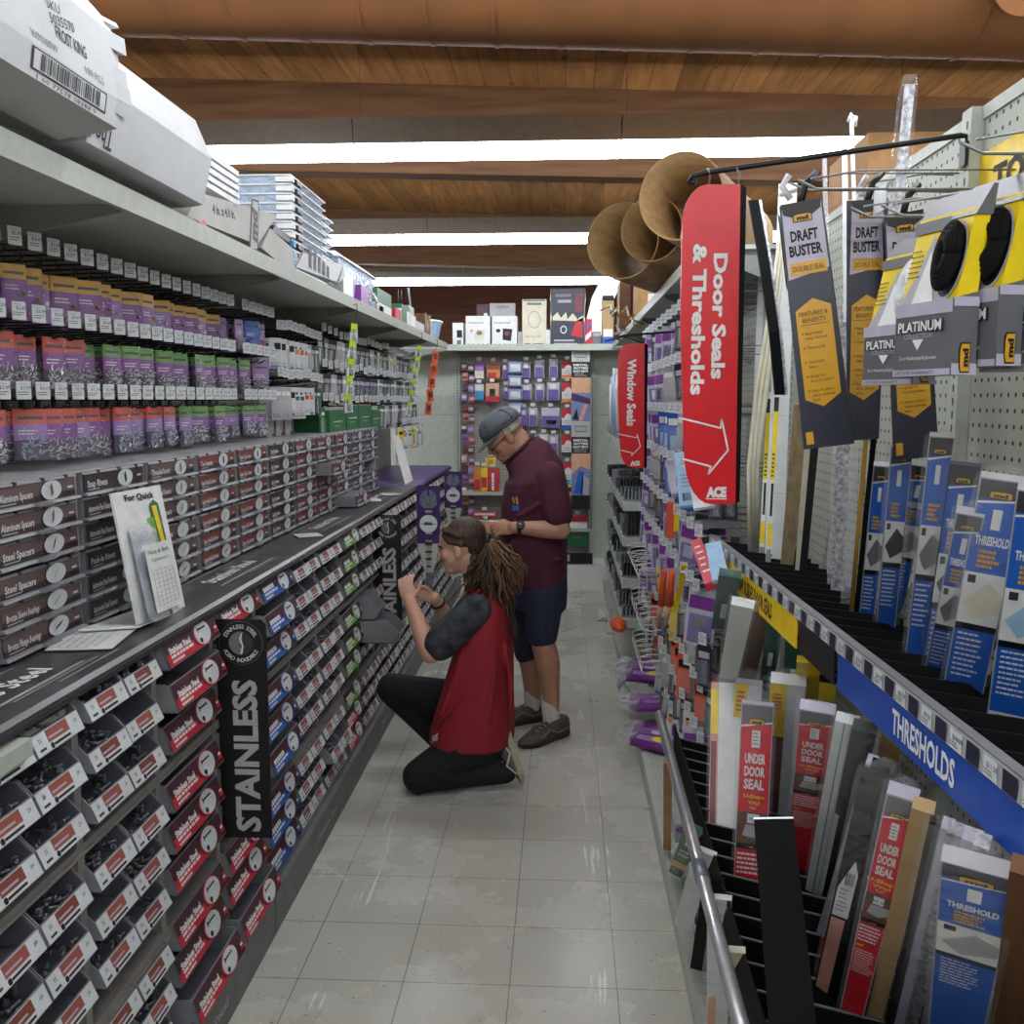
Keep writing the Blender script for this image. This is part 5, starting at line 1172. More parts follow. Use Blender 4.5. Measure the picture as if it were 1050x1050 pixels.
def rod(y, x0, z0, x1, z1, label, r=.005):
    t = thing('sign_rod', label, 'rod')
    MB().tube([(x1, y, z1 - .02), (x1, y, z1), (x1 - .012, y, z1 + .002), (x0 + .02, y, z0), (x0, y, z0 - .006), (x0 - .006, y - .004, z0 - .016), (x0 + .006, y - .006, z0 - .018)], r, 'wire_black', 8).build('rod_arm', t)
    MB().box(x1 - .008, x1 + .016, y - .012, y + .012, z1 - .05, z1 - .01, 'black').build('mount_bracket', t)
rod(1.752, .222, 2.050, .69, 2.105, 'black rod from the slotted post that carries the large red sign')
rod(4.204, .235, 1.93, .70, 1.96, 'black rod carrying the smaller red sign')
# yellow header on the pegboard
t = thing('header_sign', 'yellow TOP & SIDES header plate high on the pegboard at the right edge', 'sign')
MB().box(GX - .004, GX - .001, .95, 1.733, 1.95, 2.07, 'sign_yellow').build('plate', t)
f = Face(mb := MB(), (GX - .0045, 1.34, 2.02), (0, -1, 0), (0, 0, 1), .0006); f.text('TOP & SIDES', -.338, -.004, .044, 'ink', 1, align='l', w=.42, bold=.02); mb.build('lettering', t)

# bare peg hooks with clips near the top of the pegboard
def long_hook(y, z, x0, label, clip=False, m='wire_grey'):
    t = thing('display_hook', label, 'hook', (0, 0, 0), group='long hooks on the near pegboard')
    MB().tube([(GX, y, z), (x0 + .03, y, z + .004), (x0, y, z + .018)], .0021, m, 6).tube([(GX, y, z + .03), (x0 + .1, y, z + .032), (x0 + .02, y, z + .02)], .0016, m, 6).build('hook_wire', t)
    if clip:
        MB().tube([(x0, y, z + .03), (x0 - .012, y, z + .01), (x0 + .004, y, z - .012)], .006, 'bag_white', 7).tube([(x0 - .016, y, z - .004), (x0 + .014, y, z + .004)], .004, 'bag_white', 6).build('plastic_clip', t)
long_hook(1.80, 2.025, .40, 'long hook with a white clip just below the black rod, left', True); long_hook(1.86, 2.035, .555, 'hook with a white clip near the tall wrapped strip', True)
for i, (y, z, x0) in enumerate(((1.60, 1.985, .37), (1.62, 1.945, .46), (1.34, 1.895, .42), (1.22, 1.945, .47))):
    long_hook(y, z, x0, 'grey wire hook that carries near hanging packs, %s from the top' % ordn(i))
t = thing('price_tag_holder', 'clear tag holder with a white price tag among the top hooks', 'tag'); MB().box(.52, .523, 1.64, 1.70, 1.965, 2.005, 'tag_white').build('tag_plate', t)

# draft stopper packs
def draft(yf, tl, tr, bl, br, label, dep=.035):
    P = [at(*tl, Y=yf + .05), at(*tr, Y=yf + .05), at(*br, Y=yf), at(*bl, Y=yf)]
    t = thing('draft_stopper_pack', label, 'pack', group='draft stopper packs on the hooks')
    mb = MB(); v = V((.012, dep, 0)); mb.prism(P, v, 'pack_navy'); mb.build('box', t)
    r = ((P[1] - P[0]) + (P[2] - P[3])).normalized(); u = (P[0] + P[1] - P[2] - P[3]).normalized(); c = sum(P, V()) / 4; W = ((P[1] - P[0]).length + (P[2] - P[3]).length) / 2; H = ((P[0] + P[1]) / 2 - (P[2] + P[3]) / 2).length
    mb = MB(); f = Face(mb, c, r, u, .0008)
    if f.n.y > 0: f.n = -f.n
    f.poly([(-W * .44, H * .19), (W * .46, H * .22), (W * .44, H * .5), (-W * .42, H * .5)], 'pack_lilac', 1)
    f.poly([(-W * .44, H * .5), (-W * .40, H * .455), (-W * .2, H * .44), (W * .2, H * .44), (W * .42, H * .465), (W * .44, H * .5)], 'black', 2)
    md_logo(f, 0, H * .435, W * .42, 3); f.text('DRAFT', .0, H * .365, H * .043, 'ink', 2, w=W * .60, bold=.02); f.text('BUSTER', 0, H * .305, H * .043, 'ink', 2, w=W * .72, bold=.02)
    f.rect(-W * .38, W * .42, H * .205, H * .255, 'pack_gold', 2); f.text('DOUBLE SEAL', .02 * W, H * .23, H * .022, 'ink', 3, w=W * .68)
    f.poly([(-W * .38, -H * .30), (0, -H * .335), (W * .40, -H * .29), (W * .40, H * .07), (W * .02, H * .105), (-W * .38, H * .06)], 'pack_gold', 2)
    f.text('FEATURES &', 0, H * .045, H * .018, 'ink', 3, w=W * .62); f.text('BENEFITS', 0, H * .018, H * .018, 'ink', 3, w=W * .5); f.rect(-W * .3, W * .32, -.002 * H, .0, 'ink', 3)
    for i, ls in enumerate((('Easy install', 'easy removal'), ('Trims to fit',), ('Washable', 'fabric'), ('Great for', 'doors & windows'), ('Stays in place', 'when opening', 'door'))):
        for j, s in enumerate(ls): f.text(s, -W * .22, -H * (.035 + i * .058 + j * .019), H * .0115, 'ink', 3, align='l', maxw=W * .5)
        f.oval(-W * .28, -H * (.035 + i * .058), W * .018, W * .018, 'ink', 3, 8)
    f.rect(-W * .46, -W * .30, -H * .48, -H * .43, 'pack_gold', 2)
    mb.build('printed_front', t)
    mb = MB(); g = Face(mb, (P[0] + P[3]) / 2 + v / 2, -v, u, .0008)
    if g.n.x > 0: g.n = -g.n; 
    hv = v.length / 2
    g.rect(-hv, hv, H * .24, H * .47, 'pack_lilac', 1); g.rect(-hv, hv, H * .16, H * .24, 'pack_gold', 1); g.lines(-hv * .7, hv * .8, H * .10, 6, H * .03, H * .01, 'white', 2); g.oval(0, -H * .12, hv * .7, H * .03, 'white', 2); g.rect(-hv, hv * .6, -H * .42, -H * .22, 'light_grey', 2); barcode(g, -hv * .7, hv * .5, -H * .36, -H * .26, 'ink', 3, 8)
    mb.build('printed_side', t)
    MB().tube([(P[0] + P[1]) / 2 + V((0, .01, -.01)), (P[0] + P[1]) / 2 + V((.01, .01, .03)), (P[0] + P[1]) / 2 + V((.03, .02, .05))], .006, 'black', 8).build('fabric_hanger', t)
draft(1.56, (799, 212), (842, 202), (824, 461), (875, 455), 'navy draft stopper pack nearest the aisle, its whole front showing')
draft(1.70, (868, 206), (911, 204), (868, 452), (901, 450), 'second navy draft stopper pack, behind the first')
draft(1.66, (906, 222), (947, 214), (916, 472), (963, 468), 'third navy draft stopper pack, mostly behind the platinum packs')

# boxed seals in grey and yellow
def platinum(x, y0, W, z, h, coil, label, rz=.30):
    t = thing('seal_kit_pack', label, 'pack', (x, y0, z), rz, group='grey and yellow seal packs on the hooks'); T = .034
    MB().prism([(0, 0, 0), (T, 0, 0), (T, 0, h * .44), (0, 0, h * .40)], (0, W, 0), 'pack_grey').build('pocket', t)
    MB().prism([(.006, .004, h * .40), (T - .002, .002, h * .40), (T + .012, .002, h * .86), (T - .006, .004, h * .88)], (0, W - .006, 0), 'pack_yellow').build('yellow_card', t)
    MB().prism([(T - .010, 0, h * .84), (T + .013, 0, h * .84), (T + .018, 0, h), (T + .012, 0, h)], (0, W, 0), 'pack_grey').build('header', t)
    mb = MB(); f = Face(mb, (-.0005, W / 2, h * .2), (0, -1, 0), (0, 0, 1), .0006)
    f.rect(-W / 2, W / 2, -h * .2, -h * .165, 'pack_lilac', 1).rect(-W / 2, W / 2, h * .13, h * .2, 'pack_lilac', 1)
    f.text('PLATINUM', -.04 * W, h * .07, h * .062, 'ink', 2, w=W * .82, bold=.03); f.text('PLATINUM', -.04 * W, h * .073, h * .056, 'white', 3, w=W * .76, bold=.015); f.text('COLLECTION', -.06 * W, h * .02, h * .028, 'pack_lilac', 2, w=W * .5)
    f.poly([(-.16 * W, h * .0), (.04 * W, h * .0), (-.06 * W, -h * .06)], 'white', 2); f.text('Door Weatherstrip Replacement', -.05 * W, -h * .10, h * .022, 'white', 2, w=W * .64); f.text('LIFETIME WARRANTY', -.1 * W, -h * .182, h * .02, 'dark_grey', 2, w=W * .7)
    mb.build('printed_front', t)
    mb = MB(); a = V((.006, 0, h * .40)); b = V((T - .006, 0, h * .88)); u = (b - a).normalized(); f = Face(mb, (a + b) / 2 + V((-.001, W / 2, 0)), (0, -1, 0), u, .0007); HH = (b - a).length
    f.poly([(-W * .5, -HH * .5), (W * .3, -HH * .5), (W * .0, -HH * .15), (-W * .12, HH * .30), (-W * .3, -HH * .15)], 'light_grey', 1); f.poly([(-W * .28, -HH * .5), (W * .1, -HH * .5), (-W * .12, HH * .1)], 'white', 2)
    f.rect(-W * .5, W * .1, HH * .32, HH * .46, 'pack_grey', 2); f.lines(-W * .46, -W * .22, HH * .12, 6, HH * .06, HH * .015, 'ink', 2)
    f.oval(W * .26, -HH * .06, W * .235, HH * .45, 'light_grey', 2); f.oval(W * .27, -HH * .06, W * .20, HH * .41, 'black', 3)
    mb.build('printed_card', t)
    mb = MB(); c = f.p(W * .27, -HH * .02, 8)
    for k in range(4):
        rx, rz_ = W * (.165 - .03 * k), HH * (.34 - .055 * k)
        mb.tube([c + V((0, -rx * math.cos(q), 0)) + u * (rz_ * math.sin(q)) - V((.002 * k + .004, 0, 0)) for q in [2 * PI * i / 22 for i in range(23)]], .0046, coil, 7, flat=1.4)
    mb.build('coiled_seal', t)
    mb = MB(); f = Face(mb, (T / 2, -.0005, h * .2), (1, 0, 0), (0, 0, 1), .0006)
    f.rect(-T / 2, T / 2, -h * .2, -h * .14, 'pack_lilac', 1).rect(-T / 2, T / 2, h * .16, h * .21, 'pack_lilac', 1)
    g = Face(mb, (T / 2, -.0008, h * .09), (0, 0, 1), (-1, 0, 0), .0006); md_logo(g, 0, 0, h * .16, 1)
    mb.build('printed_side', t)
platinum(.443, 1.262, .105, 1.676, .195, 'bag_white', 'seal kit pack with a white coil, farthest of the grey and yellow packs')
platinum(.447, 1.150, .105, 1.685, .218, 'rubber_black', 'seal kit pack with a black coil, its front and side both in view')
platinum(.493, 1.140, .105, 1.695, .222, 'rubber_black', 'seal kit pack right behind the black-coil pack on the hook')
platinum(.545, 1.130, .105, 1.690, .222, 'rubber_black', 'seal kit pack deepest on the hook, cut by the right edge of the photo')

# cardboard form tubes on the right top shelf
dv = FW + RT * (455 / F_PX) + UP * (115 / F_PX); dv.z = 0; dv.normalize(); sv = V((dv.y, -dv.x, 0))
def form_tube(c, R, L, label):
    mb = MB(); n = 40; rings = []
    for off, rr in ((0, R), (L, R), (L, R - .006), (0, R - .006), (0, R)):
        rings.append([c + dv * off + sv * (rr * math.cos(2 * PI * k / n)) + V((0, 0, rr * math.sin(2 * PI * k / n))) for k in range(n)])
    mb.loft(rings, 'tube_card', cap=False); o = mb.build('cardboard_tube'); tag(o, label, 'tube', None); return o
form_tube(at(698, 201, Y=3.5) + V((0, 0, 0)), .152, 1.0, 'largest brown cardboard form tube, lying on top of the other two')
form_tube(at(668, 235, Y=3.86), .125, 1.0, 'middle cardboard form tube wedged under the top one')
form_tube(at(638, 247, Y=3.95), .150, 1.0, 'left cardboard form tube, lowest and nearest the aisle')
# boxes on the right top shelf
def rbox(x0, x1, y0, y1, z0, z1, m, label, spots=(), name='carton'):
    mb = MB(); mb.box(x0, x1, y0, y1, z0, z1, m); f = Face(mb, ((x0 + x1) / 2, y0, (z0 + z1) / 2), (1, 0, 0), (0, 0, 1))
    for a, b, c, d_, cc in spots: f.rect(a * (x1 - x0), b * (x1 - x0), c * (z1 - z0), d_ * (z1 - z0), cc, 1)
    o = mb.build(name); tag(o, label, 'box'); return o
rbox(.44, .74, 5.9, 6.3, 2.12, 2.40, 'cardboard', 'brown cardboard carton on the right top shelf under the tubes', [(-.3, .3, -.1, .1, 'white')])
rbox(.36, .43, 6.4, 6.7, 2.12, 2.42, 'wood_dark', 'narrow dark brown carton beside the brown one on the right shelf')
rbox(1.02, 1.42, 3.42, 3.9, 2.12, 2.55, 'cardboard', 'brown carton with a green panel behind the tall wrapped strips', [(-.1, .15, .0, .35, 'wood_dark'), (.15, .38, -.1, .25, 'deep_green')])
t = thing('clip_hardware', 'bunch of metal and clear clips hanging off the right top shelf end', 'hardware')
for i in range(9):
    q = at(620 + random.uniform(0, 34), 322 + random.uniform(0, 28), Y=5.2 + random.uniform(-.1, .1))
    MB().tube([q, q + V((random.uniform(-.04, .04), 0, .05)), q + V((random.uniform(-.06, .06), .01, .02))], .006, ('brass', 'silver', 'film_soft')[i % 3], 6).build('clip', t)
MB().tube([at(620, 350, Y=5.2), at(640, 345, Y=5.2), at(660, 352, Y=5.2)], .004, 'wire_black', 6).build('wire', t)

# peg goods between the tray fixture and the far shelves
def rhook_mesh(L):
    mb = MB(); mb.tube([(L, 0, 0), (.02, 0, .004), (0, 0, .016)], .0022, 'wire_grey', 5); mb.tube([(L, 0, .028), (.04, 0, .03), (.0, 0, .02)], .0018, 'wire_grey', 5); return mb.mesh('display_hook')
RH = rhook_mesh(.27)
TAGR = tag_mesh(2)
rnd2 = random.Random(11)
GRP = 'peg packs beyond the trays, right side'
def zone(y, z):
    if z > 1.62: return rnd2.choice(('purp', 'plain', 'indigo', 'purp')) if y > 4.0 else rnd2.choice(('blu', 'indigo', 'dark'))
    if z > 1.25: return rnd2.choice(('blu', 'indigo', 'plain', 'dark')) if y < 4.6 else rnd2.choice(('plain', 'purp', 'gold'))
    if z > .95: return rnd2.choice(('indigo', 'plain', 'purp', 'dark'))
    if z > .62: return rnd2.choice(('oran', 'yell', 'teal', 'purp', 'dark', 'plain', 'indigo'))
    return rnd2.choice(('dark', 'brick', 'plain', 'dark', 'purp', 'gold'))
ZR = [1.985, 1.795, 1.605, 1.415, 1.225, 1.045, .875, .71, .545, .385]
for ri, z in enumerate(ZR):
    y = 3.04 + (ri % 2) * .03; i = 0
    while y < 5.35:
        h = put('peg_hook', RH, None, (.43 + (.02 if z < .9 else 0), y, z)); tag(h, 'tagged grey hook, right pegboard, %s row, %s along' % (ordn(ri), ordn(i)), 'hook', 'tagged hooks beyond the trays, right side')
        put('price_tag', TAGR, h, (-.001, 0, .02), PI + rnd2.uniform(.4, .8))
        key = zone(y, z); n = 2 if (ri > 6 or rnd2.random() < .6) else 1
        for k in range(n):
            o = card(key, .455 + k * .06 + rnd2.uniform(0, .03), y + rnd2.uniform(-.01, .01), z - .012, PI + rnd2.uniform(.3, 1.1), '%s, right pegboard, %s row, %s hook, %s' % (LOOKP[key], ordn(ri), ordn(i), ('front', 'behind')[k]), GRP, {'purp': 1.45, 'blu': 1.3, 'oran': 1.4, 'yell': 1.3}.get(key, 1.1), rnd2.uniform(-.12, .12), 'seal_pack')
        y += .20 if ri < 5 else .16; i += 1
# pale envelopes, a red foam roll, orange-handled cutters
for i, (px, py, px2, py2, X, m, lab) in enumerate(((701, 463, 707, 518, .44, 'pale_blue', 'large pale blue printed pack left of the red sign, with a barcode'), (690, 470, 697, 505, .47, 'pack_lilac', 'pale lilac pack behind the large pale blue one'), (714, 470, 722, 520, .46, 'bag_white', 'white pack right of the large pale blue one'))):
    a, b = at(px, py, X=X), at(px2, py2, X=X - .01)
    o = slat('seal_kit_pack', lab, 'pack', b, a, .068, .01, m, (lambda f, w, L: [f.rect(w * .1, w * .4, L * .22, L * .4, 'deep_purple', 1), f.lines(-w * .3, w * .3, L * .05, 4, L * .07, L * .02, 'mid_grey', 1), barcode(f, -w * .3, w * .2, -L * .42, -L * .28, 'ink', 1, 10)]) if i == 0 else None)
slat('foam_roll', 'long pink-red foam strip hanging left of the yellow sign', 'strip', at(729, 597, X=.40), at(713, 553, X=.42), .036, .02, 'label_red', lambda f, w, L: f.lines(-w * .3, w * .3, L * .3, 5, L * .14, L * .04, 'white', 1))
slat('seal_kit_pack', 'light blue pack hanging beside the pink-red foam strip', 'pack', at(739, 594, X=.42), at(731, 556, X=.43), .045, .01, 'pale_blue')
t = thing('hand_tool', 'pair of orange-handled tools with grey tips hanging on the right', 'tool')
for dx in (0, 8):
    MB().tube([at(681 + dx, 585 + dx * .2, X=.40), at(678 + dx, 620, X=.40)], [.012, .016], 'orange_plastic', 10).build('handle', t)
    MB().tube([at(678 + dx, 620, X=.40), at(674 + dx, 642, X=.40)], [.012, .008], 'peach', 8).build('tip', t)
slat('caulk_tube', 'orange tube standing upright between the grey shelves and the hooks', 'tube', at(687, 552, X=.41), at(688, 516, X=.41), .032, .03, 'orange_plastic')
slat('caulk_tube', 'yellow tube right behind the orange tube', 'tube', at(693, 545, X=.43), at(694, 518, X=.43), .018, .02, 'pack_yellow')
slat('measuring_stick', 'yellow flat stick hanging by the orange-handled tools', 'stick', at(692, 628, X=.42), at(702, 580, X=.43), .022, .005, 'pack_yellow')
# white wire baskets
def wire_basket(y0, y1, z, h, label):
    t = thing('wire_rack', label, 'rack'); 
    for i in range(7):
        y = y0 + (y1 - y0) * i / 6
        MB().tube([(.66, y, z + h * .5), (.40, y, z), (.365, y, z + .01), (.365, y, z + h), (.40, y, z + h + .01), (.66, y, z + h * 1.2)], .003, 'wire_white', 6).build('wire_divider', t)
    MB().tube([(.365, y0, z + .01), (.365, y1, z + .01)], .004, 'wire_white', 6).build('front_wire', t)
wire_basket(4.55, 5.35, .80, .05, 'white wire rack, highest of three by the base packs'); wire_basket(4.35, 5.05, .60, .055, 'white wire rack, middle of three by the base packs'); wire_basket(4.3, 4.9, .41, .055, 'white wire rack, lowest of three by the base packs')
# purple bags and loose film on the base deck
for i, (y, z, rx) in enumerate(((4.66, .33, .15), (4.42, .25, -.1), (4.20, .16, .12))):
    t = thing('purple_bag', 'purple printed bag of foam cord on the base shelf, %s from the back' % ordn(i), 'bag', (.44, y, z), (-.35, .1, -.6, -.2)[i], group='purple bags on the base shelf')
    t.rotation_euler.x = rx; MB().loft([[(-.10, -.10, -.03), (.12, -.10, -.03), (.12, -.10, .0), (-.10, -.10, .0)], [(-.12, 0, -.035), (.14, 0, -.035), (.14, 0, .03), (-.12, 0, .03)], [(-.10, .11, -.02), (.12, .11, -.02), (.12, .11, .01), (-.10, .11, .01)]], 'purple').build('bag_body', t)
    f = Face(mb := MB(), (0, -.052, .018), (1, 0, 0), (0, .95, .29), .002); f.rect(-.07, .1, -.04, -.01, 'lilac', 1).rect(-.02, .11, .01, .03, 'light_grey', 1).lines(-.09, .0, .03, 3, .012, .005, 'lilac', 1); f.oval(.03, -.02, .03, .015, 'pack_yellow', 2); mb.build('print', t)
    MB().ell((-.13, -.03, .0), (.07, 0, 0), (0, .10, 0), (0, 0, .045), 'film_soft', 12, 7).tube([(-.13 + .045 * math.cos(a), -.03 + .06 * math.sin(a), .01) for a in [j * .5 for j in range(13)]], .009, 'light_grey', 7).build('clear_end', t)
o = MB().box(.47, .62, 3.62, 3.75, .105, .13, 'label_red').build('red_pack'); tag(o, 'flat red pack on the base shelf in front of the purple bags', 'pack')
t = thing('tape_roll_pack', 'clear pack of tape with a purple oval label on the base shelf', 'pack', (.44, 3.33, .105))
MB().box(-.04, .07, -.09, .09, 0, .075, 'light_grey').build('body', t); f = Face(mb := MB(), (.01, -.0905, .055), (1, 0, 0), (0, 0, 1)); f.oval(0, 0, .05, .013, 'purple', 1); f.oval(0, 0, .043, .009, 'lilac', 2); mb.build('oval_label', t)
for i in range(3):
    t = thing('seal_roll', 'white SEAL roll pack with teal band on the base shelf, %s from the back' % ordn(i), 'roll', (.43 + .012 * i, 3.10 - i * .085, .14), group='seal rolls on the base shelf')
    MB().tube([(-.045, 0, 0), (.10, 0, 0)], .035, 'white', 18).build('roll', t)
    f = Face(mb := MB(), (.03, -.024, .026), (1, 0, 0), (0, .72, .69), .002); f.rect(-.06, .06, .0, .016, 'pack_teal', 1); f.text('SEAL', .02, .008, .011, 'white', 2, w=.05, bold=.02); f.lines(-.05, .05, -.008, 2, .006, .003, 'mid_grey', 2); mb.build('label', t)
o = MB().box(.40, .44, 2.72, 2.82, .105, .19, 'purple').box(.405, .435, 2.7195, 2.7199, .12, .15, 'pack_yellow').build('purple_pack'); tag(o, 'small purple card pack behind the thin cardboard post', 'pack')
t = thing('clear_bags', 'crumpled clear plastic bags spilling toward the aisle at the base', 'bag')
for (px, py, s, y) in ((620, 630, .05, 6.2), (630, 640, .06, 5.9), (640, 685, .06, 4.9), (644, 700, .06, 4.75), (650, 720, .05, 4.55)):
    q = at(px, py, Y=y); MB().ell(q, (s, 0, 0), (0, s * 1.4, .02), (.01, 0, s * .8), 'film_soft', 12, 8).tube([q + V((random.uniform(-s, s), random.uniform(-s, s), random.uniform(-s, s)) ) for _ in range(5)], .006, 'light_grey', 5).build('bag', t)
o = MB().ell(at(634, 640, Y=5.6), (.05, 0, 0), (0, .16, 0), (0, 0, .035), 'orange_plastic', 14, 8).build('orange_bag'); tag(o, 'orange-red bagged item low on the far right shelf', 'bag')

# far shelves of grey fittings
mat('fitting_grey', '#7d8286', .45)
t = thing('tray_shelves', 'pale shelves stepping out with grey fittings beyond the peg goods', 'shelf')
ZS = [1.40, 1.06, .85, .60, .36]
for z in ZS:
    MB().box(.36, GX, 5.62, 8.0, z - .012, z, 'gondola').box(.352, .36, 5.62, 8.0, z - .05, z + .004, 'gondola').box(.352, GX, 5.612, 5.62, z - .05, z + .004, 'gondola').build('shelf_tray', t)
    for i in range(8):
        f = Face(mb := MB(), (.3515, 5.75 + i * .28, z - .022), (0, -1, 0), (0, 0, 1)); f.rect(-.05, .05, -.02, .02, 'tag_white', 1); f.lines(-.04, .04, .004, 2, .012, .005, 'mid_grey', 2); mb.build('price_tag', t)
FT = []
for v in range(3):
    mb = MB(); mb.box(-.10, .10, -.05, .05, 0, .012, 'fitting_grey')
    for i in range(9): mb.box(-.095 + i * .022, -.085 + i * .022, -.05, .05, .012, .06 + .02 * v, 'fitting_grey' if v != 1 else 'dark_grey')
    FT.append(mb.mesh('grey_fitting'))
for zi, z in enumerate(ZS):
    for j in range(9):
        for i in range(2):
            o = put('grey_fitting', FT[rnd2.randrange(3)], None, (.46 + i * .16, 5.72 + j * .25 + rnd2.uniform(-.02, .02), z), rnd2.uniform(-.5, .5)); tag(o, 'ribbed grey fitting, %s shelf down, %s along, %s' % (ordn(zi), ordn(j), ('front', 'behind')[i]), 'fitting', 'grey fittings on the far right shelves')
for i in range(6):
    o = MB().loft([[(x, y, 0) for x, y in ((-.03, 0), (.03, .01), (.035, .03), (-.03, .03))], [(x, y, -.16) for x, y in ((-.035, 0), (.03, -.01), (.035, .02), (-.03, .03))], [(x, y, -.34) for x, y in ((-.025, .01), (.025, 0), (.03, .03), (-.02, .03))]], 'bag_white' if i % 2 else 'pale_blue').build('white_bag', None, (.355, 5.7 + i * .2, 1.86 - .05 * (i % 3)), .4); tag(o, 'limp pale bag hanging left of the smaller red sign, %s from the front' % ordn(i), 'bag', 'pale bags behind the smaller red sign')
# ------------------------------------------------------------------ gondola across the end of the aisle
BY = 8.66
t = thing('end_shelving', 'pale green shelving across the end of the aisle with a loaded top shelf', 'shelf')
for x0, x1 in ((-1.9, -.955), (.262, 1.4)):
    MB().box(x0, x1, BY - .003, BY + .02, .05, 2.1, 'gondola').build('plain_panel', t); MB().box(x0, x1, BY - .0045, BY - .003, 1.52, 1.526, 'gondola_dark').build('panel_joint', t)
MB().box(-.955, .262, BY, BY + .02, .05, 2.1, 'pegboard_back').build('peg_panel', t)
for x in (-.95, .257):
    mb = MB(); mb.box(x - .022, x + .022, BY - .03, BY, .05, 2.06, 'gondola')
    for i in range(58): mb.box(x - .004, x + .004, BY - .0308, BY - .0298, .5 + i * .0262, .514 + i * .0262, 'ink')
    mb.build('slotted_upright', t)
MB().box(-1.9, 1.4, 8.30, BY + .02, 2.092, 2.104, 'gondola').box(-1.9, 1.4, 8.288, 8.30, 2.075, 2.128, 'gondola').build('top_shelf', t)
MB().box(-.93, .24, 8.40, BY, .82, .85, 'gondola').build('shelf_board', t); MB().box(-.93, .24, 8.42, BY, .50, .53, 'gondola').build('shelf_board', t)
MB().box(-1.9, 1.4, 8.30, BY, .0, .23, 'white').build('base_front', t); MB().box(-.95, .26, 8.29, 8.30, .235, .33, 'black').build('dark_band', t)
MB().box(-.95, .26, 8.31, BY, .23, .24, 'gondola').build('base_deck', t)
f = Face(mb := MB(), (.05, 8.2895, .285), (1, 0, 0), (0, 0, 1)); f.rect(-.012, .012, -.03, .03, 'light_grey', 1); mb.build('band_mark', t)
def bpack(x0, x1, y0, y1, m, spots, label, Y=8.52, group='packs on the end pegboard', name='hang_pack'):
    a, b = at(x0, y0, Y=Y), at(x1, y1, Y=Y); w = b.x - a.x; h = a.z - b.z
    mb = MB(); mb.loft([[(a.x, Y, b.z), (b.x, Y, b.z), (b.x, Y + .03, b.z), (a.x, Y + .03, b.z)], [(a.x + w * .03, Y - .012, b.z + h * .1), (b.x - w * .03, Y - .012, b.z + h * .1), (b.x, Y + .03, b.z + h * .1), (a.x, Y + .03, b.z + h * .1)], [(a.x + w * .03, Y - .008, a.z - h * .3), (b.x - w * .03, Y - .008, a.z - h * .3), (b.x, Y + .03, a.z - h * .3), (a.x, Y + .03, a.z - h * .3)], [(a.x, Y, a.z), (b.x, Y, a.z), (b.x, Y + .004, a.z), (a.x, Y + .004, a.z)]], m, smooth=False)
    o = mb.build(name); tag(o, label, 'pack', group)
    f = Face(pm := MB(), ((a.x + b.x) / 2, Y - .0125, (a.z + b.z) / 2), (1, 0, 0), (0, 0, 1), .0012)
    for p, q, r, s, c in spots:
        if c == 'oval': f.oval(p * w, q * h, r * w, s * h, 'white', 2)
        else: f.rect(p * w, q * w, r * h, s * h, c, 1)
    f.lines(-w * .3, w * .3, -h * .1, 2, h * .1, h * .03, 'mid_grey', 3); pm.build('print', o)
    if group.startswith('little') or group.startswith('pale blue'): return o
    tg = MB(); tg.box((a.x + b.x) / 2 - .02, (a.x + b.x) / 2 + .02, Y - .03, Y - .028, a.z + .012, a.z + .04, 'tag_white').tube([((a.x + b.x) / 2, Y - .03, a.z + .012), ((a.x + b.x) / 2, BY, a.z + .012)], .003, 'wire_grey', 5)
    o2 = tg.build('peg_hook'); tag(o2, 'hook over ' + label, 'hook', 'tagged hooks on the end pegboard'); return o
PUR = [(-.4, .4, -.45, .1, 'violet'), (-.3, .2, .15, .4, 'white')]
RW = [(-.5, .5, .1, .5, 'label_red'), (.1, -.05, .34, .3, 'oval')]
bpack(487, 496, 371, 390, 'lilac', [(-.5, .5, -.4, 0, 'cream')], 'lilac and cream pack, top left of the end wall')
bpack(499, 513, 372, 389, 'orange', [(-.5, .5, .1, .4, 'drawer_rust'), (-.4, .2, -.4, -.1, 'label_red')], 'orange pack on the end wall')
bpack(515, 521, 373, 390, 'lilac', PUR, 'narrow lilac pack right of the orange one')
bpack(535, 544, 371, 388, 'pack_lilac', PUR, 'tilted purple pack, top row of the end wall'); bpack(548, 558, 369, 388, 'pack_lilac', PUR, 'purple pack, second in the top row of the end wall'); bpack(563, 572, 368, 388, 'pack_lilac', PUR, 'purple pack, third in the top row of the end wall')
bpack(487, 496, 394, 411, 'cyan', [(-.5, .5, .1, .5, 'white')], 'blue and white pack, second row of the end wall'); bpack(498, 512, 393, 412, 'peach', [(-.5, .5, -.5, -.2, 'label_red'), (-.2, .2, -.2, .2, 'ink')], 'peach and red pack, second row of the end wall')
bpack(516, 522, 396, 410, 'lilac', PUR, 'narrow lilac pack, second row of the end wall'); bpack(535, 545, 394, 410, 'pack_lilac', PUR, 'pale purple pack, second row'); bpack(549, 558, 393, 411, 'pack_lilac', PUR, 'deep purple pack, second row of the end wall'); bpack(561, 574, 392, 411, 'pack_lilac', PUR, 'wide purple pack, second row of the end wall')
bpack(533, 541, 419, 437, 'lilac', PUR, 'purple pack above the cap, third row'); bpack(542, 551, 418, 438, 'pack_lilac', PUR, 'purple pack with round holes, third row'); bpack(555, 574, 418, 439, 'pack_lilac', [(-.45, .45, -.45, .1, 'violet'), (-.2, .3, -.3, -.1, 'pack_yellow')], 'widest purple pack, third row of the end wall')
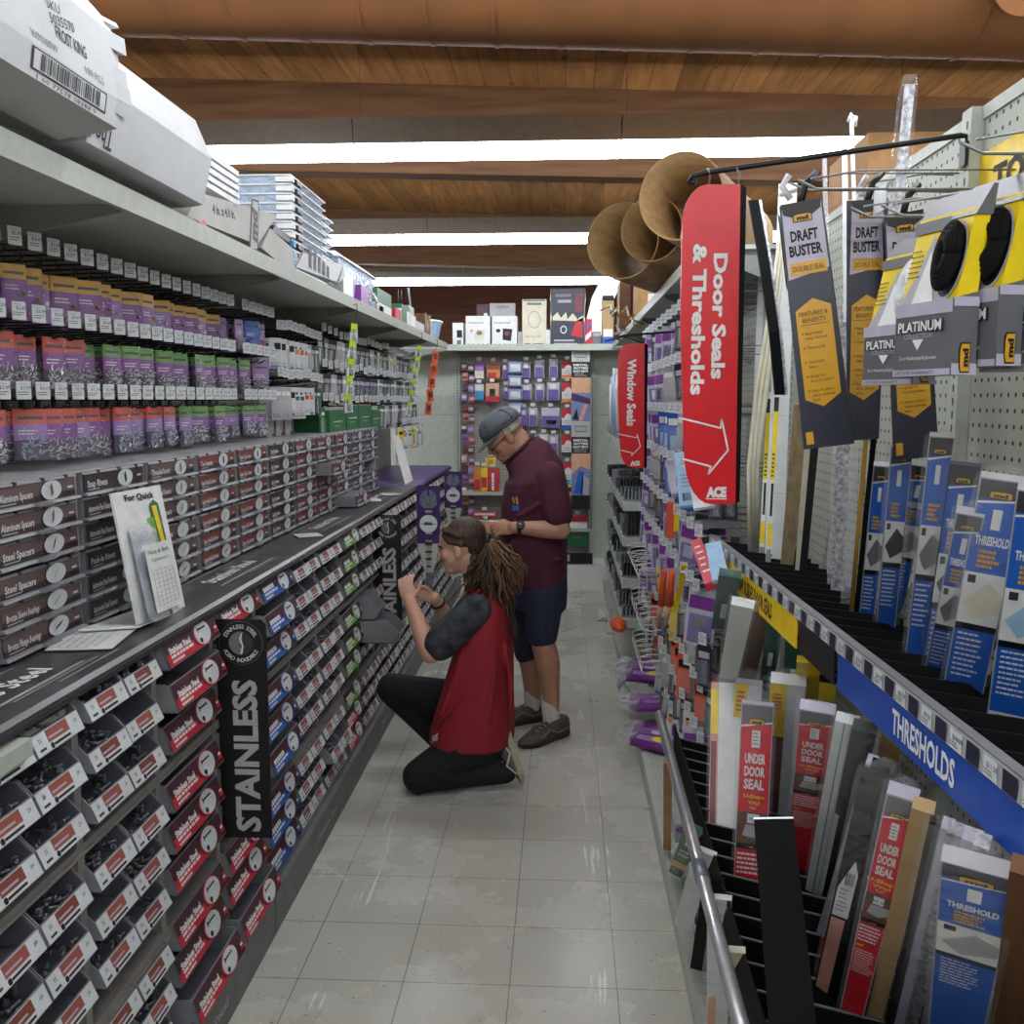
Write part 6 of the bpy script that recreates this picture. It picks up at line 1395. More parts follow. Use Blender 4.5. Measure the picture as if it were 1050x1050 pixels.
bpack(543, 551, 446, 460, 'pack_lilac', PUR, 'small purple pack behind the shoulder, left'); bpack(553, 562, 445, 462, 'bag_white', PUR, 'small white and purple pack behind the shoulder, middle'); bpack(563, 572, 446, 468, 'pack_lilac', PUR, 'small purple pack behind the shoulder, right')
for i, (y0, y1, lo) in enumerate(((370, 388, 'orange'), (392, 413, 'orange'), (419, 440, 'label_blue'), (446, 468, 'dark_grey'), (474, 496, 'cyan'))):
    bpack(576, 587, y0, y1, 'white', [(-.5, .5, .05, .5, 'label_red'), (-.5, .5, -.5, -.3, lo), (.1, -.02, .36, .28, 'oval')], 'red and white pack beside the tall photo sign, %s from the top' % ordn(i))
for i in range(5): bpack(521, 535, 371 + i * 14, 383 + i * 14, 'sky_photo', [(-.35, .4, -.3, .3, 'bag_white')], 'pale blue pack on the strip above the cap, %s from the top' % ordn(i), Y=8.42, group='pale blue packs on the clip strip')
for i in range(18):
    y = 372 + i * 10.5; bpack(473 + (i % 3), 479 + (i % 3), y, y + 8.5, ('drawer_wine', 'skin_pink', 'maroon', 'lilac')[i % 4], [(-.4, .4, -.1, .3, 'white')] if i % 3 == 0 else [(-.4, .4, -.2, .1, 'drawer_wine')], 'little dark red pack in the column by the post, left file, %s down' % ordn(i), Y=8.56, group='little red packs by the post')
    bpack(480 + (i % 2), 486 + (i % 2), y + 2, y + 10, ('maroon', 'drawer_wine', 'lilac', 'label_red')[i % 4], [(-.4, .4, -.1, .3, 'pack_lilac')], 'little dark red pack in the column by the post, right file, %s down' % ordn(i), Y=8.5, group='little red packs by the post')
for i, (x0, x1, y0, y1, m, s, lab) in enumerate(((486, 493, 478, 505, 'orange', [(-.4, .4, -.4, 0, 'label_red')], 'orange and red bottle pack on the low shelf, left'), (493, 500, 479, 505, 'pack_yellow', [(-.4, .4, -.3, .1, 'label_red')], 'yellow and red bottle pack on the low shelf'), (499, 512, 480, 505, 'label_red', [(-.1, .1, -.4, .3, 'white')], 'red bottle with a slanted white stripe on the low shelf'), (498, 508, 469, 479, 'pack_yellow', [(-.3, .3, -.3, .3, 'orange')], 'small yellow pack hung above the red bottle'), (484, 510, 524, 531, 'label_red', [(-.4, .4, -.1, .2, 'white')], 'flat red box on the lower end shelf'), (484, 512, 533, 548, 'white', [(-.4, .2, -.3, .2, 'label_blue')], 'white box with a blue T shape on the lower end shelf'), (582, 592, 497, 520, 'pack_yellow', [(-.5, .3, .1, .4, 'ink')], 'yellow pack right of the standing man'), (582, 602, 528, 560, 'white', [(-.5, .5, .3, .5, 'label_red'), (-.5, .5, -.5, -.05, 'deep_green')], 'white and green box low on the end shelving'))):
    bpack(x0, x1, y0, y1, m, s, lab, Y=8.46, name='bottle_pack')
# tall column sign with photographs
t = thing('photo_sign', 'tall narrow sign with gutter pictures, grey plates and black text panels', 'sign')
def bpanel(y0, y1, m, fn, nm):
    a, b = at(586, y0, Y=8.36), at(605, y1, Y=8.36); mb = MB(); mb.box(a.x, b.x, 8.36, 8.366, b.z, a.z, m); f = Face(mb, ((a.x + b.x) / 2, 8.36, (a.z + b.z) / 2), (1, 0, 0), (0, 0, 1), .001)
    fn(f, b.x - a.x, a.z - b.z); mb.build(nm, t)
def grey_p(f, w, h): f.rect(-w * .32, w * .32, -h * .2, h * .22, 'mid_grey', 1).rect(-w * .28, w * .28, -h * .12, h * .14, 'light_grey', 2)
def black_p(f, w, h):
    for i, s in enumerate(('METAL', 'GUTTERS', 'ROOF VENTS')): f.text(s, 0, h * (.30 - .2 * i), h * .13, 'white', 1, w=w * .8, bold=.03)
    f.lines(-w * .35, w * .35, -h * .26, 2, h * .12, h * .05, 'light_grey', 1)
def photo_a(f, w, h): f.rect(-w / 2, w / 2, -h / 2, h * .15, 'sky_photo', 1).poly([(-w / 2, h * .15), (w / 2, h * .02), (w / 2, -h * .12), (-w / 2, -h * .02)], 'deep_purple', 2).poly([(-w * .1, -h * .48), (w * .2, -h * .1), (w * .4, -h * .1), (w * .1, -h * .48)], 'skin_pink', 2).poly([(-w * .45, -h * .45), (-w * .2, -h * .2), (-w * .1, -h * .48)], 'ink', 3)
def photo_b(f, w, h): f.poly([(-w / 2, -h * .5), (w / 2, -h * .5), (w / 2, h * .1), (0, h * .2), (-w / 2, 0)], 'sky_photo', 1).poly([(-w * .35, -h * .45), (w * .1, -h * .5), (w * .15, h * .05), (-w * .1, h * .08)], 'pack_blue', 2).poly([(0, -h * .45), (w * .4, -h * .5), (w * .45, -h * .1), (w * .1, h * .0)], 'pack_lilac', 2)
bpanel(357, 371, 'gondola', grey_p, 'grey_plate'); bpanel(371, 387, 'black', black_p, 'text_panel'); bpanel(387, 432, 'peach', photo_a, 'photo_panel'); bpanel(432, 448, 'gondola', grey_p, 'grey_plate'); bpanel(448, 465, 'black', black_p, 'text_panel'); bpanel(465, 508, 'peach', photo_b, 'photo_panel'); bpanel(508, 522, 'black', lambda f, w, h: None, 'foot_panel')

# boxes on the end top shelf
def tbox(x0, x1, y0, y1, m, spots, label, Y=8.36, d=.2, cat='box', name='product_box'):
    a, b = at(x0, y0, Y=Y), at(x1, y1, Y=Y); zb = 2.105; w = b.x - a.x; h = a.z - zb
    mb = MB(); mb.box(a.x, b.x, Y, Y + d, zb, a.z, m); o = mb.build(name); tag(o, label, cat, 'boxes on the end top shelf')
    f = Face(pm := MB(), ((a.x + b.x) / 2, Y, (a.z + zb) / 2), (1, 0, 0), (0, 0, 1), .0012)
    for s in spots:
        if s[0] == 'o': f.oval(s[1] * w, s[2] * h, s[3] * w, s[4] * h, s[5], s[6] if len(s) > 6 else 2)
        elif s[0] == 'p': f.poly([(x * w, y * h) for x, y in s[1]], s[2], s[3] if len(s) > 3 else 2)
        elif s[0] == 't': f.text(s[1], s[2] * w, s[3] * h, s[4] * h, s[5], 3, w=s[6] * w)
        else: f.rect(s[0] * w, s[1] * w, s[2] * h, s[3] * h, s[4], 1)
    if spots: pm.build('print', o)
    return o
tbox(464, 475, 331, 356, 'white', [(-.1, .4, -.1, .2, 'ink'), (-.1, .3, -.4, -.2, 'mid_grey')], 'white box with a dark picture, leftmost on the end shelf')
DIAL = [(-.4, .25, .26, .30, 'light_grey'), ('p', [(-.14, -.22), (.22, -.28), (.30, .04), (-.10, .08)], 'cream'), ('o', .06, -.04, .12, .07, 'mid_grey', 3), ('o', -.26, .03, .08, .05, 'peach')] + [(-.4 + k * .2, -.36 + k * .2, -.42, -.38, 'mid_grey') for k in range(5)]
tbox(477.5, 502.5, 324, 356, 'white', DIAL, 'white box with a cream device pictured, on the end shelf')
tbox(504.5, 530, 324, 356, 'white', [(-.4, .25, .26, .30, 'light_grey'), ('p', [(-.08, -.26), (.26, -.30), (.32, .08), (-.06, .10)], 'ink'), ('o', .1, -.06, .1, .07, 'drawer_wine', 3), ('o', -.25, .03, .09, .06, 'ink')] + [(-.4 + k * .2, -.36 + k * .2, -.42, -.38, 'mid_grey') for k in range(5)], 'white box with a black device pictured, on the end shelf')
tbox(502, 528, 311, 356, 'light_grey', [('t', 'CARBON', 0, .42, .06, 'dark_grey', .5)], 'taller grey-white carton behind the black-device box', Y=8.58, d=.1)
tbox(489, 501, 312, 356, 'maroon', [(.1, .4, -.2, .3, 'tag_white')], 'dark carton with a white tag, at the back behind the white boxes', Y=8.58, d=.1)
tbox(535.5, 560, 307, 356, 'cream', [(-.45, .45, .46, .49, 'mid_grey'), (-.3, .3, .38, .43, 'mid_grey'), ('o', 0, .08, .26, .18, 'mid_grey'), ('o', 0, .08, .24, .17, 'cream', 3), (-.06, .06, 0, .18, 'mid_grey'), (-.4, .3, -.28, -.27, 'mid_grey'), (-.4, -.15, -.48, -.42, 'ink'), (-.05, .4, -.48, -.42, 'dark_grey')], 'tall cream carton with line drawing, middle of the end shelf')
tbox(531, 536, 340, 356, 'light_grey', [], 'small grey thing between the white boxes and the cream carton')
tbox(560, 565, 338, 356, 'bag_white', [], 'small white pack between the cream carton and the dark framed box')
o = tbox(565, 599, 296, 356, 'pack_navy', [(-.36, .1, .36, .41, 'mid_grey'), (-.3, .1, .26, .31, 'light_grey'), (.22, .44, .10, .42, 'drawer_wine'), ('p', [(-.45, .02), (-.3, .1), (-.2, .0), (-.05, .10), (.0, -.02), (.15, .08), (.3, -.02), (.45, .04), (.45, -.06), (-.45, -.04)], 'cream'), ('o', -.12, -.20, .1, .07, 'tag_white'), ('o', -.12, -.20, .07, .05, 'pack_navy', 3), ('p', [(.1, -.3), (.25, -.05), (.45, .0), (.45, -.34)], 'label_red'), (-.4, .2, -.40, -.37, 'pack_lilac'), (-.4, .3, -.46, -.43, 'pack_lilac')], 'large navy box with burst picture and silver frame on the end shelf')
a, b = at(565, 296, Y=8.355), at(599, 356, Y=8.355); MB().tube([(a.x, 8.355, 2.106), (a.x, 8.355, a.z), (b.x, 8.355, a.z), (b.x, 8.355, 2.106)], .007, 'silver', 6).build('frame', o)
tbox(599.5, 607, 327, 356, 'label_red', [('p', [(-.4, -.3), (.4, -.1), (.4, .1), (-.4, -.1)], 'white'), ('p', [(-.4, .1), (.4, .3), (.4, .4), (-.4, .2)], 'pack_blue')], 'narrow red patterned box right of the navy framed box')
tbox(607.5, 616, 340, 356, 'mid_grey', [(-.4, .4, .2, .4, 'light_grey')], 'grey box right of the red patterned one')
tbox(618, 629, 303, 356, 'tan', [(-.5, .5, -.5, -.3, 'pack_blue'), (-.4, .4, -.3, -.15, 'white'), (-.5, .5, .4, .5, 'ink')], 'tall tan box with a blue foot, right end of the end shelf')
# curved white sheet leaning on the far wall, with emission added to brighten it
t = thing('white_sheet', 'white sheet with a curved edge and an added glow behind the boxes, far right', 'sheet')
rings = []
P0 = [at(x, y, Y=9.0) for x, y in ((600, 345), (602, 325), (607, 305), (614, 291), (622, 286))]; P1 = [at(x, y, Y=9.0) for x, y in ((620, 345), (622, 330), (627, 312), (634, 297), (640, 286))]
mb = MB(); mb.loft([[a, b, b + V((0, .01, 0)), a + V((0, .01, 0))] for a, b in zip(P0, P1)], 'sheet_added_glow'); mb.build('sheet', t)
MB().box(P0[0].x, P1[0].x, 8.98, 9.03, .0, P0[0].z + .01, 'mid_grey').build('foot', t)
# ------------------------------------------------------------------ the two people
mat('skin_tan', '#b98a70', .5, noise=.08, scale=14); mat('skin_light', '#c99c84', .5, noise=.06, scale=14)
mat('tee_maroon', '#4f1f33', .85, noise=.14, scale=40, bump=.03); mat('shorts_navy', '#262c42', .85, noise=.12, scale=60); mat('cap_grey', '#5f666e', .8, noise=.08, scale=60)
mat('vest_red', '#8e1926', .75, noise=.08, scale=20, bump=.03); mat('trouser_black', '#15161b', .85, noise=.12, scale=40); mat('sock_white', '#d2d2ce', .8); mat('shoe_brown', '#5c5044', .75, noise=.2, scale=40); mat('shoe_grey', '#6b6458', .75, noise=.15, scale=40); mat('shoe_sole', '#3c352e', .8); mat('sole_cream', '#b3a98f', .7, noise=.15, scale=20)
mat('hair_brown', '#402d20', .6, noise=.5, scale=18, stretch=(6, 6, 1)); mat('hair_fair', '#6a4c32', .6, noise=.4, scale=18, stretch=(6, 6, 1)); mat('hair_grey', '#9c9890', .7, noise=.3, scale=50)
mat('tie_dye', '#2c2f36', .85, noise=1.4, scale=17)

def remesh(mb, name, m, voxel, it=4, f=.5):
    """Fuse overlapping closed shapes into one continuous smooth skin."""
    me = bpy.data.meshes.new('tmp'); me.from_pydata(mb.v, [], mb.f); o = bpy.data.objects.new('tmp', me); COL.objects.link(o)
    r = o.modifiers.new('r', 'REMESH'); r.mode = 'VOXEL'; r.voxel_size = voxel; r.use_smooth_shade = True
    s = o.modifiers.new('s', 'SMOOTH'); s.iterations = it; s.factor = f
    dg = bpy.context.evaluated_depsgraph_get(); out = bpy.data.meshes.new_from_object(o.evaluated_get(dg)); bpy.data.objects.remove(o); bpy.data.meshes.remove(me)
    out.name = name; out.materials.clear(); out.materials.append(MATS[m]); out.polygons.foreach_set('use_smooth', [True] * len(out.polygons)); return out
def body_part(mb, name, m, voxel, parent, it=4): return put(name, remesh(mb, name, m, voxel, it), parent)
def limb(mb, pts, rs, n=14, flat=None):
    """Tapering limb with rounded ends and softened joints."""
    P = [V(p) for p in pts]; Q = []; S = []
    for i in range(len(P) - 1):
        for k in range(6): Q.append(P[i].lerp(P[i + 1], k / 6)); S.append(rs[i] + (rs[i + 1] - rs[i]) * k / 6)
    Q.append(P[-1]); S.append(rs[-1]); mb.tube(Q, S, 'x', n, flat=flat)
    for p, r in zip(P, rs): mb.ell(p, (r, 0, 0), (0, r, 0), (0, 0, r), 'x', 12, 8)
def torso(mb, secs, fwd, lat, n=24):
    """Stacked superellipse sections: (centre, half depth, half width)."""
    rings = []
    for sec in secs:
        c, a, b = sec[:3]; tl = sec[3] if len(sec) > 3 else 0; c = V(c); ring = []
        for k in range(n):
            t = 2 * PI * k / n; ct, st = math.cos(t), math.sin(t); e = .8
            ring.append(c - V((0, 0, tl * a * math.copysign(abs(ct) ** e, ct))) + fwd * (a * math.copysign(abs(ct) ** e, ct)) + lat * (b * math.copysign(abs(st) ** e, st)))
        rings.append(ring)
    mb.loft(rings, 'x')
def head(mb, c, f, u, l, s=1.0):
    """Skull, jaw, brow, nose, lips, chin and ears around the head centre; f is the way it faces."""
    E = lambda o, a, b, d: mb.ell(c + (f * o[0] + l * o[1] + u * o[2]) * s, f * a * s, l * b * s, u * d * s, 'x', 18, 12)
    E((-.008, 0, .030), .098, .075, .088); E((.022, 0, -.028), .070, .062, .085); E((.052, 0, -.085), .036, .040, .030)
    E((.075, 0, .024), .018, .050, .014); E((.084, 0, -.058), .014, .026, .008); E((.083, 0, -.071), .013, .024, .008); E((.078, 0, -.095), .018, .022, .016)
    mb.tube([c + (f * .082 + u * .020) * s, c + (f * .100 - u * .012) * s, c + (f * .108 - u * .030) * s], [.009 * s, .011 * s, .013 * s], 'x', 10); E((.092, .012, -.032), .011, .009, .009); E((.092, -.012, -.032), .011, .009, .009)
    for k in (-1, 1):
        E((.058, k * .040, -.018), .026, .024, .026)
        E((-.010, k * .076, -.012), .017, .010, .030); E((.000, k * .074, -.030), .011, .009, .014)
def hand(mb, wrist, d, pn, side, curl, s=1.0, spread=.1):
    """Palm, four unequal bent fingers and a thumb; d along the hand, pn out of the palm, side to the thumb."""
    d, pn = d.normalized(), pn.normalized(); t = side.normalized()
    mb.ell(wrist + d * .045 * s, d * .052 * s, t * .040 * s, pn * .016 * s, 'x', 14, 10); mb.ell(wrist + d * .065 * s + t * .0, d * .030 * s, t * .041 * s, pn * .014 * s, 'x', 12, 8)
    for k, (off, L) in enumerate(((.029, .070), (.010, .079), (-.010, .074), (-.029, .058))):
        p = wrist + (d * .083 + t * off) * s; dd = (d + t * spread * off * 20).normalized(); pts = [p - dd * .02 * s, p]
        for j, (fr, c_) in enumerate(((.45, curl * .7), (.32, curl * 1.2), (.23, curl * .9))):
            rot = Matrix.Rotation(c_, 3, dd.cross(pn)); dd = rot @ dd; p = p + dd * L * fr * s; pts.append(p)
        mb.tube(pts, [.0095 * s, .0095 * s, .009 * s, .0085 * s, .007 * s], 'x', 10); mb.ell(p, (.007 * s, 0, 0), (0, .007 * s, 0), (0, 0, .007 * s), 'x', 8, 6)
    p = wrist + (d * .022 + t * .028) * s; dd = (d * .6 + t * .75 + pn * .25).normalized(); pts = [p - dd * .015 * s, p, p + dd * .032 * s]
    dd = (dd * .6 + d * .7 + pn * .5).normalized(); pts.append(pts[-1] + dd * .03 * s); pts.append(pts[-1] + (dd + pn * .3).normalized() * .02 * s)
    mb.tube(pts, [.013 * s, .012 * s, .0105 * s, .0095 * s, .0075 * s], 'x', 10); mb.ell(pts[-1], (.0075 * s, 0, 0), (0, .0075 * s, 0), (0, 0, .0075 * s), 'x', 8, 6)
def shoe(par, heel, toe, up, h, upper, sole, w=.046, laces='light_grey', mid=None, open_h=.085):
    """Shoe from heel to toe with its own sole, laces and side stripe."""
    heel, toe, up = V(heel), V(toe), V(up).normalized(); d = toe - heel; L = d.length; d.normalize(); s = up.cross(d).normalized(); up = d.cross(s)
    prof = [(0, .72), (.06, .86), (.2, .90), (.4, .88), (.6, 1.0), (.75, 1.02), (.88, .85), (.96, .55), (1, .25)]
    ring = lambda zf, k: [heel + d * (L * t) + s * (w * q * sg * k) + up * zf(t) for sg, seq in ((1, prof), (-1, prof[::-1])) for t, q in seq]
    mb = MB(); mb.loft([ring(lambda t: .0 + .012 * max(0, t - .8) * 5, 1.0), ring(lambda t: .022, 1.06), ring(lambda t: .026, 1.04)], sole); o = put('shoe', mb.mesh('shoe'), par)
    tp = lambda t: open_h if t < .12 else open_h * (1 - .12 * (t - .12) / .25) if t < .37 else open_h * (.88 - .38 * (t - .37) / .35) if t < .72 else max(.03, open_h * (.50 - .5 * (t - .72) / .45))
    mb = MB(); mb.loft([ring(lambda t: .018, .99), ring(lambda t: .018 + (tp(t) - .018) * .45, 1.0), ring(lambda t: .018 + (tp(t) - .018) * .8, .86), ring(lambda t: tp(t), .45)], upper); mb.build('shoe_upper', o)
    mb = MB()
    for i in range(4):
        t = .40 + i * .075; c = heel + d * (L * t) + up * (tp(t) + .001); mb.tube([c + s * w * .42 - up * .006, c + up * .003, c - s * w * .42 - up * .006], .0035, laces, 6)
    mb.build('lace', o)
    if mid:
        mb = MB()
        for sg in (1, -1): mb.tube([heel + d * (L * t) + s * (w * q * sg) + up * z for t, q, z in mid], .0045, 'tag_white' if upper == 'shoe_grey' else 'mid_grey', 6)
        mb.build('side_stripe', o)
    return o

# --- standing man: maroon tee, navy shorts, grey cap, looking down at something in his hands
YM = 4.74; J = lambda x, y, dy=0.0: at(x, y, Y=YM + dy)
t = thing('person', 'standing man in a maroon tee, navy shorts and grey cap looking down at his hands', 'person')
fwd = V((-1, -.12, 0)).normalized(); lat = V((.12, -1, 0)).normalized()     # lat points to his left, toward the viewer
body = MB()
hf = V((-math.cos(.66), -.10, -math.sin(.66))).normalized(); hl = V((.10, -1, 0)); hl = (hl - hf * hl.dot(hf)).normalized(); hu = hl.cross(hf).normalized(); hu = hu if hu.z > 0 else -hu
hc = J(518, 447)
head(body, hc, hf, hu, hl, 1.04)
limb(body, [J(544, 474), hc - hf * .040 - hu * .05], [.062, .056])
torso(body, [(J(552, 612), .10, .15), (J(548, 565), .13, .155), (J(547, 515), .12, .15), (J(551, 482), .07, .12)], fwd, lat)
LS, LE, LW = J(564, 490, -.155), J(576, 544, -.22), J(527, 541, -.20)
RS, RE, RW = J(548, 484, .16), J(532, 545, .22), J(503, 540, .02)
limb(body, [LS, LE, LE.lerp(LW, .35), LW], [.055, .043, .044, .029]); limb(body, [RS, RE, RE.lerp(RW, .35), RW], [.055, .043, .044, .029])
hand(body, LW, V((-1, .35, -.12)), V((.2, .6, -.8)), V((-.3, .55, .75)), .62, .98); hand(body, RW, V((-.55, -.75, -.1)), V((.4, -.3, -.85)), V((-.6, .4, .65)), .6, .98)
LK, LA = J(556, 655, -.13), J(566, 728, -.13); RK, RA = J(541, 664, .10), J(547, 722, .10)
limb(body, [J(556, 600, -.09), LK, LK.lerp(LA, .35) + V((.012, 0, 0)), LA], [.085, .060, .060, .037]); limb(body, [J(548, 600, .08), RK, RK.lerp(RA, .35) + V((.012, 0, 0)), RA], [.085, .060, .060, .037])
body_part(body, 'body', 'skin_tan', .0042, t, 4)
tee = MB()
torso(tee, [(J(553, 598), .135, .185), (J(549, 572), .158, .19), (J(547, 545), .166, .192), (J(547, 515), .160, .196), (J(549, 492), .150, .20, .1), (J(549, 482), .130, .182, .35), (J(542, 469), .100, .125, .75), (J(534, 462), .078, .086, .95)], fwd, lat)
limb(tee, [LS, LS.lerp(LE, .25), LS.lerp(LE, .70)], [.076, .077, .072]); limb(tee, [RS, RS.lerp(RE, .25), RS.lerp(RE, .70)], [.076, .076, .070])
for a, b in ((J(520, 560, -.17), J(575, 548, -.18)), (J(525, 580, -.16), J(578, 572, -.17)), (J(530, 530, -.19), J(560, 512, -.20))): tee.tube([a, (a + b) / 2 + V((0, -.004, -.006)), b], .011, 'x', 8)
body_part(tee, 'tee_shirt', 'tee_maroon', .0075, t, 4)
col = MB(); c0 = J(532, 460); col.tube([c0 + fwd * .073 * math.cos(a) + lat * .080 * math.sin(a) + V((0, 0, -.070 * math.cos(a) + .000)) for a in [2 * PI * k / 20 for k in range(21)]], .008, 'tee_maroon', 8, cap=False); col.build('collar', t)
sh = MB(); torso(sh, [(J(553, 622), .135, .18), (J(554, 600), .133, .182), (J(554, 588), .132, .18)], fwd, lat)
limb(sh, [J(557, 612, -.09), J(556, 650, -.13)], [.105, .078]); limb(sh, [J(548, 612, .08), J(541, 668, .10)], [.105, .072])
body_part(sh, 'shorts', 'shorts_navy', .0075, t, 4)
# cap, hair at the nape, glasses, eye
cp = MB(); cc = hc + hu * .052 - hf * .012
rings = []
for k, (z, a) in enumerate(((-.012, 1.0), (.022, .99), (.050, .86), (.070, .62), (.082, .30))):
    rings.append([cc + hu * z + hf * (.112 * a * math.cos(q)) + hl * (.089 * a * math.sin(q)) + hf * .006 * k * .3 for q in [2 * PI * i / 28 for i in range(28)]])
cp.loft(rings, 'cap_grey'); cap_o = cp.build('cap', t)
br = MB()
o1 = [cc + hf * (.100 * math.cos(q)) + hl * (.086 * math.sin(q)) - hu * .010 for q in [PI * (i / 12 - .5) * .86 for i in range(13)]]
o2 = [cc + hf * (.100 * math.cos(q) + .075 * math.cos(q * .9)) + hl * (.080 * math.sin(q)) - hu * (.022 + .012 * math.cos(q)) for q in [PI * (i / 12 - .5) * .86 for i in range(13)]]
br.loft([o1 + [p - hu * .005 for p in reversed(o1)], o2 + [p - hu * .005 for p in reversed(o2)]], 'cap_grey', smooth=False); br.build('brim', cap_o)
sm = MB()
for q0 in (0.0, .9, -.9, 2.2, -2.2): sm.tube([cc + hu * z + hf * (.1135 * a * math.cos(q0)) + hl * (.0905 * a * math.sin(q0)) for z, a in ((-.010, 1.0), (.022, .99), (.050, .86), (.072, .62))], .0022, 'shoe_sole', 5)
sm.tube([cc - hu * .010 + hf * (.113 * math.cos(q)) + hl * (.090 * math.sin(q)) for q in [2 * PI * i / 28 for i in range(29)]], .005, 'dark_grey', 6, cap=False); sm.build('seam', cap_o)
hr = MB()
for i in range(34):
    q = PI * (.52 + .96 * i / 33); a = hc + hf * (.100 * math.cos(q)) + hl * (.080 * math.sin(q)) + hu * .038; hr.ell(a - hu * .016 - (a - hc) * .05, hf * .012, hl * .012, hu * .030, 'x', 8, 6)
body_part(hr, 'grey_hair', 'hair_grey', .006, t, 2)
gl = MB()
for k in (1, -1):
    e = hc + hf * .098 + hl * .034 * k - hu * .012; gl.tube([e + hl * .022 * math.cos(a) + hu * .016 * math.sin(a) for a in [2 * PI * i / 16 for i in range(17)]], .0026, 'black', 6, cap=False)
    gl.tube([e + hl * .022 * k, hc + hf * .06 + hl * .079 * k - hu * .006, hc - hf * .012 + hl * .083 * k + hu * .004], .0026, 'black', 6)
gl.build('glasses', t)
ey = MB()
for k in (1, -1): p = hc + hf * .078 + hl * .034 * k - hu * .012; ey.ell(p, hf * .012, hl * .012, hu * .010, 'eye_white', 10, 8); ey.ell(p + hf * .008, hf * .006, hl * .006, hu * .006, 'wood_dark', 8, 6)
ey.build('eye', t)
wa = MB(); wd = (LE - LW).normalized(); wc = LW + wd * .030; ws = lat
wa.tube([wc - wd * .009, wc + wd * .009], .0335, 'black', 20); w1 = wa.build('watch', t)
wa = MB(); wn = (ws * .85 + V((0, 0, .5))).normalized(); wa.tube([wc + wn * .030, wc + wn * .042], .021, 'black', 20); wa.tube([wc + wn * .042, wc + wn * .0435], .017, 'dark_grey', 20).tube([wc + wn * .044 + wd * .004, wc + wn * .044 - wd * .010 + V((0, 0, .006))], .0022, 'tag_white', 5); wa.build('watch_face', w1)
lg = MB(); q = J(531, 520, -.145) ; f = Face(lg, J(530, 513, 0) + lat * .205 + fwd * .02, fwd, V((0, 0, 1)), .004)
f.poly([(-.014, .0), (-.004, .0), (.002, .036), (-.008, .036)], 'header_yellow', 2).poly([(.002, .004), (.012, .004), (.018, .036), (.008, .036)], 'brass', 2).rect(-.016, .016, -.03, -.004, 'pack_blue', 2); lg.build('chest_logo', t)
for (an, kn, hl_, to, lab) in ((LA, LK, at(579, 752, Z=0.0), at(533, 768, Z=0.0), ''), (RA, RK, at(556, 737, Z=0.0), at(508, 744, Z=0.0), '')):
    a0 = V((an.x, an.y, .075)); sk = MB(); limb(sk, [a0 + V((0, 0, -.015)), a0 + (kn - an).normalized() * .085], [.043, .044]); body_part(sk, 'sock', 'sock_white', .007, t, 2)
    sh_o = shoe(t, hl_, to, (0, 0, 1), .1, 'shoe_brown', 'shoe_sole', .050, 'tan', [(.08, .95, .05), (.3, 1.02, .04), (.5, .98, .065), (.7, 1.03, .035)], .10)

# --- kneeling employee: long brown ponytail, red vest over a marbled tee, black trousers
YK = 4.0; J = lambda x, y, dy=0.0: at(x, y, Y=YK + dy)
t = thing('person', 'kneeling person with long brown ponytail, red vest and black trousers reaching to the bins', 'person')
fwd = V((-1, .12, 0)).normalized(); lat = V((-.12, -1, 0)).normalized()
body = MB()
hf = V((-.95, .22, -.22)).normalized(); hl = V((-.22, -1, 0)); hl = (hl - hf * hl.dot(hf)).normalized(); hu = hl.cross(hf).normalized(); hu = hu if hu.z > 0 else -hu
hc = J(473, 560)
head(body, hc, hf, hu, hl, 1.0)
limb(body, [J(492, 610), hc - hf * .035 - hu * .06], [.060, .054])
torso(body, [(J(490, 745), .10, .14), (J(492, 690), .11, .14), (J(495, 640), .11, .15), (J(492, 614), .06, .10)], fwd, lat)
LS, LE, LW = J(487, 626, -.155), J(441, 670, -.19), J(420, 616, -.08)
RS, RE, RW = J(486, 622, .15), J(470, 652, .27), J(446, 613, .12)
limb(body, [LS, LE, LE.lerp(LW, .35), LW], [.052, .042, .042, .027]); limb(body, [RS, RE, RE.lerp(RW, .4), RW], [.052, .040, .038, .026])
hand(body, LW, V((-.25, .25, .9)), V((.1, .95, .1)), V((.9, .1, .2)), .85, .90); hand(body, RW, V((-.85, -.45, .35)), V((-.2, -.8, -.5)), V((-.2, -.1, .9)), .55, .90)
body_part(body, 'body', 'skin_light', .0042, t, 4)
tr = MB()
NK = V((J(430, 800, -.12).x, YK - .12, .075)); NA = V((J(517, 790, -.06).x, YK - .06, .085)); HN = J(496, 758, -.08); HF = J(482, 722, .09)
FK = J(402, 706, .14); FA = V((J(462, 752, .16).x, YK + .16, .10))
torso(tr, [(J(494, 775), .10, .13), (J(494, 755), .115, .15), (J(491, 728), .105, .14)], fwd, lat)
limb(tr, [HN, HN.lerp(NK, .5) + V((0, 0, .01)), NK], [.098, .088, .073]); limb(tr, [NK, NK.lerp(NA, .4) + V((0, 0, .006)), NA], [.070, .068, .058])
limb(tr, [HF, FK], [.10, .070]); limb(tr, [FK, FK.lerp(FA, .5), FA], [.070, .064, .060])
for a, b in ((NK + V((.05, -.06, .05)), NK + V((.14, -.06, .0))), (HN + V((-.05, -.09, .02)), HN + V((-.16, -.09, -.06))), (FK + V((.10, -.06, .03)), FK + V((.22, -.08, .01)))): tr.tube([a, (a + b) / 2 + V((0, -.008, .006)), b], .012, 'x', 8)
body_part(tr, 'trousers', 'trouser_black', .0075, t, 4)
tee = MB(); torso(tee, [(J(488, 765), .128, .165), (J(489, 740), .13, .165), (J(493, 690), .12, .16), (J(495, 640), .115, .165), (J(493, 618), .08, .14), (J(489, 608), .060, .07)], fwd, lat)
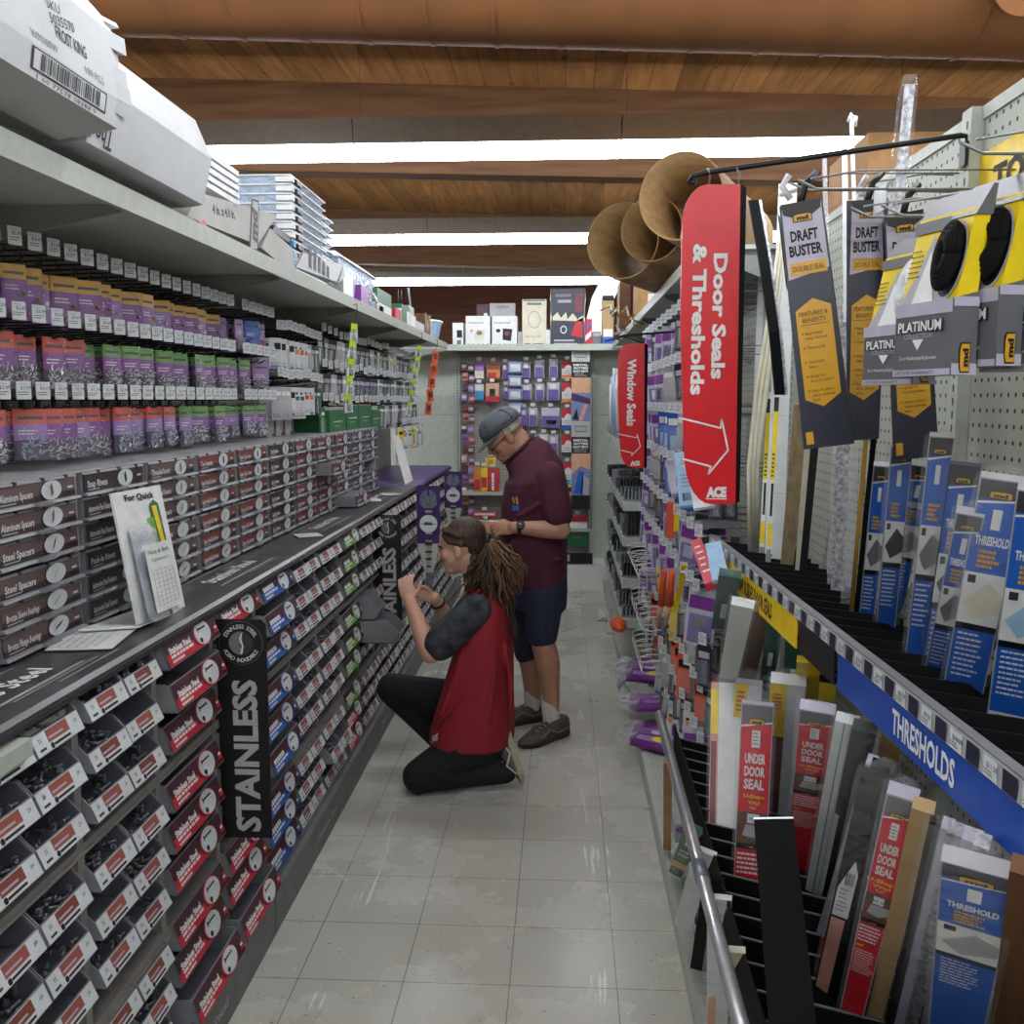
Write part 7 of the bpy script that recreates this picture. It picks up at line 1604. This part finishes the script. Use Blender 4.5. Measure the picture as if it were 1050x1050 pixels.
limb(tee, [LS, LS.lerp(LE, .35), LS.lerp(LE, .78)], [.072, .074, .070]); limb(tee, [RS, RS.lerp(RE, .7)], [.072, .066])
body_part(tee, 'marbled_tee', 'tie_dye', .0075, t, 3)
ve = MB()
torso(ve, [(J(484, 758), .180, .192), (J(485, 744), .178, .192), (J(489, 715), .156, .192), (J(494, 680), .132, .192), (J(500, 645), .108, .194), (J(502, 626), .092, .186), (J(500, 613), .078, .150), (J(494, 604), .070, .085), (J(491, 598), .062, .070)], fwd, lat)
for a, b in ((J(478, 650, -.16), J(452, 735, -.17)), (J(495, 665, -.175), J(478, 735, -.185)), (J(508, 650, -.165), J(500, 742, -.185)), (J(518, 660, -.13), J(524, 735, -.14))): ve.tube([a, a.lerp(b, .5) + V((.01, -.006, 0)), b], [.008, .013, .010], 'x', 8)
body_part(ve, 'vest', 'vest_red', .0075, t, 4)
pk = MB(); pk.tube([J(448, 742, -.17), J(462, 728, -.19), J(476, 712, -.185)], .006, 'vest_red', 7); pk.build('vest_pocket', t)
ky = MB(); ky.tube([J(449, 752, -.18), J(446, 757, -.19), J(442, 762, -.19)], .004, 'silver', 6).tube([J(446, 757, -.19) + V((.02 * math.cos(a) * .5, 0, .02 * math.sin(a) * .5)) for a in [i * .6 for i in range(11)]], .003, 'silver', 6); ky.build('key_clip', t)
bb = MB(); bd = (RE - RW).normalized(); wc = RW + bd * .035; bb.tube([wc - bd * .004, wc + bd * .004], .034, 'black', 18); bb.build('hair_band_on_wrist', t)
ea = MB(); ea.ell(hc - hf * .008 + hl * .081 - hu * .03, hf * .004, hl * .004, hu * .004, 'silver', 8, 6)
ey = MB()
for k in (1, -1): p = hc + hf * .074 + hl * .034 * k - hu * .010; ey.ell(p, hf * .012, hl * .012, hu * .010, 'eye_white', 10, 8); ey.ell(p + hf * .008, hf * .006, hl * .006, hu * .006, 'wood_dark', 8, 6)
ey.build('eye', t)
eb = MB()
for k in (1, -1): eb.tube([hc + hf * .092 + hl * .018 * k + hu * .018, hc + hf * .086 + hl * .04 * k + hu * .022, hc + hf * .066 + hl * .056 * k + hu * .014], .004, 'hair_brown', 6)
eb.build('eyebrow', t)
# hair: swept-back cap, then a loose ponytail of many locks
hr = MB()
hr.ell(hc + hu * .046 - hf * .026, hf * .094, hl * .082, hu * .076, 'x', 24, 16); hr.ell(hc - hf * .062 + hu * .01, hf * .046, hl * .066, hu * .07, 'x', 18, 12)
tie = J(499, 554, .02)
for i in range(40):
    q = 2 * PI * i / 40; st = hc + hf * (.078 * math.cos(q) - .010) + hl * .086 * math.sin(q) + hu * (.055 + .035 * math.cos(q)); md = hc - hf * .06 + hl * .086 * math.sin(q) * .75 + hu * (.062 + .035 * math.cos(q))
    hr.tube([st, md, tie], [.006, .012, .010], 'x', 7)
for k in (1, -1): hr.tube([hc + hf * .058 + hl * .052 * k + hu * .070, hc + hf * .025 + hl * .076 * k + hu * .034, hc - hf * .03 + hl * .080 * k + hu * .012, tie], [.004, .010, .012, .012], 'x', 7)
limb(hr, [tie, J(497, 588, .0), J(506, 612, .0), J(517, 640, .0)], [.022, .046, .044, .016])
hair_o = body_part(hr, 'hair', 'hair_brown', .006, t, 1)
rl = random.Random(5)
for mname, n, cnt in (('hair_brown', 'ponytail', 280), ('hair_fair', 'lighter_locks', 80)):
    pt = MB()
    for i in range(cnt):
        u_ = rl.random(); v_ = rl.uniform(-1, 1)
        if n == 'ponytail': u_ = u_ ** 1.3; e = J(475 + 55 * u_, 600 + 62 * u_ ** 1.6 + rl.uniform(-8, 8), .0 + .11 * v_)
        else: e = J(505 + 37 * u_, 650 - 62 * u_ + rl.uniform(-8, 8), -.04 + .09 * v_)
        m1 = tie.lerp(e, .33) + V((.05 - .06 * (1 - u_), .05 * v_, .03)); m2 = tie.lerp(e, .68) + V((.03 * math.sin(9 * u_), .055 * v_, .012))
        P = [tie, m1, m2, e]; Q = []
        for k in range(11):
            s = k / 10; b_ = (1 - s) ** 3 * P[0] + 3 * (1 - s) ** 2 * s * P[1] + 3 * (1 - s) * s * s * P[2] + s ** 3 * P[3]
            Q.append(b_ + V((.012 * math.sin(s * 11 + i * 1.7) * min(1, 2 * s), .012 * math.sin(s * 9 + i * 2) * min(1, 2 * s), .006 * math.sin(s * 12 + i))))
        pt.tube(Q, [.008] + [.0072 - .0005 * k for k in range(9)] + [.001], mname, 5, flat=.7)
    pt.build(n, hair_o)
MB().tube([tie + V((-.012, 0, .004)), tie + V((.010, 0, -.004))], .026, 'black', 12).build('hair_tie', hair_o)
MB().tube([J(486, 600, -.05), J(474, 612, -.10), J(466, 622, -.06)], [.004, .004, .001], 'hair_fair', 5).tube([J(478, 596, -.02), J(466, 610, -.02), J(458, 620, .0)], [.004, .003, .001], 'hair_fair', 5).build('loose_strand', hair_o)
# near foot: toes on the floor, sole turned back; far foot flat
hn = at(524, 748, Y=YK - .05); tn = at(540, 803, Y=YK - .05); tn.z = max(tn.z, .035)
shoe(t, hn + V((-.004, 0, 0)), tn, (-.93, -.15, -.30), .1, 'shoe_grey', 'sole_cream', .046, 'sole_cream', [(.10, .98, .05), (.35, 1.0, .03), (.55, 1.0, .06), (.75, 1.03, .03)], .085)
MB().tube([tn + V((-.10, -.04, .10)), tn + V((-.115, -.045, .06)), tn + V((-.10, -.05, .04))], .004, 'sole_cream', 6).build('loose_lace', t)
shoe(t, (FA.x + .09, FA.y, 0), (FA.x - .15, FA.y + .01, 0), (0, 0, 1), .1, 'shoe_grey', 'sole_cream', .046, 'sole_cream', None, .085)
# ------------------------------------------------------------------ light of the room and view
w = bpy.data.worlds.new('store_air'); SC.world = w; w.use_nodes = True
w.node_tree.nodes['Background'].inputs[0].default_value = (.75, .72, .68, 1); w.node_tree.nodes['Background'].inputs[1].default_value = .02
SC.view_settings.view_transform = 'Standard'; SC.view_settings.look = 'None'; SC.view_settings.gamma = 1; SC.view_settings.use_curve_mapping = False
SC.view_settings.exposure = 0.3
SC.cycles.use_denoising = True; SC.cycles.max_bounces = 6; SC.cycles.transparent_max_bounces = 12
SC.cycles.diffuse_bounces = 4; SC.cycles.caustics_reflective = False; SC.cycles.caustics_refractive = False
